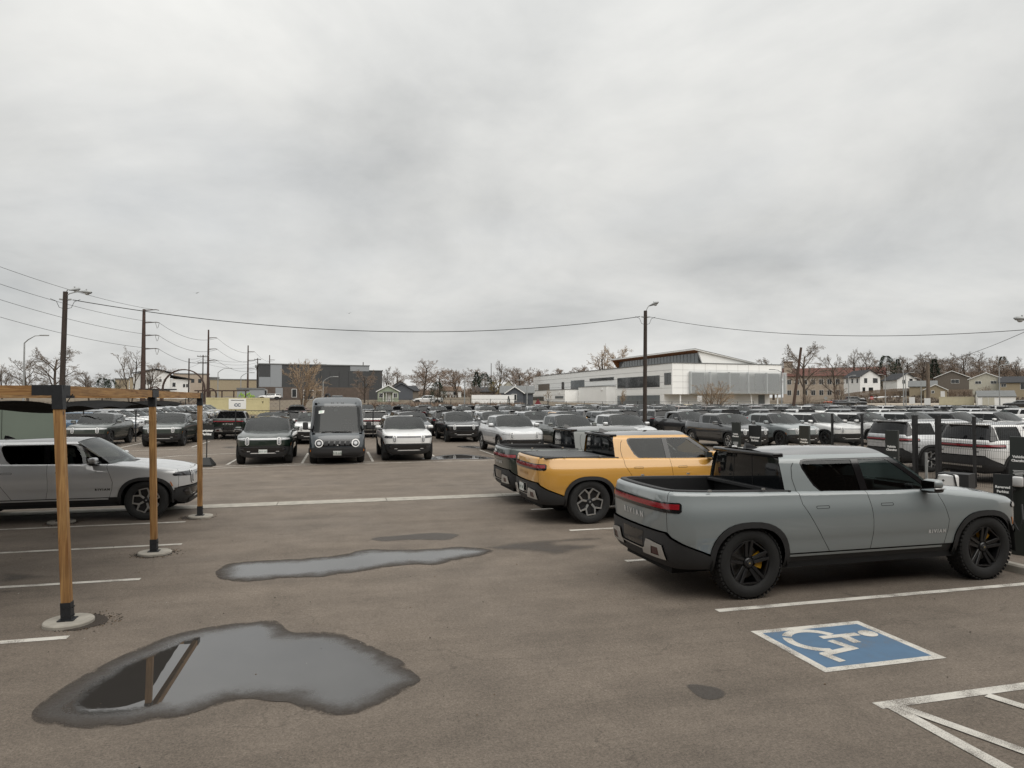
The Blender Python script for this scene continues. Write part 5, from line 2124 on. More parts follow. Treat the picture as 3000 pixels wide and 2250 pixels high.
def lamp_head(parent, at, d, s=1.0):
    """cobra-head luminaire pointing along d"""
    d = Vector(d).normalized()
    a = Vector(at)
    R = Vector((0, 0, 1)).rotation_difference(Vector((0, 0, 1))).to_matrix()
    x = d
    y = Vector((-d.y, d.x, 0)).normalized()
    z = x.cross(y)
    mb = MB()
    secs = [(0, .035, .03), (.10, .06, .05), (.30, .11, .085), (.52, .165, .11), (.66, .14, .09), (.74, .04, .03)]
    k = 10
    for (t, w, h) in secs:
        for j in range(k):
            an = 2 * math.pi * j / k
            mb.V.append(tuple(a + x * t * s + y * w * s * math.cos(an) + z * h * s * math.sin(an)))
    for i in range(len(secs) - 1):
        for j in range(k):
            mb.F.append((i * k + j, i * k + (j + 1) % k, (i + 1) * k + (j + 1) % k, (i + 1) * k + j))
            mb.M.append(0)
    o = mb.build('lamp_head', M_LAMP, parent, smooth=True)
    b = MB()
    c = a + x * .48 * s - z * .07 * s
    prof = [(.001, -.11), (.06, -.10), (.11, -.06), (.13, 0)]
    b.lathe([(r * s, h * s) for r, h in prof], 12, 0, 'z', tuple(c))
    b.build('lamp_glass', M_LAMPG, o, smooth=True)
    p = MB().tube([tuple(a + x * .42 * s + z * .08 * s), tuple(a + x * .42 * s + z * .16 * s)], .035 * s, 7)
    p.build('photocell', M_LAMP, o)
    return o


def wood_pole(label, u, v, h, r0, r1, heads, lean=(0, 0), m=None):
    root = empty('light_pole', label, 'light pole', (u, v, lot_z(v)))
    MB().tube([(0, 0, -.1), (lean[0] * .5, lean[1] * .5, h * .5), (lean[0], lean[1], h)], [r0, (r0 + r1) / 2, r1], 12).build('pole', m or M_POLE, root, smooth=True, auto=50)
    top = Vector((lean[0], lean[1], h))
    for (arm, hd) in heads:
        pts = [top + Vector(p) for p in arm]
        MB().tube(pts, .028, 6).build('arm', M_LAMP, root)
        lamp_head(root, pts[-1], hd)
    return root


cr, fw = Vector((math.cos(YAW), -math.sin(YAW), 0)), Vector((math.sin(YAW), math.cos(YAW), 0))
P1 = (-14.8, 43.6)
P2 = (20.97, 43.6)
H1, H2 = 8.62, 8.75
w1 = wood_pole('dark timber light pole with two lamp heads at far left', *P1, H1, .16, .125,
               [([(0, 0, -.1), tuple(cr * .12 + Vector((0, 0, .12))), tuple(cr * .20 + Vector((0, 0, .10)))], cr * .2 + fw * 1.0 + Vector((0, 0, .25))),
                ([(0, 0, -.25), tuple(cr * .25 + Vector((0, 0, -.10))), tuple(cr * .75 + Vector((0, 0, .02)))], cr + Vector((0, 0, -.08)))], lean=(.14, 0))
w2 = wood_pole('dark timber light pole with one lamp head right of centre', *P2, H2, .15, .12,
               [([(0, 0, -.12), tuple(cr * .15 + Vector((0, 0, .22))), tuple(cr * .24 + Vector((0, 0, .33)))], cr * .8 - fw * .5 + Vector((0, 0, .30)))], lean=(.10, 0))
P3 = spot(3040, 935, 40)
w3 = wood_pole('timber light pole just outside the right edge, only its lamp showing', P3.x, P3.y, P3.z - .05, .15, .12,
               [([(0, 0, -.12), tuple(cr * -.1 + Vector((0, 0, .0))), tuple(cr * -.25 + Vector((0, 0, .05)))], cr * -1.0 + fw * .3 + Vector((0, 0, .1)))])
for (pp, pos_) in ((w1, (.14, 0, H1)), (w2, (.10, 0, H2))):
    for s in (-1, 1):
        q = MB().tube([(pos_[0] + s * .12, 0, pos_[2] - .45), (pos_[0] + s * .30, 0, pos_[2] - .42)], .05, 6)
        q.build('insulator', M_LAMP, pp)
        MB().tube([(pos_[0] + s * .12, 0, pos_[2] - .95), (pos_[0] + s * .30, 0, pos_[2] - .90), (pos_[0] + s * .45, 0, pos_[2] - .55), (pos_[0] + s * .75, 0, pos_[2] - .42)], .014, 4).build('drip_loop', M_WIRE, pp)


def wire(label, a, b, sag, r=.012, n=24):
    a, b = Vector(a), Vector(b)
    pts = [a + (b - a) * (k / n) - Vector((0, 0, sag * 4 * (k / n) * (1 - k / n))) for k in range(n + 1)]
    o0 = pts[0].copy()
    o = MB().tube([p - o0 for p in pts], r, 4).build('overhead_wire', M_WIRE, None, o0)
    return tag(o, label, 'wire', 'overhead wires')


wire('twisted supply cable sagging between the two timber light poles', (P1[0] + .5, P1[1], H1 - .45), (P2[0] - .3, P2[1], H2 - .42), 1.42, .022, 40)
wire('supply cable from the right timber pole to the lamp at right edge', (P2[0] + .4, P2[1], H2 - .42), (P3.x, P3.y, P3.z - .45), .75, .015, 30)
# ---------------------------------------------------------------- trees
M_BARK = mat('bark_grey', (.075, .058, .045), .95, vary=.4, vscale=4)
M_TWIG = mat('twig_brown', (.165, .135, .11), .95)
M_TWIGR = mat('twig_reddish', (.215, .162, .125), .95)
M_TWIGT = mat('twig_tan', (.32, .235, .155), .95)
M_BARKT = mat('bark_tan', (.20, .145, .10), .95, vary=.3, vscale=4)
M_NEED = mat('needles', (.028, .042, .024), .9, vary=.5, vscale=3)
M_DRYLEAF = mat('ochre_leaf', (.17, .125, .055), .9)


def bare_tree(seed, trunks=1, spread=1.0, first=.22, density=1.0, up=.35):
    """returns (wood mesh data, twig mesh data) for a tree 10 m high"""
    r = random.Random(seed)
    W, T = MB(), MB()

    def limb(p, d, ln, rad, level):
        n = {0: 5, 1: 5, 2: 3, 3: 2, 4: 1}[level]
        pts, dirs = [p.copy()], [d.copy()]
        for k in range(n):
            j = .10 + .07 * level
            d = (d + Vector((r.uniform(-j, j), r.uniform(-j, j), r.uniform(-j, j) + up * .09 * (1 if level < 3 else -.2)))).normalized()
            p = p + d * ln / n
            pts.append(p.copy())
            dirs.append(d.copy())
        end = rad * (.45 if level < 4 else .3)
        rad_l = [rad + (end - rad) * k / n for k in range(n + 1)]
        (W if level < 2 else T).tube(pts, rad_l, (8, 6, 4, 3, 3)[level], caps=False)
        if level == 4:
            return
        kids = {0: int(7 * density + 1), 1: int(6 * density + 1), 2: int(7 * density), 3: int(7 * density)}[level]
        for k in range(kids):
            t = (first if level == 0 else .22) + (1 - (first if level == 0 else .22)) * (k + r.uniform(.2, .8)) / kids
            i = min(n - 1, int(t * n))
            q = pts[i].lerp(pts[i + 1], t * n - i)
            ax = dirs[i + 1].orthogonal().normalized()
            ax = Matrix.Rotation(r.uniform(0, 6.28) if level else (k * 2.4 + r.uniform(-.4, .4)), 3, dirs[i + 1]) @ ax
            ang = r.uniform(.5, .95) * (1.0 if level else .95) * spread
            nd = (Matrix.Rotation(ang, 3, ax) @ dirs[i + 1]).normalized()
            sc = (1.0 - .45 * t) if level == 0 else (1.05 - .5 * t)
            limb(q, nd, ln * (.62, .58, .52, .5)[level] * sc * r.uniform(.8, 1.2), max(.015, rad_l[i] * (.55, .5, .48, .5)[level]), level + 1)
    for k in range(trunks):
        a = 6.28 * k / trunks + r.uniform(0, 1)
        d = Vector((math.cos(a) * .32 * (trunks > 1), math.sin(a) * .32 * (trunks > 1), 1)).normalized()
        limb(Vector((math.cos(a) * .15 * (trunks > 1), math.sin(a) * .15 * (trunks > 1), -.2)), d, r.uniform(6.2, 7.0), .19 if trunks == 1 else .12, 0)
    zs = max(v[2] for v in T.V)
    s = 10 / zs
    for M in (W, T):
        M.V = [(a * s, b * s, c * s) for a, b, c in M.V]
    return W, T


TREES = {}


def tree_kind(key):
    if key not in TREES:
        kw = {'a': dict(seed=3, spread=.9, first=.30, density=.95), 'b': dict(seed=11, spread=1.1, first=.22, density=1.0), 'c': dict(seed=23, trunks=2, spread=.8, first=.35, density=.75),
              'd': dict(seed=31, trunks=4, spread=.75, first=.12, density=.72), 'e': dict(seed=47, spread=.75, first=.16, density=1.1)}[key]
        W, T = bare_tree(**kw)
        TREES[key] = (W.mesh('trunk', M_BARK, True), T.mesh('crown', M_TWIG))
    return TREES[key]


tree_n = 0


def tree(key, x, top, dist, label, bark=None, twig=None, wide=1.0, base=None, group='bare trees behind the lot', pos=None):
    """bare tree whose top stands at picture row `top` when seen at distance dist"""
    global tree_n
    tree_n += 1
    p = spot(x, top, dist) if pos is None else Vector(pos)
    gz = ground_z(p.x, p.y) if base is None else base
    h = max(2.0, p.z - gz)
    tm, cm = tree_kind(key)
    root = empty('bare_tree', label, 'tree', (p.x, p.y, gz - .1), (tree_n * 2.399) % 6.28, group)
    s = h / 10
    root.scale = (s * wide, s * wide, s)
    a, b = mesh_obj('trunk', tm, root), mesh_obj('crown', cm, root)
    if bark:
        set_mat(a, bark)
    if twig:
        set_mat(b, twig)
    return root


def evergreen_mesh(seed, cone=True):
    r = random.Random(seed)
    m = MB()
    for _ in range(2600):
        t = r.random() ** .8
        z = .6 + 9.4 * t
        a = r.uniform(0, 6.283)
        if cone:
            rm = 2.5 * (1 - t) ** .8 + .12
            rm *= .7 + .3 * math.sin(z * 4.2 + a * 2)
        else:
            rm = 3.6 * math.sin(math.pi * min(1, t * .86 + .12)) ** .7 * (.75 + .25 * math.sin(a * 3 + z))
        rr = rm * math.sqrt(r.uniform(.35, 1))
        p = Vector((rr * math.cos(a), rr * math.sin(a), z))
        s = r.uniform(.16, .36)
        d = Vector((math.cos(a), math.sin(a), r.uniform(-.5, .5))).normalized()
        q = d.orthogonal().normalized()
        q = Matrix.Rotation(r.uniform(0, 6.28), 3, d) @ q
        m.add([p, p + d * s + q * s * .3, p + d * s * 1.6, p + d * s - q * s * .3], [(0, 1, 2, 3)])
    return m.mesh('crown', M_NEED)


EVG = {}


def evergreen(x, top, dist, label, cone=True, wide=1.0, seed=1, base=None):
    k = (cone, seed)
    if k not in EVG:
        EVG[k] = evergreen_mesh(seed, cone)
    p = spot(x, top, dist)
    gz = ground_z(p.x, p.y)
    h = max(1.5, p.z - gz)
    root = empty('evergreen_tree', label, 'tree', (p.x, p.y, gz), x * .7, 'evergreen trees behind the lot')
    root.scale = (h / 10 * wide, h / 10 * wide, h / 10)
    mesh_obj('crown', EVG[k], root)
    MB().tube([(0, 0, -.3), (0, 0, 9)], [.22, .04], 7).build('trunk', M_BARK, root)
    return root


R_, T_ = M_TWIGR, M_TWIGT
tree('b', 165, 1010, 150, 'wide dark bare tree standing just behind the left light pole', wide=1.25)
tree('c', 385, 1013, 165, 'tall forked bare tree left of the rust brown transmission pole')
tree('a', 8, 1062, 190, 'bare tree cut by the left picture edge', wide=1.1)
tree('b', 85, 1045, 175, 'bare tree between left edge and the pale street lamp', wide=1.2)
tree('e', 262, 1080, 170, 'small bare tree right of the left light pole', wide=1.2)
tree('e', 437, 1058, 185, 'slim bare tree just right of the rust brown transmission pole')
tree('b', 481, 1063, 230, 'dense bare tree behind the white modern house', twig=R_, wide=1.3)
evergreen(300, 1108, 185, 'low dark pine left of the forked bare tree', False, 1.4, 2)
evergreen(325, 1112, 190, 'second low dark pine beside the beige block', False, 1.3, 4)
tree('d', 888, 1046, 108, 'large tan many-stemmed bare tree in front of the dark grey building', M_BARKT, T_, 1.15)
tree('d', 935, 1120, 104, 'small tan bare sapling just left of the delivery van', M_BARKT, T_, .8)
tree('b', 1068, 1080, 140, 'reddish bare tree in front of the dark building right end', twig=R_, wide=1.2)
tree('e', 1128, 1072, 165, 'narrow dense bare tree behind the pale green house', twig=M_TWIG, wide=.9)
tree('a', 1162, 1072, 190, 'round bare tree between pale green house and tall brown trees', twig=R_)
tree('b', 1240, 1050, 210, 'tall broad bare tree left of the dark round evergreen', twig=R_, wide=1.25)
tree('b', 1290, 1082, 240, 'broad brown bare tree behind the round evergreen', twig=R_, wide=1.5)
tree('e', 1340, 1080, 235, 'brown bare tree above the long brown roof', twig=R_, wide=1.7)
tree('b', 1385, 1085, 240, 'brown bare tree left of the far lamp post', twig=R_, wide=1.5)
evergreen(1282, 1120, 122, 'dark round evergreen behind the white pickup', False, 1.15, 1)
evergreen(1396, 1090, 200, 'ragged dark pine left of the tall open bare tree', True, 1.1, 3)
evergreen(1420, 1095, 205, 'dark broad pine under the tall open bare tree', False, 1.2, 2)
tree('a', 1460, 1051, 205, 'tall open bare tree above the grey gabled house', wide=1.25)
tree('b', 1517, 1073, 225, 'dense reddish bare tree right of the tall open one', twig=R_, wide=1.4)
tree('e', 1440, 1110, 150, 'ochre tinged bare tree left of the grey gabled house', twig=mat('twig_ochre', (.20, .155, .06), .95), wide=1.5)
tree('d', 1395, 1125, 135, 'shrubby bare tree beside the white trailer', twig=R_, wide=1.2)
tree('b', 1570, 1090, 260, 'brown bare tree behind the left end of the white building', twig=R_, wide=1.6)
tree('e', 1612, 1088, 270, 'second brown bare tree above the left end of the white building', twig=R_, wide=1.5)
tree('b', 1650, 1078, 270, 'third brown bare tree above the low white wing', twig=R_, wide=1.4)
tree('e', 1690, 1075, 270, 'fourth brown bare tree above the low white wing', twig=R_, wide=1.5)
tree('b', 1725, 1068, 275, 'fifth brown bare tree beside the two tall pale ones', twig=R_, wide=1.4)
tree('a', 1775, 1006, 285, 'left of two tall pale bare trees behind the white building', twig=T_, wide=1.1)
tree('b', 1815, 1010, 290, 'right of two tall pale bare trees behind the white building', twig=T_, wide=1.05)
tree('b', 2265, 1045, 300, 'dense dark bare tree behind the brick chimney', wide=1.3)
tree('a', 1607, 1135, 128, 'thin young bare tree before the low wing of the white building', twig=T_, wide=.8)
tree('e', 1823, 1137, 120, 'small bare sapling before the long white facade', twig=T_, wide=.8)
tree('d', 2094, 1112, 108, 'wide tan bare tree before the louvred wall of the white building', M_BARKT, T_, 1.5)
tree('b', 2355, 998, 205, 'big dark bare tree before the left end of the red roofed school', wide=1.05)
tree('b', 2446, 1035, 210, 'dark bare tree before the middle of the red roofed school', wide=.85)
tree('a', 2505, 1017, 250, 'tall bare tree left above the white house with black roof', wide=1.0)
tree('b', 2545, 1022, 255, 'tall bare tree above the ridge of the white house', wide=.9)
evergreen(2596, 1043, 262, 'tall rounded dark evergreen behind the white house gable', False, 1.0, 1)
evergreen(2630, 1052, 265, 'pointed dark evergreen right of the rounded one', True, .9, 3)
for i, (x, t, k, tw, nm) in enumerate(((2655, 1040, 'b', None, 'left of the thick timber pole'), (2700, 1028, 'a', None, 'above the thick timber pole'), (2738, 1030, 'b', None, 'right of the thick timber pole'), (2790, 1052, 'e', R_, 'above the tan garages'),
                                      (2828, 1028, 'b', None, 'above the cream container'), (2875, 1026, 'a', None, 'left above the ranch house'), (2905, 1040, 'b', R_, 'above the ranch house ridge'), (2950, 1048, 'b', R_, 'right above the ranch house'), (2985, 1042, 'a', None, 'by the right picture edge'),
                                      (2640, 1075, 'e', R_, 'behind the second white house'), (2720, 1072, 'e', R_, 'on the hill behind the tan garages'), (2860, 1070, 'b', R_, 'low on the hill above the shed'), (2775, 1075, 'b', R_, 'low on the hill above the container'))):
    tree(k, x, t, 258 + (i * 9) % 60, 'bare hillside tree ' + nm, twig=tw, wide=1.35)
evergreen(2737, 1052, 255, 'dark pine right behind the thick timber pole', True, 1.2, 3)
evergreen(2937, 1045, 285, 'flat topped dark pine above the ranch house', False, .7, 4)
evergreen(1490, 1160, 118, 'tiny cone evergreen before the white trailer', True, .9, 3)
for x, t, dd, nm in ((2604, 1150, 205, 'before the brown wooden fence'), (2546, 1160, 205, 'beside the red stop sign'), (2460, 1125, 200, 'left of the dark parked suv'), (2885, 1128, 205, 'before the ranch house wall'), (2830, 1135, 208, 'between container and ranch house'), (2365, 1150, 190, 'under the big dark bare tree')):
    tree('d', x, t, dd, 'small young bare tree ' + nm, twig=R_, wide=1.0)
# brush along the banks
def brush(name, label, spans, n, m, hmin, hmax, seed):
    r = random.Random(seed)
    mb = MB()
    for _ in range(n):
        (x0, x1, d0, d1) = r.choice(spans)
        x, d = r.uniform(x0, x1), r.uniform(d0, d1)
        p = spot(x, 1176, d)
        z = ground_z(p.x, p.y)
        h = r.uniform(hmin, hmax)
        for _k in range(14):
            a = r.uniform(0, 6.28)
            l = h * r.uniform(.5, 1)
            e = Vector((p.x + math.cos(a) * l * .5, p.y + math.sin(a) * l * .5, z + l * r.uniform(.6, 1)))
            b = Vector((p.x + r.uniform(-.2, .2), p.y + r.uniform(-.2, .2), z - .1))
            s = (e - b).cross(Vector((0, 0, 1))).normalized() * .03 * (1 + d / 80)
            mb.add([b - s, b + s, e], [(0, 1, 2)])
    o = mb.build(name, m)
    structure(o, 'stuff')
    tag(o, label, 'brush')


brush('brush', 'reddish brush and dry stalks on the bank below the houses', [(1080, 1540, 110, 124), (1080, 1400, 104, 112)], 700, M_TWIGR, .4, 1.2, 5)
brush('brush', 'brown brush on the far left verge', [(0, 700, 115, 150)], 500, M_TWIG, .5, 1.4, 6)
brush('brush', 'dark low shrubs on the slope below the hillside houses', [(2300, 3000, 200, 232)], 900, M_TWIG, .6, 1.6, 8)
def wood(label, spans, n, m, tops, seed):
    """far wood that reads as one mass"""
    r = random.Random(seed)
    VV, FF, k = [], [], 0
    src = []
    for key in ('b', 'e'):
        me = tree_kind(key)[1]
        co = np.empty(len(me.vertices) * 3)
        me.vertices.foreach_get('co', co)
        ix = np.empty(len(me.polygons) * 4, dtype=np.int64)
        me.polygons.foreach_get('vertices', ix)
        src.append((co.reshape(-1, 3), ix.reshape(-1, 4)))
    for i in range(n):
        x0, x1, d0, d1 = spans[i % len(spans)]
        x, d = x0 + (x1 - x0) * ((i * .618) % 1), r.uniform(d0, d1)
        p = spot(x, r.uniform(*tops), d)
        gz = ground_z(p.x, p.y)
        h = max(3.0, p.z - gz)
        co, ix = src[i % 2]
        a = r.uniform(0, 6.28)
        s, w = h / 10, h / 10 * r.uniform(1.3, 1.9)
        c_, s_ = math.cos(a), math.sin(a)
        VV.append(np.stack([(co[:, 0] * c_ - co[:, 1] * s_) * w + p.x, (co[:, 0] * s_ + co[:, 1] * c_) * w + p.y, co[:, 2] * s + gz], 1))
        FF.append(ix + k)
        k += len(co)
    V, F = np.concatenate(VV), np.concatenate(FF)
    me = bpy.data.meshes.new('woodland')
    me.vertices.add(len(V))
    me.vertices.foreach_set('co', V.ravel())
    me.loops.add(F.size)
    me.loops.foreach_set('vertex_index', F.ravel())
    me.polygons.add(len(F))
    me.polygons.foreach_set('loop_start', np.arange(len(F)) * 4)
    me.update(calc_edges=True)
    me.materials.append(m)
    o = mesh_obj('woodland', me)
    structure(o, 'stuff')
    tag(o, label, 'woodland')


wood('thick brown wood of bare trees on the far hill', [(2600, 3010, 275, 350), (2560, 2800, 290, 350)], 26, M_TWIGR, (1045, 1085), 9)
wood('brown wood of bare trees behind the middle houses', [(1170, 1560, 225, 320), (1500, 1760, 285, 330)], 24, M_TWIGR, (1075, 1100), 10)
brush('understorey', 'brown understorey thicket below the hillside wood', [(2560, 3010, 265, 340)], 1300, M_TWIGR, 2.5, 5.5, 21)
brush('understorey', 'brown understorey thicket behind the middle houses', [(1170, 1760, 235, 320)], 1200, M_TWIGR, 2.0, 4.5, 22)
wood('distant brown tree line at far left', [(-20, 420, 210, 300)], 9, M_TWIG, (1085, 1115), 11)

# ---------------------------------------------------------------- buildings
M_WHITE = mat('white_wall', (.82, .82, .80), .7, vary=.06, vscale=1)
M_ROOFD = mat('shingle_dark', (.035, .036, .040), .9, vary=.3, vscale=3)
M_ROOFB = mat('shingle_brown', (.17, .115, .080), .9, vary=.3, vscale=3)
M_ROOFR = mat('roof_red', (.115, .045, .033), .85, vary=.25, vscale=1.5)
M_ROOFG2 = mat('shingle_grey', (.16, .165, .165), .9, vary=.2, vscale=3)
M_PANE = mat('dark_pane', (.025, .028, .030), .12, coat=.3)
M_PANEL = mat('pale_pane', (.16, .18, .19), .1, coat=.4)
M_TRIM = mat('white_trim', (.72, .72, .70), .6)
M_GRN = mat('pale_green_wall', (.30, .34, .25), .8)
M_TAN = mat('tan_wall', (.33, .275, .19), .85, vary=.1, vscale=2)
M_CREAM = mat('cream_wall', (.50, .48, .40), .85, vary=.08, vscale=2)
M_SLATE = mat('slate_wall', (.085, .092, .105), .8)
M_BEIGE = mat('beige_wall', (.40, .335, .27), .85, vary=.12, vscale=1)
M_YELG = mat('yellow_green_wall', (.33, .31, .12), .8)
M_FENB = mat('fence_brown', (.16, .115, .08), .9, vary=.3, vscale=4)


def face_yaw(p):
    """yaw that turns a building's -y side to the viewpoint"""
    return math.atan2(p.y, p.x) - math.pi / 2


def house(name, label, p, yaw, w, d, h, rise, ridge, wall, roof, wins=(), doors=(), over=.35, cat='house', side_wins=(), trim=None, chimney=None):
    """gabled house; -y side faces the viewer; ridge 'x' or 'y'; wins: (x, z, w, h) on the front; side_wins on the +x side"""
    root = empty(name, label, cat, p, yaw)
    mb = MB()
    mb.box(-w / 2, w / 2, 0, d, -3, h)
    if ridge == 'x':
        mb.prism([(0, h), (d, h), (d / 2, h + rise)], 'x', -w / 2, w / 2)
    else:
        mb.prism([(-w / 2, h), (w / 2, h), (0, h + rise)], 'y', 0, d)
    mb.build('wall', wall, root)
    r = MB()
    t = .16
    if ridge == 'x':
        sl = rise / (d / 2)
        for y0, y1, z0, z1 in ((-over, d / 2, h - sl * over, h + rise), (d + over, d / 2, h - sl * over, h + rise)):
            r.add([(-w / 2 - over, y0, z0), (w / 2 + over, y0, z0), (w / 2 + over, y1, z1), (-w / 2 - over, y1, z1), (-w / 2 - over, y0, z0 + t), (w / 2 + over, y0, z0 + t), (w / 2 + over, y1, z1 + t), (-w / 2 - over, y1, z1 + t)],
                  [(0, 1, 2, 3), (4, 5, 6, 7), (0, 1, 5, 4), (1, 2, 6, 5), (3, 0, 4, 7)])
    else:
        sl = rise / (w / 2)
        for x0, x1, z0, z1 in ((-w / 2 - over, 0, h - sl * over, h + rise), (w / 2 + over, 0, h - sl * over, h + rise)):
            r.add([(x0, -over, z0), (x0, d + over, z0), (x1, d + over, z1), (x1, -over, z1), (x0, -over, z0 + t), (x0, d + over, z0 + t), (x1, d + over, z1 + t), (x1, -over, z1 + t)],
                  [(0, 1, 2, 3), (4, 5, 6, 7), (0, 1, 5, 4), (3, 2, 6, 7), (0, 3, 7, 4)])
    ro = r.build('roof', roof, root)
    if trim and ridge == 'y':
        for sg in (1, -1):
            sl = rise / (w / 2)
            MB().add([(sg * (w / 2 + over), -over - .03, h - sl * over - .05), (0, -over - .03, h + rise - .05), (0, -over - .03, h + rise + .16), (sg * (w / 2 + over), -over - .03, h - sl * over + .16)], [(0, 1, 2, 3)]).build('bargeboard', trim, ro)
    if chimney:
        MB().box(chimney[0] - .35, chimney[0] + .35, d / 2 - .35, d / 2 + .35, h, h + rise + 1.0).build('chimney', M_BEIGE, ro)
    for (x, z, ww, hh) in wins:
        f = MB().box(x - ww / 2 - .08, x + ww / 2 + .08, -.05, .02, z - hh / 2 - .08, z + hh / 2 + .08).build('window', M_TRIM if wall is not M_WHITE else mat('black_trim', (.02, .02, .02), .5), root)
        MB().box(x - ww / 2, x - .03, -.07, -.045, z - hh / 2, z + hh / 2).build('pane', M_PANE, f)
        MB().box(x + .03, x + ww / 2, -.07, -.045, z - hh / 2, z + hh / 2).build('pane', M_PANE, f)
    for (y, z, ww, hh) in side_wins:
        f = MB().box(-w / 2 - .05, -w / 2 + .02, y - ww / 2 - .08, y + ww / 2 + .08, z - hh / 2 - .08, z + hh / 2 + .08).build('window', M_TRIM if wall is not M_WHITE else mat('black_trim', (.02, .02, .02), .5), root)
        MB().box(-w / 2 - .07, -w / 2 - .045, y - ww / 2, y + ww / 2, z - hh / 2, z + hh / 2).build('pane', M_PANE, f)
    for (x, ww, hh, m) in doors:
        MB().box(x - ww / 2, x + ww / 2, -.06, .02, 0, hh).build('door', m, root)
    return root


def at_ground(x, dist):
    p = spot(x, 1176, dist)
    return Vector((p.x, p.y, ground_z(p.x, p.y)))


# flat roofed block helper
def block(name, label, p, yaw, w, d, h, wall, wins=(), cat='building', cap=None, extra=()):
    root = empty(name, label, cat, p, yaw)
    MB().box(-w / 2, w / 2, 0, d, -3, h).build('wall', wall, root)
    MB().box(-w / 2 - .15, w / 2 + .15, -.15, d + .15, h + .002, h + .35).build('roof', cap or M_ROOFG2, root)
    for (x, z, ww, hh) in wins:
        f = MB().box(x - ww / 2, x + ww / 2, -.06, .02, z - hh / 2, z + hh / 2).build('window', M_PANE, root)
    return root


# dark grey panelled hall
p = at_ground(940, 178)
yw = face_yaw(p) + math.radians(6)
dark = empty('industrial_hall', 'large dark grey panelled hall with pale grey squares and brick base', 'building', p, yw)
M_HALL = mat('hall_dark', (.052, .054, .056), .75, stretch=(3, 3, .2), vary=.15, vscale=2)
M_HALLL = mat('hall_pale', (.26, .275, .29), .7)
M_BRICK = mat('hall_brick', (.105, .080, .065), .85, vary=.25, vscale=1.4)
MB().box(-14.6, 12.0, 0, 30, -3, 8.6).build('wall', M_HALL, dark)
MB().box(12.0, 15.4, .02, 24, -3, 7.4).build('wall', M_HALL, dark)
MB().box(-14.75, 12.15, -.15, 30, 8.602, 8.85).build('roof', M_ROOFG2, dark)
MB().box(12.16, 15.55, -.13, 24, 7.402, 7.62).build('roof', M_ROOFG2, dark)
MB().box(-1, 2, 6, 12, 8.86, 9.25).build('roof_unit', M_HALLL, dark)
for (x0, x1, z0, z1, m) in ((-12.0, -9.35, 3.1, 8.55, M_HALLL), (-14.6, -12.02, 3.1, 5.5, M_HALLL), (7.2, 11.95, 7.3, 8.55, M_HALLL), (-14.6, 12, -2, 3.08, M_BRICK), (-10.8, -9.1, .55, 2.9, M_HALLL)):
    MB().box(x0, x1, -.06 if m is M_HALLL else -.04, .0, z0, z1).build('cladding_panel', m, dark)
for k in range(1, 9):
    x = -9.35 + k * 2.3
    MB().box(x - .02, x + .02, -.03, .0, 3.1, 7.28).build('panel_joint', M_DARK, dark)
for (x, z, w, h) in ((-6.4, 1.6, 1.0, 1.9), (-3.0, 1.2, 2.2, 2.2), (-.6, 1.2, 1.6, 2.2), (-13.2, 1.5, .8, 1.6)):
    f = MB().box(x - w / 2 - .1, x + w / 2 + .1, -.11, -.035, z - h / 2 - .1, z + h / 2 + .1).build('window', M_TRIM, dark)
    MB().box(x - w / 2, x + w / 2, -.13, -.105, z - h / 2, z + h / 2).build('pane', M_PANE, f)

# white modern building with louvres and clerestory
corner = spot(1970, 1176, 150)
corner.z = 1.62
yw = math.radians(3.5)
wb = empty('modern_building', 'long white panelled building with louvred end wall and slanted clerestory roof', 'building', corner, yw)
M_WP = mat('white_panel', (.90, .90, .88), .5, vary=.03, vscale=.5, spec=.4)
M_WPJ = mat('panel_joint_grey', (.30, .30, .30), .7)
M_WOODO = mat('soffit_wood', (.36, .14, .045), .6, vary=.3, vscale=3)
M_LOUV = mat('louvre_metal', (.62, .65, .66), .45, metal=.4)
M_MULL = mat('mullion_grey', (.20, .21, .21), .5, metal=.4)
HB = 9.0
LEN = 87
# main box: x to the right along the end wall (0..25.5), y along the long side away from the viewer
MB().box(0, 28.3, 0, LEN, 2.35, HB).build('wall', M_WP, wb)
MB().box(-.1, 28.4, -.1, LEN + .1, HB + .002, HB + .18).build('roof', M_ROOFG2, wb)
MB().box(.02, 27.8, 3.5, LEN - 1, -1, 2.349).build('ground_floor_wall', M_WP, wb)
for x in (2.3, 10.2, 20.5, 27.6):
    MB().tube([(x, .6, -1), (x, .6, 2.36)], .16, 10).build('column', M_WP, wb)
MB().box(24.7, 26.4, 3.42, 3.5, 0, 2.3).build('glass_door', M_PANEL, wb)
# panel joints on both faces
for z in (3.7, 5.0, 6.3, 7.6):
    MB().box(-.012, -.002, .3, LEN, z - .03, z + .03).build('panel_joint', M_WPJ, wb)
    MB().box(.2, 28.2, -.012, -.002, z - .02, z + .02).build('panel_joint', M_WPJ, wb)
for x in (2.6, 5.4, 8.2, 11, 13.8, 16.6, 19.4, 22.2):
    MB().box(x - .02, x + .02, -.011, -.001, 2.4, 8.95).build('panel_joint', M_WPJ, wb)
# louvres
lv = MB().box(4.0, 26.2, -.30, -.25, 2.6, 7.2)
for k in range(26):
    z = 2.55 + k * .185
    MB().box(4.0, 29.2, -.75, -.34, z, z + .085).build('louvre', M_LOUV, wb)
for x in (4.2, 9.1, 14.0, 18.9, 23.8, 28.8):
    MB().box(x - .05, x + .05, -.76, -.02, 2.5, 7.3).build('louvre_support', M_LOUV, wb)
for (x0, x1) in ((4.6, 7.8), (11.2, 17.0), (21, 27.6)):
    MB().box(x0, x1, -.05, -.012, 3.2, 7.0).build('window', M_PANEL, wb)
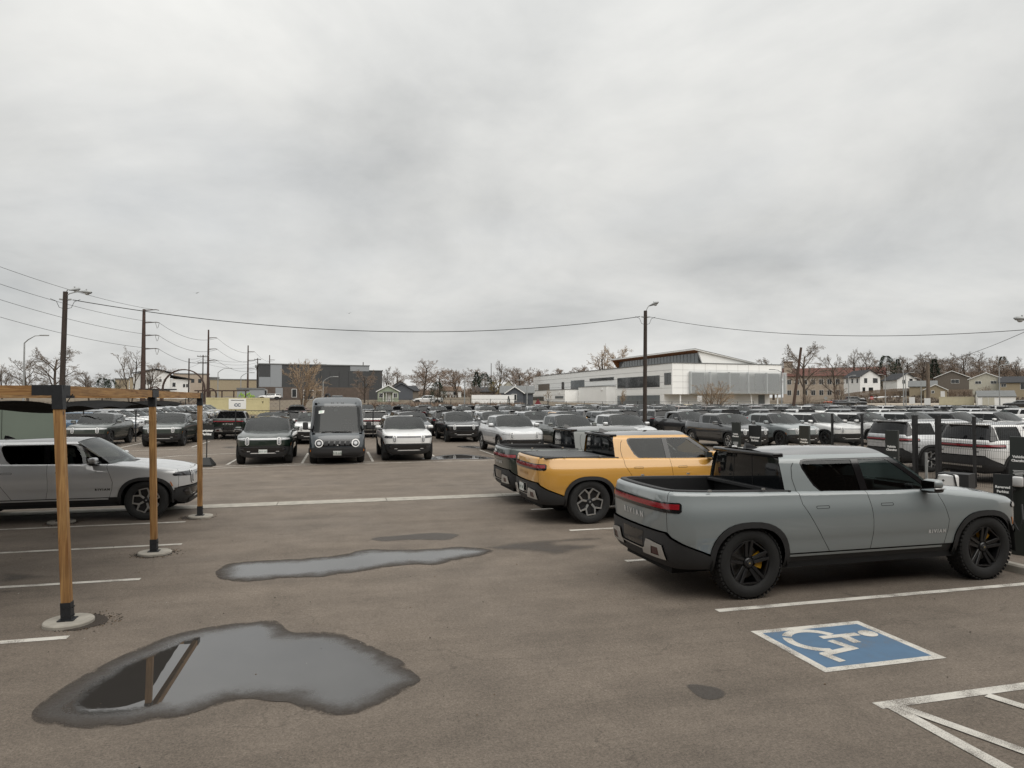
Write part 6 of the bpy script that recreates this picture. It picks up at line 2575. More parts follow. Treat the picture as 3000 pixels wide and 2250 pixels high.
# long side windows (x = 0 face)
def side_win(y0, y1, z0, z1, n, m=M_PANE, off=0.0):
    f = MB().box(-.06 + off, -.0 + off, y0, y1, z0, z1).build('window', M_MULL, wb)
    st = (y1 - y0) / n
    for k in range(n):
        MB().box(-.10 + off, -.055 + off, y0 + k * st + .06, y0 + (k + 1) * st - .06, z0 + .08, z1 - .08).build('pane', m, f)


side_win(.5, 3.2, 4.4, 7.0, 2)
side_win(5.2, 25.5, 4.0, 6.6, 10)
side_win(27.5, 42, 6.2, 7.0, 8)
side_win(45.5, 55, 4.0, 6.8, 6, M_PANEL)
side_win(60, 62, 4.2, 6.6, 1)
side_win(72, 82, 3.8, 6.4, 2, mat('bronze_panel', (.15, .125, .10), .5))
side_win(5.2, 25.5, 0.0, 2.2, 10, M_PANEL)
MB().box(-.3, .0, 29.5, 34.5, 0, 2.0).build('garage_door', M_HALLL, wb)
# low projecting wing
wing = MB().box(-6.5, 0, 44, 84, -1, 4.0).build('wing_wall', M_WP, wb)
MB().box(-6.6, .1, 43.9, 84.1, 4.002, 4.15).build('wing_roof', M_ROOFG2, wb)
MB().box(-2.6, 0, 26.5, 43.8, -1, 4.6).build('wing_wall', M_WP, wb)
MB().box(-2.7, .05, 26.4, 43.85, 4.602, 4.75).build('wing_roof', M_ROOFG2, wb)
for z in (1.3, 2.6):
    MB().box(-6.515, -6.502, 44.2, 83.8, z - .03, z + .03).build('panel_joint', M_WPJ, wb)
side_win(60, 80, .2, 2.3, 7, M_PANE, -6.5)
side_win(45, 51, 1.6, 2.3, 4, M_PANEL, -6.5)
# clerestory: glass strip, wood soffit, slanted roof
cl = MB()
y0, y1 = 1.2, 41
for k in range(26):
    a = y0 + 1.5 + k * (y1 - y0 - 2.0) / 26
    b = a + (y1 - y0 - 2.0) / 26
    MB().add([(8.2, a + .08, HB + .2), (8.2, b - .08, HB + .2), (8.2, b - .08, HB + 2.55), (8.2, a + .08, HB + 2.55)], [(0, 1, 2, 3)]).build('clerestory_pane', M_PANEL, wb)
    MB().box(8.16, 8.26, a - .07, a + .07, HB + .2, HB + 2.55).build('mullion', M_MULL, wb)
MB().box(8.25, 8.5, y0 + 1.2, y1, HB + .2, HB + 2.56).build('clerestory_wall', M_MULL, wb)
MB().prism([(6.4, HB + 3.05), (8.5, HB + 2.56), (8.5, HB + 2.50), (6.4, HB + 2.95)], 'y', y0 + .3, y1 + 1.0).build('soffit', M_WOODO, wb)
MB().prism([(6.2, HB + 3.08), (6.2, HB + 3.34), (22.5, HB + .35), (22.5, HB + .18)], 'y', y0 - .2, y1 + 1.2).build('slanted_roof', M_WP, wb)
MB().prism([(6.2, HB + 3.345), (22.5, HB + .355), (22.5, HB + .40), (6.2, HB + 3.41)], 'y', y0 - .3, y1 + 1.3).build('roof_edge', M_MULL, wb)
MB().prism([(8.5, HB + .19), (7.4, HB + 2.95), (22.4, HB + .19)], 'y', y0 + .3, y0 + .7).build('gable_wall', M_WP, wb)
MB().prism([(8.5, HB + .19), (6.4, HB + 3.0), (8.5, HB + 2.5)], 'y', y1 - .2, y1 + .4).build('gable_fin', M_WOODO, wb)
for (y, z) in ((11, 3.4), (29.0, 3.6), (48, 3.2)):
    MB().box(-.35 - (6.5 if y == 48 else 2.6 if y == 29 else 0), -.0 - (6.5 if y == 48 else 2.6 if y == 29 else 0), y - .25, y + .25, z, z + .25).build('wall_lamp', M_TRIM, wb)

# school with the red roof
p = at_ground(2440, 262)
p.z -= 1.0
sc_ = house('school', 'long beige school with red tiled roof behind bare trees', p, face_yaw(p), 32, 14, 8.6, 2.8, 'x', M_BEIGE, M_ROOFR,
            wins=[(-14 + 2.6 * k, z, 1.3, 1.7) for k in range(11) for z in (2.6, 6.4)], cat='building', over=.6)
MB().box(-15.8, -13.0, 2, 5, 8, 13.6).build('chimney', M_BEIGE, sc_)
MB().box(-16, -12.8, 1.8, 5.2, 13.602, 13.9).build('chimney_cap', mat('brick_brown', (.14, .085, .06), .9), sc_)

# white houses with black roofs on the right
p = at_ground(2550, 236)
house('house', 'two-storey white house with black gabled roof beyond the brown fence', p + Vector((0, 0, .1)), face_yaw(p) + math.radians(30), 6.3, 9.5, 5.1, 2.0, 'y', M_WHITE, M_ROOFD,
      wins=[(-1.4, 3.9, .8, 1.3), (1.6, 3.9, 1.3, 1.3), (-2.0, 1.0, .7, 1.5), (.2, 1.0, 1.2, 1.4)], side_wins=[(1.5, 3.9, .7, 1.2), (4.4, 3.9, .8, 1.2), (7.5, 3.9, .7, 1.2)], over=.45)
p = at_ground(2658, 242)
house('house', 'smaller white house with black gabled roof right of the taller one', p + Vector((0, 0, -.1)), face_yaw(p) + math.radians(28), 6.0, 8.5, 3.4, 1.9, 'y', M_WHITE, M_ROOFD,
      wins=[(-1.0, 2.7, .6, 1.0), (1.2, 2.8, .8, 1.5)], over=.45)
p = at_ground(2704, 226)
house('garage', 'tan garage with grey hipped roof behind the thick timber pole', p, face_yaw(p), 6.6, 6, 2.9, 1.5, 'x', M_TAN, M_ROOFG2, cat='garage')
p = at_ground(2741, 222)
house('garage', 'tan garage with white trimmed gable and white door', p, face_yaw(p), 5.4, 6, 2.6, 1.4, 'y', M_TAN, M_ROOFG2, wins=[(-.6, 2.0, .6, .6)], doors=[(1.7, 1.0, 2.2, M_TRIM)], cat='garage', trim=M_TRIM)
p = at_ground(2790, 250)
house('house', 'brown gabled house half hidden behind the tan garages', p + Vector((0, 0, .5)), face_yaw(p), 9, 8, 3.2, 2.0, 'y', mat('brown_wall', (.14, .12, .10), .85), M_ROOFG2, wins=[(.8, 2.0, 2.0, 1.1)], trim=M_TRIM)
p = at_ground(2890, 228)
house('house', 'cream single-storey house with low gable above the white shed', p + Vector((0, 0, .4)), face_yaw(p), 7.8, 10, 3.9, 1.7, 'y', M_CREAM, M_ROOFD, wins=[(-1.8, 3.0, 1.3, .7), (1.7, 3.0, 1.3, .7)], trim=M_TRIM)
p = at_ground(2985, 224)
house('house', 'olive tan house with white framed window at right edge', p + Vector((0, 0, .4)), face_yaw(p), 8.2, 9, 3.6, 1.6, 'x', M_TAN, M_ROOFD, wins=[(-3.2, 2.9, 1.0, .8), (1.2, 2.6, 1.6, 1.6)])
# white garden shed and cream container on the right
p = at_ground(2920, 178)
house('shed', 'white garden shed with double doors right of the cream container', p, face_yaw(p) + math.radians(6), 6.6, 5.5, 2.1, 1.2, 'x', M_WHITE, M_ROOFG2, doors=[(-2.0, 1.0, 1.9, M_CREAM), (-.9, 1.0, 1.9, M_CREAM)], cat='shed', over=.15)


def container(label, p, yaw, w, h, d, col, sign=False, doors=True):
    root = empty('shipping_container', label, 'container', p, yaw)
    m = mat('container_' + label[:6], col, .7, vary=.1, vscale=1.2)
    MB().box(-w / 2, w / 2, 0, d, 0, h).build('shell', m, root)
    n = int(w / .28)
    ribs = MB()
    for k in range(n):
        x = -w / 2 + .15 + k * (w - .3) / n
        MB().box(x, x + .14, -.035, .002, .18, h - .16).build('rib', m, root)
    for z0, z1 in ((0, .16), (h - .14, h)):
        MB().box(-w / 2, w / 2, -.055, 0, z0, z1).build('frame_rail', m, root)
    for x in (-w / 2, w / 2 - .12):
        MB().box(x, x + .12, -.057, .01, .002, h - .002).build('corner_post', m, root)
    return root


p = at_ground(2802, 182)
container('cream steel container before the tan garages', p, face_yaw(p), 6.6, 2.1, 2.4, (.50, .46, .33))
p = spot(698, 1176, 96)
p.z = .28
cc = container('pale yellow steel container at the far left end of the lot', p, face_yaw(p), 7.7, 2.62, 2.4, (.55, .49, .28))
s_ = MB().box(-1.15, .95, -.075, -.058, 1.15, 2.50).build('sign_panel', M_TRIM, cc)
write(s_, 'CC', .55, (-.1, -.076, 1.65), 0, mat('sign_blue', (.06, .08, .12), .6))
MB().box(-.9, .7, -.079, -.0755, 2.25, 2.33).build('sign_line', M_DARK, s_)
write(cc, 'T', .3, (3.0, -.06, 2.0), 0, M_DARK)
# green storage box behind the silver pickup
root = empty('storage_container', 'sage green flat-panelled storage box behind the silver pickup at left', 'container', (-6.95, 20.2, 0), 0)
M_SAGEB = mat('sage_panel', (.135, .165, .135), .55, vary=.08, vscale=1.5)
for k in range(6):
    MB().box(-1.23 * (k + 1) + .008, -1.23 * k - .008, 0, .06, .08, 2.30).build('panel', M_SAGEB, root)
MB().box(-7.4, .0, .06, .5, .05, 2.28).build('shell', M_SAGEB, root)
MB().box(-7.42, .02, -.02, .52, 2.302, 2.36).build('roof', M_SAGEB, root)
# white trailer and small houses in the middle
p = at_ground(1444, 122)
tr = empty('box_trailer', 'long white box trailer before the grey gabled house', 'trailer', p, face_yaw(p))
MB().box(-3.8, 3.8, 0, 2.4, .45, 1.95).build('box', M_WHITE, tr)
for x in (-2.4, -1.5):
    MB().lathe([(.0, -.1), (.45, -.1), (.45, .12), (.0, .12)], 14, 0, 'y', (x, .2, .40)).build('wheel', M_TYRE, tr)
p = at_ground(1137, 148)
hs_ = house('house', 'small pale green house with gabled porch behind the lot', p, face_yaw(p), 4.4, 7, 2.2, 1.2, 'y', M_GRN, M_ROOFG2, wins=[(-1.5, 1.3, .7, .9), (1.5, 1.3, .7, .9)], doors=[(.2, .7, 1.9, M_TRIM)], trim=M_TRIM)
MB().box(-1.1, 1.1, -1.6, -.1, 1.9, 2.1).build('porch_roof', M_ROOFG2, hs_)
for x in (-1.0, -.4, 1.0):
    MB().box(x - .06, x + .06, -1.5, -1.38, 0, 1.9).build('porch_post', M_TRIM, hs_)
p = at_ground(1176, 165)
house('house', 'dark slate cottage right of the pale green house', p, face_yaw(p), 5.4, 7, 2.4, 1.5, 'y', M_SLATE, M_ROOFD, trim=M_SLATE)
p = at_ground(1172, 215)
house('house', 'grey house with white trimmed gable behind the slate cottage', p + Vector((0, 0, -.8)), face_yaw(p), 6.4, 7, 4.2, 2.4, 'y', M_SLATE, M_ROOFD, trim=M_TRIM)
p = at_ground(1202, 178)
house('house', 'yellow-green cottage left of the white pickup', p, face_yaw(p) + .3, 4.4, 6, 2.3, 1.2, 'x', mat('brown_wall', (.14, .12, .10), .85), M_ROOFD, trim=None)
MB().box(-1, 1, -.2, 0, 2.2, 2.4)
p = at_ground(1322, 240)
house('house', 'white house under a long brown shingle roof', p + Vector((0, 0, .2)), face_yaw(p) + math.radians(5), 7.0, 8, 2.0, 1.5, 'x', M_WHITE, M_ROOFB, wins=[(1.4, 1.1, 1.2, .9)])
p = at_ground(1508, 132)
house('house', 'slate grey house with white trimmed gable and white window', p + Vector((.0, 0, -.3)), face_yaw(p), 3.3, 5, 2.6, 1.1, 'y', M_SLATE, M_ROOFD, wins=[(-.1, 1.7, .8, 1.1)], trim=M_TRIM)
p = at_ground(1515, 137)
house('house', 'wide grey roofed part behind the white trimmed gable', p + Vector((0, 0, -.3)), face_yaw(p), 6.4, 6, 2.5, 1.3, 'x', M_SLATE, M_ROOFG2)
p = at_ground(1490, 230)
house('house', 'pale gabled house showing above the grey roof', p + Vector((0, 0, -.3)), face_yaw(p), 4.6, 6, 3.6, 2.6, 'y', M_CREAM, M_ROOFG2, wins=[(0, 3.6, .7, .9)], trim=M_TRIM)
p = at_ground(1420, 155)
house('garage', 'low brown roofed garage left of the pale gabled house', p, face_yaw(p), 5, 5, 2.0, .9, 'x', mat('brown_wall', (.14, .12, .10), .85), M_ROOFD, cat='garage')
# left background
p = at_ground(482, 192)
mh = empty('house', 'white modern house with black shed roofs behind the steel arches', 'house', p, face_yaw(p) + math.radians(14))
M_BLKR = mat('black_roof', (.02, .02, .022), .7)
MB().box(-5.4, 1.2, 0, 8, -2, 6.3).build('wall', M_WHITE, mh)
MB().prism([(-5.4, 6.3), (1.2, 6.3), (-2.0, 7.2)], 'y', 0, 8).build('wall_gable', M_WHITE, mh)
MB().prism([(-6.0, 6.35), (-2.0, 7.3), (1.9, 6.35), (1.9, 6.6), (-2.0, 7.55), (-6.0, 6.6)], 'y', -.5, 8.5).build('roof', M_BLKR, mh)
MB().box(1.21, 6.2, 1.0, 8, -2, 5.0).build('wall', M_WHITE, mh)
MB().prism([(1.21, 5.9), (6.7, 4.9), (6.7, 5.15), (1.21, 6.15)], 'y', .4, 8.5).build('roof', M_BLKR, mh)
MB().box(-5.9, 2.4, -1.6, -.02, 2.2, 2.5).build('porch_roof', M_BLKR, mh)
for (x, z, w, h) in ((-4.6, 4.2, .8, 1.2), (-3.5, 4.2, .8, 1.2), (-1.0, 4.6, .5, .6), (0, 4.6, .5, .6)):
    MB().box(x - w / 2, x + w / 2, -.06, 0, z - h / 2, z + h / 2).build('window', M_PANE, mh)
for (x, z, w, h) in ((2.4, 3.6, .7, 1.0), (4.8, 3.4, .5, .8), (5.5, 3.4, .4, .8)):
    MB().box(x - w / 2, x + w / 2, .94, 1.0, z - h / 2, z + h / 2).build('window', M_PANE, mh)
for (x, dist, w, h, m, lab, wins) in ((357, 235, 3.6, 4.6, M_TAN, 'small tan flat block left of the white modern house', ()), (560, 255, 11, 7.2, M_BEIGE, 'beige flat roofed apartment block behind the steel arches', [(-4 + 2.2 * k, 5, 1, 1.3) for k in range(4)]),
                                      (600, 262, 9, 6.2, mat('grey_block', (.20, .19, .18), .8), 'grey flat roofed block right of the beige apartments', [(-3 + 2 * k, 4.4, .9, 1.2) for k in range(4)]), (405, 250, 5, 5.6, M_TAN, 'tan block behind the rust brown transmission pole', ()),
                                      (690, 250, 16, 5.4, M_TAN, 'long low tan warehouse left of the dark hall', ())):
    p = at_ground(x, dist)
    block('flat_roofed_block', lab, p, face_yaw(p), w, 8, h, m, wins)
p = at_ground(735, 170)
bw_ = block('low_wall_building', 'low pale wall with green graffiti left of the dark hall', p, face_yaw(p), 6.0, 4, 2.6, M_HALLL)
sq_ = MB()
for k in range(7):
    x = -2.6 + k * .45
    sq_.tube([(x, -.05, .9 + .5 * math.sin(k * 2)), (x + .5, -.05, 1.5 + .4 * math.cos(k * 1.7)), (x + .7, -.05, .8)], .12, 5)
sq_.build('graffiti', mat('graffiti_green', (.30, .48, .05), .7), bw_)
# brown board fence and retaining wall on the right slope
def board_fence(label, x0, x1, dist, h, n, m, name='board_fence'):
    a, b = spot(x0, 1176, dist), spot(x1, 1176, dist)
    root = empty(name, label, 'fence', (a.x, a.y, 0), math.atan2(b.y - a.y, b.x - a.x))
    Lg = math.hypot(b.x - a.x, b.y - a.y)
    for k in range(n):
        t = k / n
        gx, gy = a.x + (b.x - a.x) * t, a.y + (b.y - a.y) * t
        z = ground_z(gx, gy)
        MB().box(Lg * t + .02, Lg * (t + 1 / n) - .02, 0, .05, z - .3, z + h + (.03 if k % 2 else 0)).build('board', m, root)
    return root


board_fence('long brown board fence below the white houses', 2470, 2668, 229, 1.8, 60, M_FENB)
board_fence('brown board fence between tan garage and ranch house', 2780, 2850, 226, 1.9, 24, M_FENB)
# snow patches left on the slope
M_SNOW = mat('old_snow', (.75, .76, .78), .8, vary=.1, vscale=3)
for i, (x, y0, dd, w, d) in enumerate(((2500, 0, 226, 8, .8), (2560, 0, 226.5, 11, .7), (2615, 0, 226, 5, .7), (2700, 0, 214, 4, 1.0), (2640, 0, 213, 3, .8), (2860, 0, 214, 4, 1.2), (2880, 0, 216, 3, .8), (330, 0, 140, 6, 1.2), (260, 0, 145, 5, 1.0), (690, 0, 112, 3, .6))):
    p = spot(x, 1176, dd)
    yw = face_yaw(p)
    R = Matrix.Rotation(yw, 3, 'Z')
    pts = [R @ Vector((w / 2 * math.cos(a) * (1 + .2 * math.sin(3 * a + i)), d * math.sin(a) * (1 + .25 * math.cos(4 * a + i)), 0)) for a in np.linspace(0, 6.283, 19)[:-1]]
    V = [(p.x + q.x, p.y + q.y, ground_z(p.x + q.x, p.y + q.y) + .05) for q in pts] + [(p.x, p.y, ground_z(p.x, p.y) + .16)]
    structure(mesh_obj('snow_patch', mk('snow_patch', V, [(k, (k + 1) % 18, 18) for k in range(18)], M_SNOW, smooth=True)))
# pale drive and street beyond the lot on the right
M_DRIVE = mat('pale_drive', (.36, .31, .25), .9, vary=.15, vscale=.4)


def road(name, pts, w, m, dz=.05):
    V, F = [], []
    P = []
    for (a, b) in zip(pts[:-1], pts[1:]):
        k = max(1, int((Vector(b) - Vector(a)).length / 4))
        P += [Vector(a).lerp(Vector(b), i / k) for i in range(k)]
    P.append(Vector(pts[-1]))
    for i, p in enumerate(P):
        t = (P[min(i + 1, len(P) - 1)] - P[max(0, i - 1)]).normalized()
        nn = Vector((-t.y, t.x))
        for s in (-.5, -.17, .17, .5):
            q = p + nn * w * s
            V.append((q.x, q.y, ground_z(q.x, q.y) + dz))
    F = [(4 * i + k, 4 * i + k + 1, 4 * i + 5 + k, 4 * i + 4 + k) for i in range(len(P) - 1) for k in range(3)]
    return structure(mesh_obj(name, mk(name, V, F, m, smooth=True)))


a, b, c = spot(2320, 1176, 192), spot(2700, 1176, 190), spot(3080, 1176, 192)
road('drive', [(a.x, a.y), (b.x, b.y), (c.x, c.y)], 22.0, M_DRIVE)
a, b = spot(300, 1176, 128), spot(600, 1176, 125)
road('street', [(spot(-60, 1176, 135).x, spot(-60, 1176, 135).y), (a.x, a.y), (b.x, b.y)], 8, M_DRIVE)
road('footpath', [(spot(1120, 1176, 128).x, spot(1120, 1176, 128).y), (spot(1165, 1176, 116).x, spot(1165, 1176, 116).y)], 2.2, M_DRIVE, .08)

# ---------------------------------------------------------------- utility poles, lamps, wires in the distance
TP = []
for (x, top, dist, lab) in ((422, 906, 150, 'nearest rust brown steel transmission pole with three right-hand arms'), (611, 966, 186, 'second rust brown transmission pole along the line'), (727, 1012, 238, 'third transmission pole, left of the dark hall'), (790, 1040, 300, 'farthest transmission pole above the dark hall')):
    t = spot(x, top, dist)
    gz = ground_z(t.x, t.y)
    root = empty('transmission_pole', lab, 'utility pole', (t.x, t.y, gz), 0, 'transmission poles')
    h = t.z - gz
    MB().tube([(0, 0, -.3), (0, 0, h)], [.52 if dist < 170 else .34, .26 if dist < 170 else .18], 10).build('shaft', M_RUST, root, smooth=True, auto=50)
    tips = []
    for k, dz in enumerate((.12, 2.55, 5.05, 7.65) if dist < 170 else (2.0, 4.8, 7.6)):
        e = cr * (3.0 if k else 2.9) * (1 if dist < 170 else .75)
        MB().tube([(0, 0, h - dz - .08), tuple(e * .8 + Vector((0, 0, h - dz + .04))), tuple(e + Vector((0, 0, h - dz - .08)))], [.12, .07, .06], 6).build('arm', M_RUST, root)
        tip = Vector((t.x, t.y, gz)) + e + Vector((0, 0, h - dz - .1))
        tips.append(tip)
        if k and dist < 170:
            MB().tube([tuple(e * .75 + Vector((0, 0, h - dz - .05))), tuple(e * .86 + Vector((0, 0, h - dz - 1.15)))], .05, 5).build('insulator', M_LAMP, root)
            MB().tube([tuple(e + Vector((0, 0, h - dz - .1))), tuple(e * .9 + Vector((0, 0, h - dz - 1.15)))], .05, 5).build('insulator', M_LAMP, root)
    TP.append(tips)
for i in range(3):
    A, B = TP[i], TP[i + 1]
    for k in range(3):
        a = A[k + 1] if len(A) == 4 else A[k]
        b = B[k]
        wire('conductor %s of the transmission line, span %s' % (('upper', 'middle', 'lower')[k], ('nearest', 'second', 'farthest')[i]), a, b, 1.6, .035)
for k, (x, y) in enumerate(((-80, 752), (-80, 805), (-80, 852), (-80, 905))):
    wire('conductor entering from the left edge, %s of four' % ('topmost', 'second', 'third', 'lowest')[k], spot(x, y, 105), TP[0][k], .8, .028)


def dist_pole(label, x, top, dist, arms=(), r=.16, m=None, lean=0.0, transformer=False):
    t = spot(x, top, dist)
    gz = ground_z(t.x, t.y)
    root = empty('utility_pole', label, 'utility pole', (t.x, t.y, gz), -YAW)
    h = t.z - gz
    MB().tube([(lean, 0, -.3), (0, 0, h)], [r * 1.15, r * .8], 9).build('shaft', m or M_POLE, root, smooth=True, auto=50)
    for dz, w in arms:
        MB().box(-w / 2, w / 2, -.06, .06, h - dz - .07, h - dz + .07).build('crossarm', M_POLE, root)
        for s in (-1, -.5, .5, 1):
            MB().tube([(s * w * .45, 0, h - dz + .07), (s * w * .45, 0, h - dz + .28)], .05, 5).build('insulator', M_LAMP, root)
    if transformer:
        MB().lathe([(0, 0), (.28, 0), (.28, .8), (0, .85)], 10, 0, 'z', (-.42, 0, h - 2.6)).build('transformer', M_LAMP, root)
    return root, Vector((t.x, t.y, t.z))


_, da = dist_pole('plain dark pole rising behind the big steel arch', 554, 1050, 150, r=.14)
_, db = dist_pole('double crossarm pole right of the steel arch', 595, 1040, 165, ((.3, 2.6), (1.7, 2.4)), r=.13)
_, dc = dist_pole('transformer pole left of the dark hall', 755, 1049, 190, ((.4, 1.8),), r=.15, transformer=True)
_, dd_ = dist_pole('thin pole above the dark hall right end', 1064, 1061, 215, r=.16)
dist_pole('leaning brown timber pole at the right end of the white building', 2347, 1018, 102, r=.20, m=mat('pole_red_brown', (.075, .045, .032), .85, vary=.4, vscale=3, stretch=(6, 6, .5)), lean=-1.4)
dist_pole('thick pale timber pole before the tan garages', 2718, 1066, 103, r=.24, m=M_POLEL)
dist_pole('thin dark pole above the pine left of the tall open bare tree', 1439, 1064, 215, r=.12)
for k, (x, y0, dd, nm) in enumerate(((420, 1083, 215, 'left of the rust brown pole'), (397, 1100, 220, 'left of the white modern house'))):
    dist_pole('short distant pole ' + nm, x, y0, dd, r=.14)
for k, dz in enumerate((.1, .9, 1.8)):
    wire('distribution wire %s between the two poles by the arch' % ('top', 'middle', 'low')[k], da - Vector((0, 0, dz)), db - Vector((0, 0, .3 + dz * .5)), .25, .022)
    wire('distribution wire %s running on to the transformer pole' % ('top', 'middle', 'low')[k], db - Vector((0, 0, .3 + dz * .8)), dc - Vector((0, 0, .3 + dz)), .9, .022)
wire('cable from the thick timber pole up to the right edge', spot(2718, 1068, 103), spot(3040, 955, 60), .4, .02)


def street_lamp(label, x, top, base_y, dist, arm=1, col=None, double=False):
    t = spot(x, top, dist)
    gz = ground_z(t.x, t.y) if t.y > 84 else lot_z(t.y)
    root = empty('street_lamp', label, 'street lamp', (t.x, t.y, gz), -YAW)
    h = t.z - gz
    m = col or M_GALV
    MB().tube([(0, 0, -.2), (0, 0, h - .3)], [.11, .075], 8).build('pole', m, root)
    for sg in ((1, -1) if double else (arm,)):
        MB().tube([(0, 0, h - .35), (sg * .55, 0, h - .05), (sg * 1.0, 0, h)], .04, 6).build('arm', m, root)
        g = rbox(min(sg * .9, sg * 1.75), max(sg * .9, sg * 1.75), -.16, .16, h - .04, h + .08, .04, 2)
        mesh_obj('lamp_head', mk('lamp_head', *g[:2], M_LAMP, g[2]), root)
    return root


def tall_lamp(label, x, top, dist):
    t = spot(x, top, dist)
    gz = ground_z(t.x, t.y)
    root = empty('street_lamp', label, 'street lamp', (t.x, t.y, gz), -YAW)
    h = t.z - gz
    MB().tube([(0, 0, -.2), (0, 0, h - 1.0), (.5, 0, h - .55), (1.4, 0, h - .05), (2.2, 0, h)], [.14, .09, .07, .05, .05], 8).build('pole', M_GALV, root)
    g = rbox(2.1, 3.2, -.18, .18, h - .05, h + .1, .04, 2)
    mesh_obj('lamp_head', mk('lamp_head', *g[:2], M_LAMP, g[2]), root)
    return root


tall_lamp('tall pale curved street lamp at far left', 72, 983, 112)
tall_lamp('distant curved street lamp left of the transmission pole line', 639, 1079, 170)
tall_lamp('distant curved street lamp right of the second transmission pole', 706, 1092, 175)
tall_lamp('pale curved street lamp before the dark hall', 947, 1104, 150)
street_lamp('thin lamp post above the shrubs left of the white trailer', 1361, 1107, 0, 112)
street_lamp('thin lamp post above the grey gabled house', 1544, 1114, 0, 112, -1)
street_lamp('slim lamp post at the right end of the louvred wall', 2289, 1083, 0, 105, -1)
street_lamp('lamp post before the left white house', 2486, 1100, 0, 180)
street_lamp('lamp post with arm pointing left before the white house gable', 2593, 1097, 0, 185, -1)
street_lamp('tall lamp post left of the thick timber pole', 2653, 1092, 0, 160)
street_lamp('square lamp post beside the taller one left of the timber pole', 2646, 1068, 0, 140)
street_lamp('slim lamp post just left of the thick timber pole', 2698, 1107, 0, 180, -1)
street_lamp('double headed lamp post above the white shed', 2927, 1068, 0, 150, double=True)
# rusted steel arches
ar = empty('steel_arch', 'large rust brown arch sculpture behind the pergola beam', 'sculpture', (0, 0, 0))
c0 = spot(538, 1176, 128)
ar.location = (c0.x, c0.y, ground_z(c0.x, c0.y))
ar.rotation_euler = (0, 0, -YAW + .2)
for (dx, r_, hh, w) in ((0, 3.3, 2.9, .30), (-4.6, 1.0, 2.2, .22), (4.2, .95, 2.0, .22)):
    pts = [(dx + r_ * math.cos(a), 0, hh + r_ * math.sin(a) * (1.0 if dx == 0 else 1.05)) for a in np.linspace(0, math.pi, 18)]
    pts = [(pts[0][0], 0, -.3)] + pts + [(pts[-1][0], 0, -.3)]
    V, F = [], []
    for (x, y, z) in pts:
        n_ = Vector((x - dx, 0, z - hh)) if z > hh else Vector((x - dx, 0, 0))
        n_ = n_.normalized() * .09
        V += [(x + n_.x, -w, z + n_.z), (x + n_.x, w, z + n_.z), (x - n_.x, w, z - n_.z), (x - n_.x, -w, z - n_.z)]
    for i in range(len(pts) - 1):
        for j in range(4):
            F.append((4 * i + j, 4 * i + (j + 1) % 4, 4 * i + 4 + (j + 1) % 4, 4 * i + 4 + j))
    mesh_obj('arch', mk('arch', V, F, M_RUST), ar)
# timber pergola row beyond (rust beams)
pr = empty('garden_pergola', 'rusty beam pergola beyond the fence right of the arches', 'pergola', (0, 0, 0))
c0 = spot(650, 1176, 125)
pr.location = (c0.x, c0.y, ground_z(c0.x, c0.y))
pr.rotation_euler = (0, 0, -YAW)
for k in range(5):
    MB().box(-4 + 2 * k - .08, -4 + 2 * k + .08, -.08, .08, -.2, 2.5).build('post', M_RUST, pr)
MB().box(-4.6, 4.6, -.1, .1, 2.5, 2.7).build('beam', M_RUST, pr)
# small signs on the right verge
def verge_sign(label, x, y, dist, shape, col, text=None):
    t = spot(x, y, dist)
    gz = ground_z(t.x, t.y) if t.y > 84 else lot_z(t.y)
    root = empty('road_sign', label, 'sign', (t.x, t.y, gz), face_yaw(t))
    h = t.z - gz
    MB().tube([(0, .04, -.1), (0, .04, h + .2)], .035, 6).build('post', M_GALV, root)
    if shape == 'oct':
        poly = [(.42 * math.cos(math.pi / 8 + k * math.pi / 4), h + .42 * math.sin(math.pi / 8 + k * math.pi / 4)) for k in range(8)]
    elif shape == 'tri':
        poly = [(-.75, h - .5), (.75, h - .5), (0, h + .8)]
    else:
        poly = [(-.34, h - .45), (.34, h - .45), (.34, h + .45), (-.34, h + .45)]
    b = MB().prism(poly, 'y', -.02, .02).build('plate', col, root)
    if text:
        write(b, text, .26, (0, -.021, h), 0, M_LETTERW)
    return root


M_STOP = mat('stop_red', (.38, .03, .03), .5)
verge_sign('red octagonal stop sign on the right verge', 2554, 1166, 188, 'oct', M_STOP, 'STOP')
verge_sign('round pale back of a road sign near the leaning timber pole', 2419, 1166, 185, 'oct', M_GALV)
verge_sign('small white sign left of the thick timber pole', 2672, 1173, 108, 'rect', M_TRIM)
verge_sign('white paper notice fixed before the thick timber pole', 2717, 1177, 101, 'rect', M_TRIM)
verge_sign('dark red triangular sign before the left end of the white building', 1576, 1182, 112, 'tri', mat('dark_red', (.16, .02, .025), .6))
verge_sign('white notice sign with red lettering before the white building', 2050, 1168, 106, 'rect', M_TRIM)
# birds
for (x, y, dd, lab) in ((575, 859, 70, 'small dark bird flying left above the wires'), (1022, 918, 80, 'small dark bird flying above the supply cable')):
    p = spot(x, y, dd)
    mb = MB()
    mb.add([(-.16, 0, 0), (.12, .03, .02), (.12, -.03, .02), (.16, 0, 0), (0, 0, .04)], [(0, 1, 4), (0, 4, 2), (1, 3, 4), (4, 3, 2), (0, 2, 3, 1)])
    mb.add([(-.02, .02, .02), (.10, .02, .02), (.02, .30, .09), (-.06, .26, .07)], [(0, 1, 2, 3)])
    mb.add([(-.02, -.02, .02), (.10, -.02, .02), (.02, -.30, .10), (-.06, -.26, .08)], [(3, 2, 1, 0)])
    o = mb.build('bird', M_LETTER, None, p, 1.2)
    tag(o, lab, 'bird')
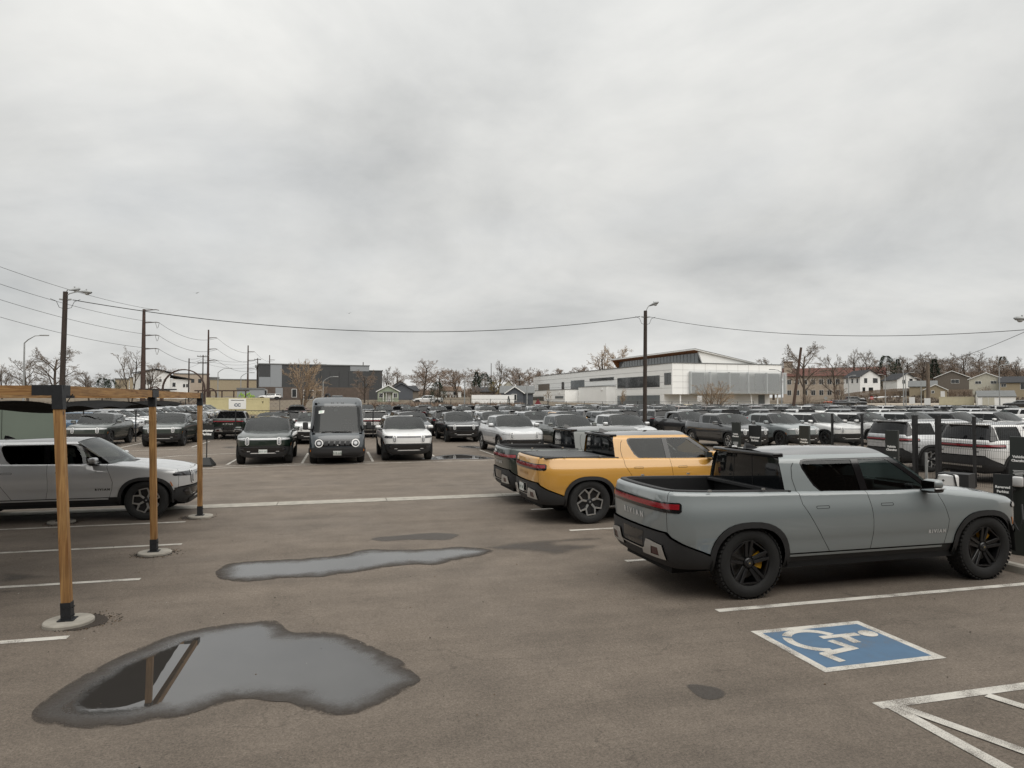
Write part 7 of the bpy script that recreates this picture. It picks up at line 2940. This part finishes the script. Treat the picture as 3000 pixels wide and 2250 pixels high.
# ---------------------------------------------------------------- delivery van
def delivery_van(u, v, heading, label):
    root = empty('delivery_van', label, 'van', (u, v, lot_z(v)), heading)
    PV = PAINT['slate']
    plan = smooth_curve([(-.006, -.30), (0, 0), (-.006, .30), (-.03, .55), (-.085, .78), (-.19, .94), (-.42, 1.03), (-.9, 1.06), (-2.0, 1.065), (-4.0, 1.065), (-6.3, 1.065)], 14)[14:]
    A = np.array(plan)
    s = np.concatenate([[0], np.cumsum(np.hypot(*(A[1:] - A[:-1]).T))])
    tx, ty = np.gradient(A[:, 0], s), np.gradient(A[:, 1], s)
    l = np.hypot(tx, ty)
    nx, ny = ty / l, -tx / l
    rk = ([.28, .45, .62, .80, 1.0, 1.12, 1.22, 1.6, 2.0, 2.2, 2.35, 2.45, 2.6], [-.10, .0, .02, .0, -.06, -.14, -.26, -.50, -.74, -.86, -.98, -1.08, -1.2])
    ws = ([.28, .45, 1.0, 1.2, 1.4, 2.2, 2.6], [.95, 1.0, 1.0, .99, .975, .935, .91])
    ZT, RR = 2.565, .20
    zmax = ZT - RR + RR * math.pi / 2

    def pos(t, zz):
        sg = np.where(t < 0, -1.0, 1.0)
        t = np.abs(t)
        x, y = np.interp(t, s, A[:, 0]), np.interp(t, s, A[:, 1])
        a_, b_ = np.interp(t, s, nx), np.interp(t, s, ny)
        a = np.clip((zz - (ZT - RR)) / RR, 0, math.pi / 2)
        z = np.where(zz > ZT - RR, ZT - RR + RR * np.sin(a), zz)
        ins = RR * (1 - np.cos(a))
        k = np.interp(z, *ws)
        return np.stack([x - a_ * ins + np.interp(z, *rk), sg * (y - b_ * ins) * k, z], 1)

    def mp(P, off=0.0):
        t, z = P[:, 0], P[:, 1]
        e = .004
        p = pos(t, z)
        n = np.cross(pos(t + e, z) - pos(t - e, z), pos(t, z + e) - pos(t, z - e))
        n /= np.linalg.norm(n, axis=1, keepdims=True) + 1e-12
        ref = np.stack([np.where(np.abs(t) < 1.0, 1.0, .2), np.sign(t) * np.where(np.abs(t) < .6, 0, 1), np.full(len(t), .3)], 1)
        n = n * np.where((n * ref).sum(1) < 0, -1, 1)[:, None]
        return p + n * off, n

    def part(name, poly, m, off=0.0, thick=.012, holes=(), parent=root, dx=.14, dz=.08):
        g = panel(mp, poly, holes, off, thick, dx, dz)
        return mesh_obj(name, mk(name, g[0], g[1], m, g[2]), parent)
    Sx = lambda x: float(np.interp(-x, -A[:, 0], s))
    E = Sx(-5.9)
    wsz = [(-.80, 1.235), (.80, 1.235), (.90, 1.26), (.93, 1.34), (.93, 2.10), (.90, 2.19), (.82, 2.215), (-.82, 2.215), (-.90, 2.19), (-.93, 2.10), (-.93, 1.34), (-.90, 1.26)]
    ring = [(-.86, 1.20), (.86, 1.20), (1.06, 1.24), (1.09, 1.34), (1.09, 2.2), (1.0, 2.25), (-1.0, 2.25), (-1.09, 2.2), (-1.09, 1.34), (-1.06, 1.24)]
    sw = lambda sg: [(sg * a, b) for a, b in ((1.20, 1.28), (1.85, 1.24), (1.85, 2.02), (1.42, 2.02), (1.22, 1.62))]
    fa = 1.02
    arch_ = lambda sg: [(sg * (Sx(-fa) + .50 * math.cos(a)), .42 + .47 * math.sin(a)) for a in np.linspace(math.pi, 0, 15)]
    body = [(-E, .42)] + [(-E, zmax)] + [(E, zmax), (E, .42)]
    # one painted shell with openings for the glass and the wheels
    low = [(E, .42)]
    rear_c = Sx(-4.7)
    arch2 = lambda c: [(c + .50 * math.cos(a), .42 + .47 * math.sin(a)) for a in np.linspace(0, math.pi, 13)]
    outline = [(-E, zmax), (-E, .55)] + [(-p[0], p[1]) for p in arch2(rear_c)] + [(-p[0], p[1]) for p in arch2(Sx(-fa))] + [(-Sx(-fa) + .55, .62), (-.9, .66), (.9, .66), (Sx(-fa) - .55, .62)] + arch2(Sx(-fa))[::-1] + arch2(rear_c)[::-1] + [(E, .55), (E, zmax)]
    part('body', outline, PV, holes=[ring, sw(1), sw(-1)[::-1]])
    part('windshield_surround', ring, M_GLOSSB, -.004, .012, [wsz])
    ww = part('windshield', wsz, glass_mat('van_glass', (.34, .38, .37), 1.5), -.008, 0)
    for sg in (1, -1):
        part('side_window', sw(sg), M_GLASS, -.006, 0)
    # roof cap
    ss = np.concatenate([np.linspace(.001, 1.1, 10), np.linspace(1.2, E, 8)])
    edge = pos(ss, np.full(len(ss), zmax))
    g = face_up(grid_geo(lambda i, a: (edge[int(i)][0], a * edge[int(i)][1], edge[int(i)][2] + .03 * (1 - a * a) * min(1, edge[int(i)][1] / .5)), range(len(ss)), np.linspace(-1, 1, 13)))
    ro = mesh_obj('roof', mk('roof', g[0], g[1], PV, g[2]), root)
    mesh_obj('roof_vent', mk('roof_vent', *rbox(-2.6, -2.0, -.22, .22, 2.58, 2.66, .03, 2)[:2], PV), ro)
    MB().tube([(-3.0, -.5, 2.58), (-3.0, -.45, 2.70), (-2.8, -.35, 2.72), (-2.7, -.3, 2.6)], .05, 6).build('roof_fitting', M_BLACKP, ro)
    MB().box(-6.32, -6.28, -1.0, 1.0, .5, 2.5).build('rear_wall', PV, root)
    # bumper
    Eb = Sx(-fa) - .52
    bmp = part('front_bumper', [(-Eb, .36), (-.85, .27), (.85, .27), (Eb, .36), (Eb, .61), (.9, .655), (-.9, .655), (-Eb, .61)], M_CLAD, .035, .06)
    part('bumper_step', [(-.80, .30), (.80, .30), (.86, .37), (-.86, .37)], M_BLACKP, .05, .03, parent=bmp)
    part('grille', [(-.56, .70), (.56, .70), (.54, .96), (-.54, .96)], M_GLOSSB, .008, .01)
    for k in range(5):
        part('grille_bar', [(-.50 + k * .2, .74), (-.36 + k * .2, .74), (-.33 + k * .2, .90), (-.47 + k * .2, .90)], M_BLACKP, .014, .01)
    part('grille_emblem', [(-.015, .73), (.03, .73), (.03, .76), (-.015, .76)], M_WSILV, .02, .01)
    part('seam', [(-.6, .655), (.6, .655), (.6, .675), (-.6, .675)], M_DARK, .004, .0)
    for sg in (1, -1):
        c1, c2, c3 = ellipse(sg * .68, .82, .31, .31), ellipse(sg * .68, .82, .235, .235), ellipse(sg * .68, .82, .13, .13)
        part('headlight_bezel', ellipse(sg * .68, .82, .36, .36), M_GLOSSB, .010, .01)
        r = part('headlight', c1, M_WSILV, .022, .03, [c2[::-1]])
        part('headlight_lens', c2, M_LENSD, .014, .01, parent=r)
        part('headlight_core', c3, M_LENS, .02, .01, parent=r)
        part('side_marker', [(sg * 1.02 - .025, .50), (sg * 1.02 + .025, .50), (sg * 1.02 + .025, .58), (sg * 1.02 - .025, .58)], M_AMBER, .042, .01)
        for y in (.0, .18, .25, .78) if sg > 0 else (.25, .18, .78):
            part('marker_light', ellipse(sg * y, 2.36, .05, .05, 8), M_LENSD, .012, .01)
        g = rbox(-.75, -.55, min(sg * 1.10, sg * 1.30), max(sg * 1.10, sg * 1.30), 1.32, 1.62, .05, 2)
        mi = mesh_obj('mirror', mk('mirror', g[0], g[1], M_BLACKP, g[2]), root)
        MB().tube([(-.62, sg * .98, 1.33), (-.62, sg * 1.14, 1.36)], .03, 6).build('mirror_arm', M_BLACKP, mi)
        MB().box(-.545, -.54, min(sg * 1.13, sg * 1.27), max(sg * 1.13, sg * 1.27), 1.36, 1.58).build('mirror_cap', M_CLAD, mi)
    pl = part('number_plate', [(-.155, .39), (.155, .39), (.155, .545), (-.155, .545)], M_PLATE, .06, .02)
    g = text_on(mp, 'ATB G42', .088, 0, .465, .064)
    mesh_obj('plate_text', mk('plate_text', g[0], g[1], M_PLATET), pl)
    stk = part('paper_notice', [(-.76, 1.94), (-.54, 1.96), (-.53, 2.07), (-.75, 2.05)], M_PAPER, .004, 0)
    g = text_on(mp, '031', .11, -.645, 2.005, .006)
    mesh_obj('notice_text', mk('notice_text', g[0], g[1], mat('notice_green', (.05, .30, .14), .6)), stk)
    wp = MB()
    p0 = mp(np.array([(-.62, 1.235), (-.1, 1.255), (.3, 1.24), (.55, 1.232)]), .03)[0]
    MB().tube([tuple(q) for q in p0], .012, 5).build('wiper', M_BLACKP, root)
    # cab inside
    MB().box(-1.5, -.75, -.95, .95, .9, 1.16).build('dashboard', M_DASH, root)
    MB().box(-2.55, -2.5, -1.0, 1.0, .5, 2.45).build('bulkhead', mat('van_inner', (.16, .165, .16), .8), root)
    g = join(rbox(-2.1, -1.6, .15, .65, .75, .95, .06, 2), rbox(-2.2, -2.05, .15, .65, .9, 1.5, .06, 2), rbox(-2.2, -2.08, .27, .53, 1.52, 1.74, .04, 2))
    mesh_obj('driver_seat', mk('driver_seat', g[0], g[1], M_SEAT, g[2]), root)
    ring_ = [(-1.35 + .10 * math.sin(a), .42 + .21 * math.cos(a), 1.33 + .19 * math.sin(a)) for a in np.linspace(0, 2 * math.pi, 17)]
    MB().tube(ring_, .018, 5, caps=False).build('steering_wheel', M_SEAT, root)
    mesh_obj('display', mk('display', *rbox(-1.2, -1.15, .22, .50, 1.16, 1.36, .015, 1)[:2], M_GLOSSB), root)
    mesh_obj('camera_unit', mk('camera_unit', *rbox(-1.25, -1.15, -.14, .02, 2.02, 2.14, .02, 1)[:2], M_WSILV), root)
    MB().box(-6.2, -.35, -.72, .72, .28, .6).build('underbody', M_DARK, root)
    for wx in (-fa, -4.7):
        for sg in (1, -1):
            ty, sp_ = low_wheel('mixed')
            w = mesh_obj('wheel', ty, root, (wx, sg * .90, .41), 0 if sg > 0 else math.pi)
            w.scale = (.94, 1, .94)
            mesh_obj('spokes', sp_, w)
            lin = MB()
            pts = [(wx + .50 * math.cos(a), .42 + .47 * math.sin(a)) for a in np.linspace(0, math.pi, 10)]
            lin.add([(p[0], sg * yy, p[1]) for p in pts for yy in (1.03, .70)], [(2 * i, 2 * i + 1, 2 * i + 3, 2 * i + 2) for i in range(9)])
            lin.build('wheel_housing', M_DARK, root)
    return root


DN, UP, RT, LF = -math.pi / 2, math.pi / 2, 0.0, math.pi       # noses towards the viewer, away, right, left
delivery_van(.18, 26.95, DN, 'tall slate blue delivery van with round headlights between green and white suvs')
# the showroom the viewpoint looks out from: it is behind the camera and shows only in reflections
sr = empty('showroom_building', 'brown showroom front behind the viewpoint, mirrored in the pickup windows', 'building', (4, -3.2, 0))
M_SHOW = mat('showroom_brown', (.075, .052, .040), .7, vary=.25, vscale=1.5)
MB().box(-30, 26, -14, 0, 0, 8.6).build('wall', M_SHOW, sr)
MB().box(-30.2, 26.2, -14, .25, 8.602, 8.85).build('roof', M_ROOFD, sr)
for k in range(9):
    f = MB().box(-24 + k * 5.2, -20.2 + k * 5.2, .0, .06, .1, 3.3).build('window', M_MULL, sr)
    MB().box(-23.9 + k * 5.2, -20.3 + k * 5.2, .06, .08, .2, 3.2).build('pane', M_PANE, f)
# ---------------------------------------------------------------- near vehicles
car('truck', 'grey', 6.78, 8.40, RT, 'light grey pickup with open black bed and black wheels, nearest at right', rim='black', letters=M_LETTERS, seat_light=False)
car('truck', 'yellow', 6.75, 13.70, RT, 'orange-yellow pickup with grey bed cover and silver wheels', rim='silver', tonneau=True, plate=('rear', 'BVT 80'), letters=mat('letter_ochre', (.36, .20, .05), .45), seat_light=True)
car('truck', 'green', 6.85, 16.30, RT, 'dark green pickup with open bed half hidden behind the orange-yellow one', rim='silver', letters=M_LETTERS)
sil = car('truck', 'silver', -5.40, 16.35, RT, 'silver white pickup in profile under the pergola at left', rim='silver', plate=('front', 'CZX 20'), lens=False)
sil.scale = (.95, .95, .93)
# ---------------------------------------------------------------- customer row
car('suv', 'green', -2.55, 30.0, DN, 'dark green suv with white number plate left of the delivery van', rim='mixed', plate=('front', 'AVT E47'), sticker=False)
car('suv', 'white', 2.98, 30.2, DN, 'white suv with dark light bar right of the delivery van', rim='mixed', lens=False, seat_light=True)
car('truck', 'silver', 8.25, 31.9, DN, 'silver pickup facing the camera beyond the empty wet stall', rim='silver')
car('truck', 'sage', 11.2, 32.0, DN, 'grey-green pickup with bed rack right of the silver one, partly hidden', rim='silver')
car('truck', 'silver', 14.1, 32.2, DN, 'pale silver pickup seen over the roof of the orange-yellow pickup', rim='silver')
car('truck', 'charcoal', 20.35, 32.5, DN, 'charcoal pickup with silver wheels behind the charging signs', rim='silver', sticker=True)
car('truck', 'grey', 23.5, 32.7, DN, 'bluish grey pickup right of the charcoal one behind a charging sign', rim='mixed', sticker=True)
car('suv', 'white', 26.5, 32.8, DN, 'white suv right of the bluish grey pickup, left of the fence end', rim='mixed', sticker=True)
car('suv', 'white', 29.6, 32.9, DN, 'white suv behind the first wire fence bay', rim='mixed', sticker=True)
car('suv', 'silver', 33.0, 33.0, DN, 'silver suv showing its roof above the wire fence gate', rim='mixed')
car('suv', 'charcoal', 36.4, 33.1, DN, 'charcoal suv showing its roof right of the wire fence gate', rim='mixed')
car('suv', 'white', 39.8, 33.2, DN, 'white suv showing its roof near the right edge', rim='mixed')
# vehicles behind the wire fence, tails to the viewer
car('suv', 'silver', 21.45, 20.0, RT, 'silver grey suv seen from behind through the wire fence', rim='silver')
car('suv', 'white', 21.05, 16.6, RT, 'white suv seen from behind through the wire fence at right edge', rim='silver')
# ---------------------------------------------------------------- inner row facing the viewer
zB = 42.4
car('truck', 'sage', -12.45, 42.6, DN, 'grey-green pickup farthest left in the inner row, before the blue suv', rim='mixed')
car('truck', 'sage', -8.8, 42.4, DN, 'grey-green pickup second from left in the inner row, behind the middle post', rim='mixed')
ROWB = [(800, 'slate', 'suv', 'slate suv whose roof shows above the dark green suv'), (918, 'white', 'suv', 'white suv half hidden behind the left side of the delivery van'),
        (1205, 'slate', 'suv', 'slate suv behind the white suv with dark light bar'), (1338, 'black', 'truck', 'black pickup facing the camera beyond the wet stalls'), (1446, 'silver', 'suv', 'silver suv right of the black pickup'),
        (1568, 'silver', 'suv', 'silver suv with paper notices behind the silver pickup'), (1676, 'yellow', 'truck', 'orange-yellow pickup far back, only its roof showing'), (1790, 'slate', 'suv', 'slate suv behind the grey-green pickup with bed rack')]
for x, col, kind, lab in ROWB:
    p = on_v(x, 1200, 42.3 if x != 1676 else 41.0)
    car(kind, col, p.x, 42.4, DN, lab, rim='mixed', sticker=(x in (918, 1568)))
p = on_v(2010, 1200, 40.5)
car('truck', 'charcoal', p.x + .2, 41.0, DN, 'dark charcoal pickup with paper notice behind the right timber pole', rim='mixed', sticker=True)
# ---------------------------------------------------------------- storage rows beyond the inner fence
ORD = ['first', 'second', 'third', 'fourth', 'fifth', 'sixth', 'seventh', 'eighth', 'ninth', 'tenth', 'eleventh', 'twelfth', 'thirteenth', 'fourteenth', 'fifteenth', 'sixteenth', 'seventeenth', 'eighteenth', 'nineteenth', 'twentieth',
       'twenty-first', 'twenty-second', 'twenty-third', 'twenty-fourth', 'twenty-fifth', 'twenty-sixth', 'twenty-seventh', 'twenty-eighth', 'twenty-ninth', 'thirtieth', 'thirty-first', 'thirty-second', 'thirty-third', 'thirty-fourth', 'thirty-fifth', 'thirty-sixth']
NICE = {'sage': 'grey-green', 'cream': 'cream', 'tan': 'tan'}


def row(v, xs, heading, cols, phrase, group, kinds='s', fine=(), jitter=.12, sticker=False):
    r = random.Random(int(v * 10))
    for i, x in enumerate(xs):
        p = on_v(x, 1192, v)
        col = cols[i % len(cols)]
        kind = 'truck' if kinds[i % len(kinds)] == 't' else 'suv'
        lab = '%s %s, %s from left %s' % (NICE.get(col, col), 'pickup' if kind == 'truck' else 'suv', ORD[i], phrase)
        car(kind, col, p.x + r.uniform(-.1, .1), v + r.uniform(-jitter, jitter) * 2, heading + r.uniform(-.015, .015), lab, fine=i in fine, rim='mixed', z=lot_z(v), group=group, sticker=sticker and r.random() < .7,
            letters=M_LETTERW if i in fine else None)


car('suv', 'blue', -14.6, 48.2, RT, 'blue suv in profile behind the leftmost grey-green pickup', rim='mixed', z=lot_z(48))
row(48.9, [562, 681, 852, 972, 1092, 1185, 1288, 1392, 1500, 1612, 1708, 1800, 1902, 2006, 2112, 2222, 2335, 2450, 2570, 2690, 2820, 2960], UP,
    ['charcoal', 'green', 'charcoal', 'slate', 'white', 'charcoal', 'black', 'white', 'charcoal', 'charcoal', 'black', 'slate', 'charcoal', 'slate', 'slate', 'charcoal', 'white', 'slate', 'white', 'charcoal', 'silver', 'white'],
    'in the row parked tail-out behind the inner fence', 'cars parked tail-out behind the inner fence', 'ststsssssssss', fine=tuple(range(11)) + (12,))
row(68.5, [1127, 1206, 1281, 1356, 1428, 1500, 1577, 1654, 1724, 1798, 1872, 1950, 2026, 2102, 2172, 2243, 2315, 2390, 2466, 2545, 2625, 2706, 2790, 2875, 2962], DN,
    ['slate', 'charcoal', 'slate', 'silver', 'silver', 'slate', 'silver', 'slate', 'grey', 'slate', 'grey', 'slate', 'tan', 'brown', 'slate', 'brown', 'charcoal', 'white', 'charcoal', 'charcoal', 'white', 'charcoal', 'silver', 'charcoal', 'white'],
    'in the middle storage row facing the camera', 'cars in the middle storage row facing the camera', 'ssss', sticker=True)
row(75.2, [870, 1170, 1238, 1315, 1385, 1452, 1530, 1600, 1680, 1755, 1830, 1905, 1985, 2060, 2140, 2215, 2290, 2370, 2450, 2530], UP,
    ['maroon', 'charcoal', 'black', 'charcoal', 'black', 'charcoal', 'black', 'black', 'charcoal', 'black'], 'in the storage row backing onto the middle one', 'cars in the storage row backing onto the middle one', 'ttst')
row(89.5, [870, 1075, 1125, 1183, 1247, 1306, 1366, 1419, 1478, 1538, 1593, 1658, 1710, 1760, 1814, 1866, 1930, 1985, 2040, 2095, 2150, 2206, 2262, 2320, 2380, 2440], DN,
    ['maroon', 'slate', 'maroon', 'slate', 'slate', 'silver', 'silver', 'slate', 'silver', 'silver', 'grey', 'white', 'slate', 'grey', 'slate', 'white', 'charcoal', 'slate', 'cream', 'brown', 'charcoal', 'slate', 'brown', 'charcoal', 'slate', 'charcoal'],
    'in the farthest storage row by the outer fence', 'cars in the farthest storage row', 'tsss', sticker=True)
# column along the left side fence, noses to the right
for k in range(14):
    v = 51.5 + k * 2.95
    col = ['silver', 'white', 'silver', 'slate', 'silver', 'white', 'grey', 'silver', 'slate', 'silver', 'grey', 'silver', 'silver', 'charcoal'][k]
    car('suv' if k % 3 else 'truck', col, -14.9 + .12 * (k % 3), v, RT, '%s %s, %s from the front in the left column facing right' % (NICE.get(col, col), 'suv' if k % 3 else 'pickup', ORD[k]), fine=False, rim='mixed', z=lot_z(v), group='cars in the left column facing right')
# ---------------------------------------------------------------- vehicles beyond the lot
def far_car(kind, col, x, dist, turn, lab, cat, zs=1.0, name=None):
    p = spot(x, 1176, dist)
    o = car(kind, col, p.x, p.y, face_yaw(p) + turn, lab, cat=cat, fine=False, rim='mixed', z=ground_z(p.x, p.y) + .06, name=name)
    o.scale = (1, 1, zs)
    return o


PAINT['orange'] = paint('orange', (.45, .07, .015))
far_car('truck', 'white', 1252, 126, math.pi, 'white pickup parked left of the dark round evergreen', 'pickup truck')
far_car('suv', 'white', 789, 168, math.pi, 'white car parked at the left end of the dark hall', 'car', .8, 'parked_car')
far_car('suv', 'black', 2508, 206, 0, 'dark suv driving on the street below the brown board fence', 'suv')
far_car('suv', 'orange', 2440, 207, math.pi, 'orange red car left of the dark suv on the street', 'car', .75, 'parked_car')
far_car('suv', 'charcoal', 2475, 178, 0, 'left of two dark sedans on the pale drive', 'car', .78, 'parked_car')
far_car('suv', 'charcoal', 2506, 182, .1, 'right of two dark sedans on the pale drive', 'car', .78, 'parked_car')
far_car('suv', 'black', 2985, 160, math.pi, 'black car at the right edge before the white shed', 'car', .85, 'parked_car')
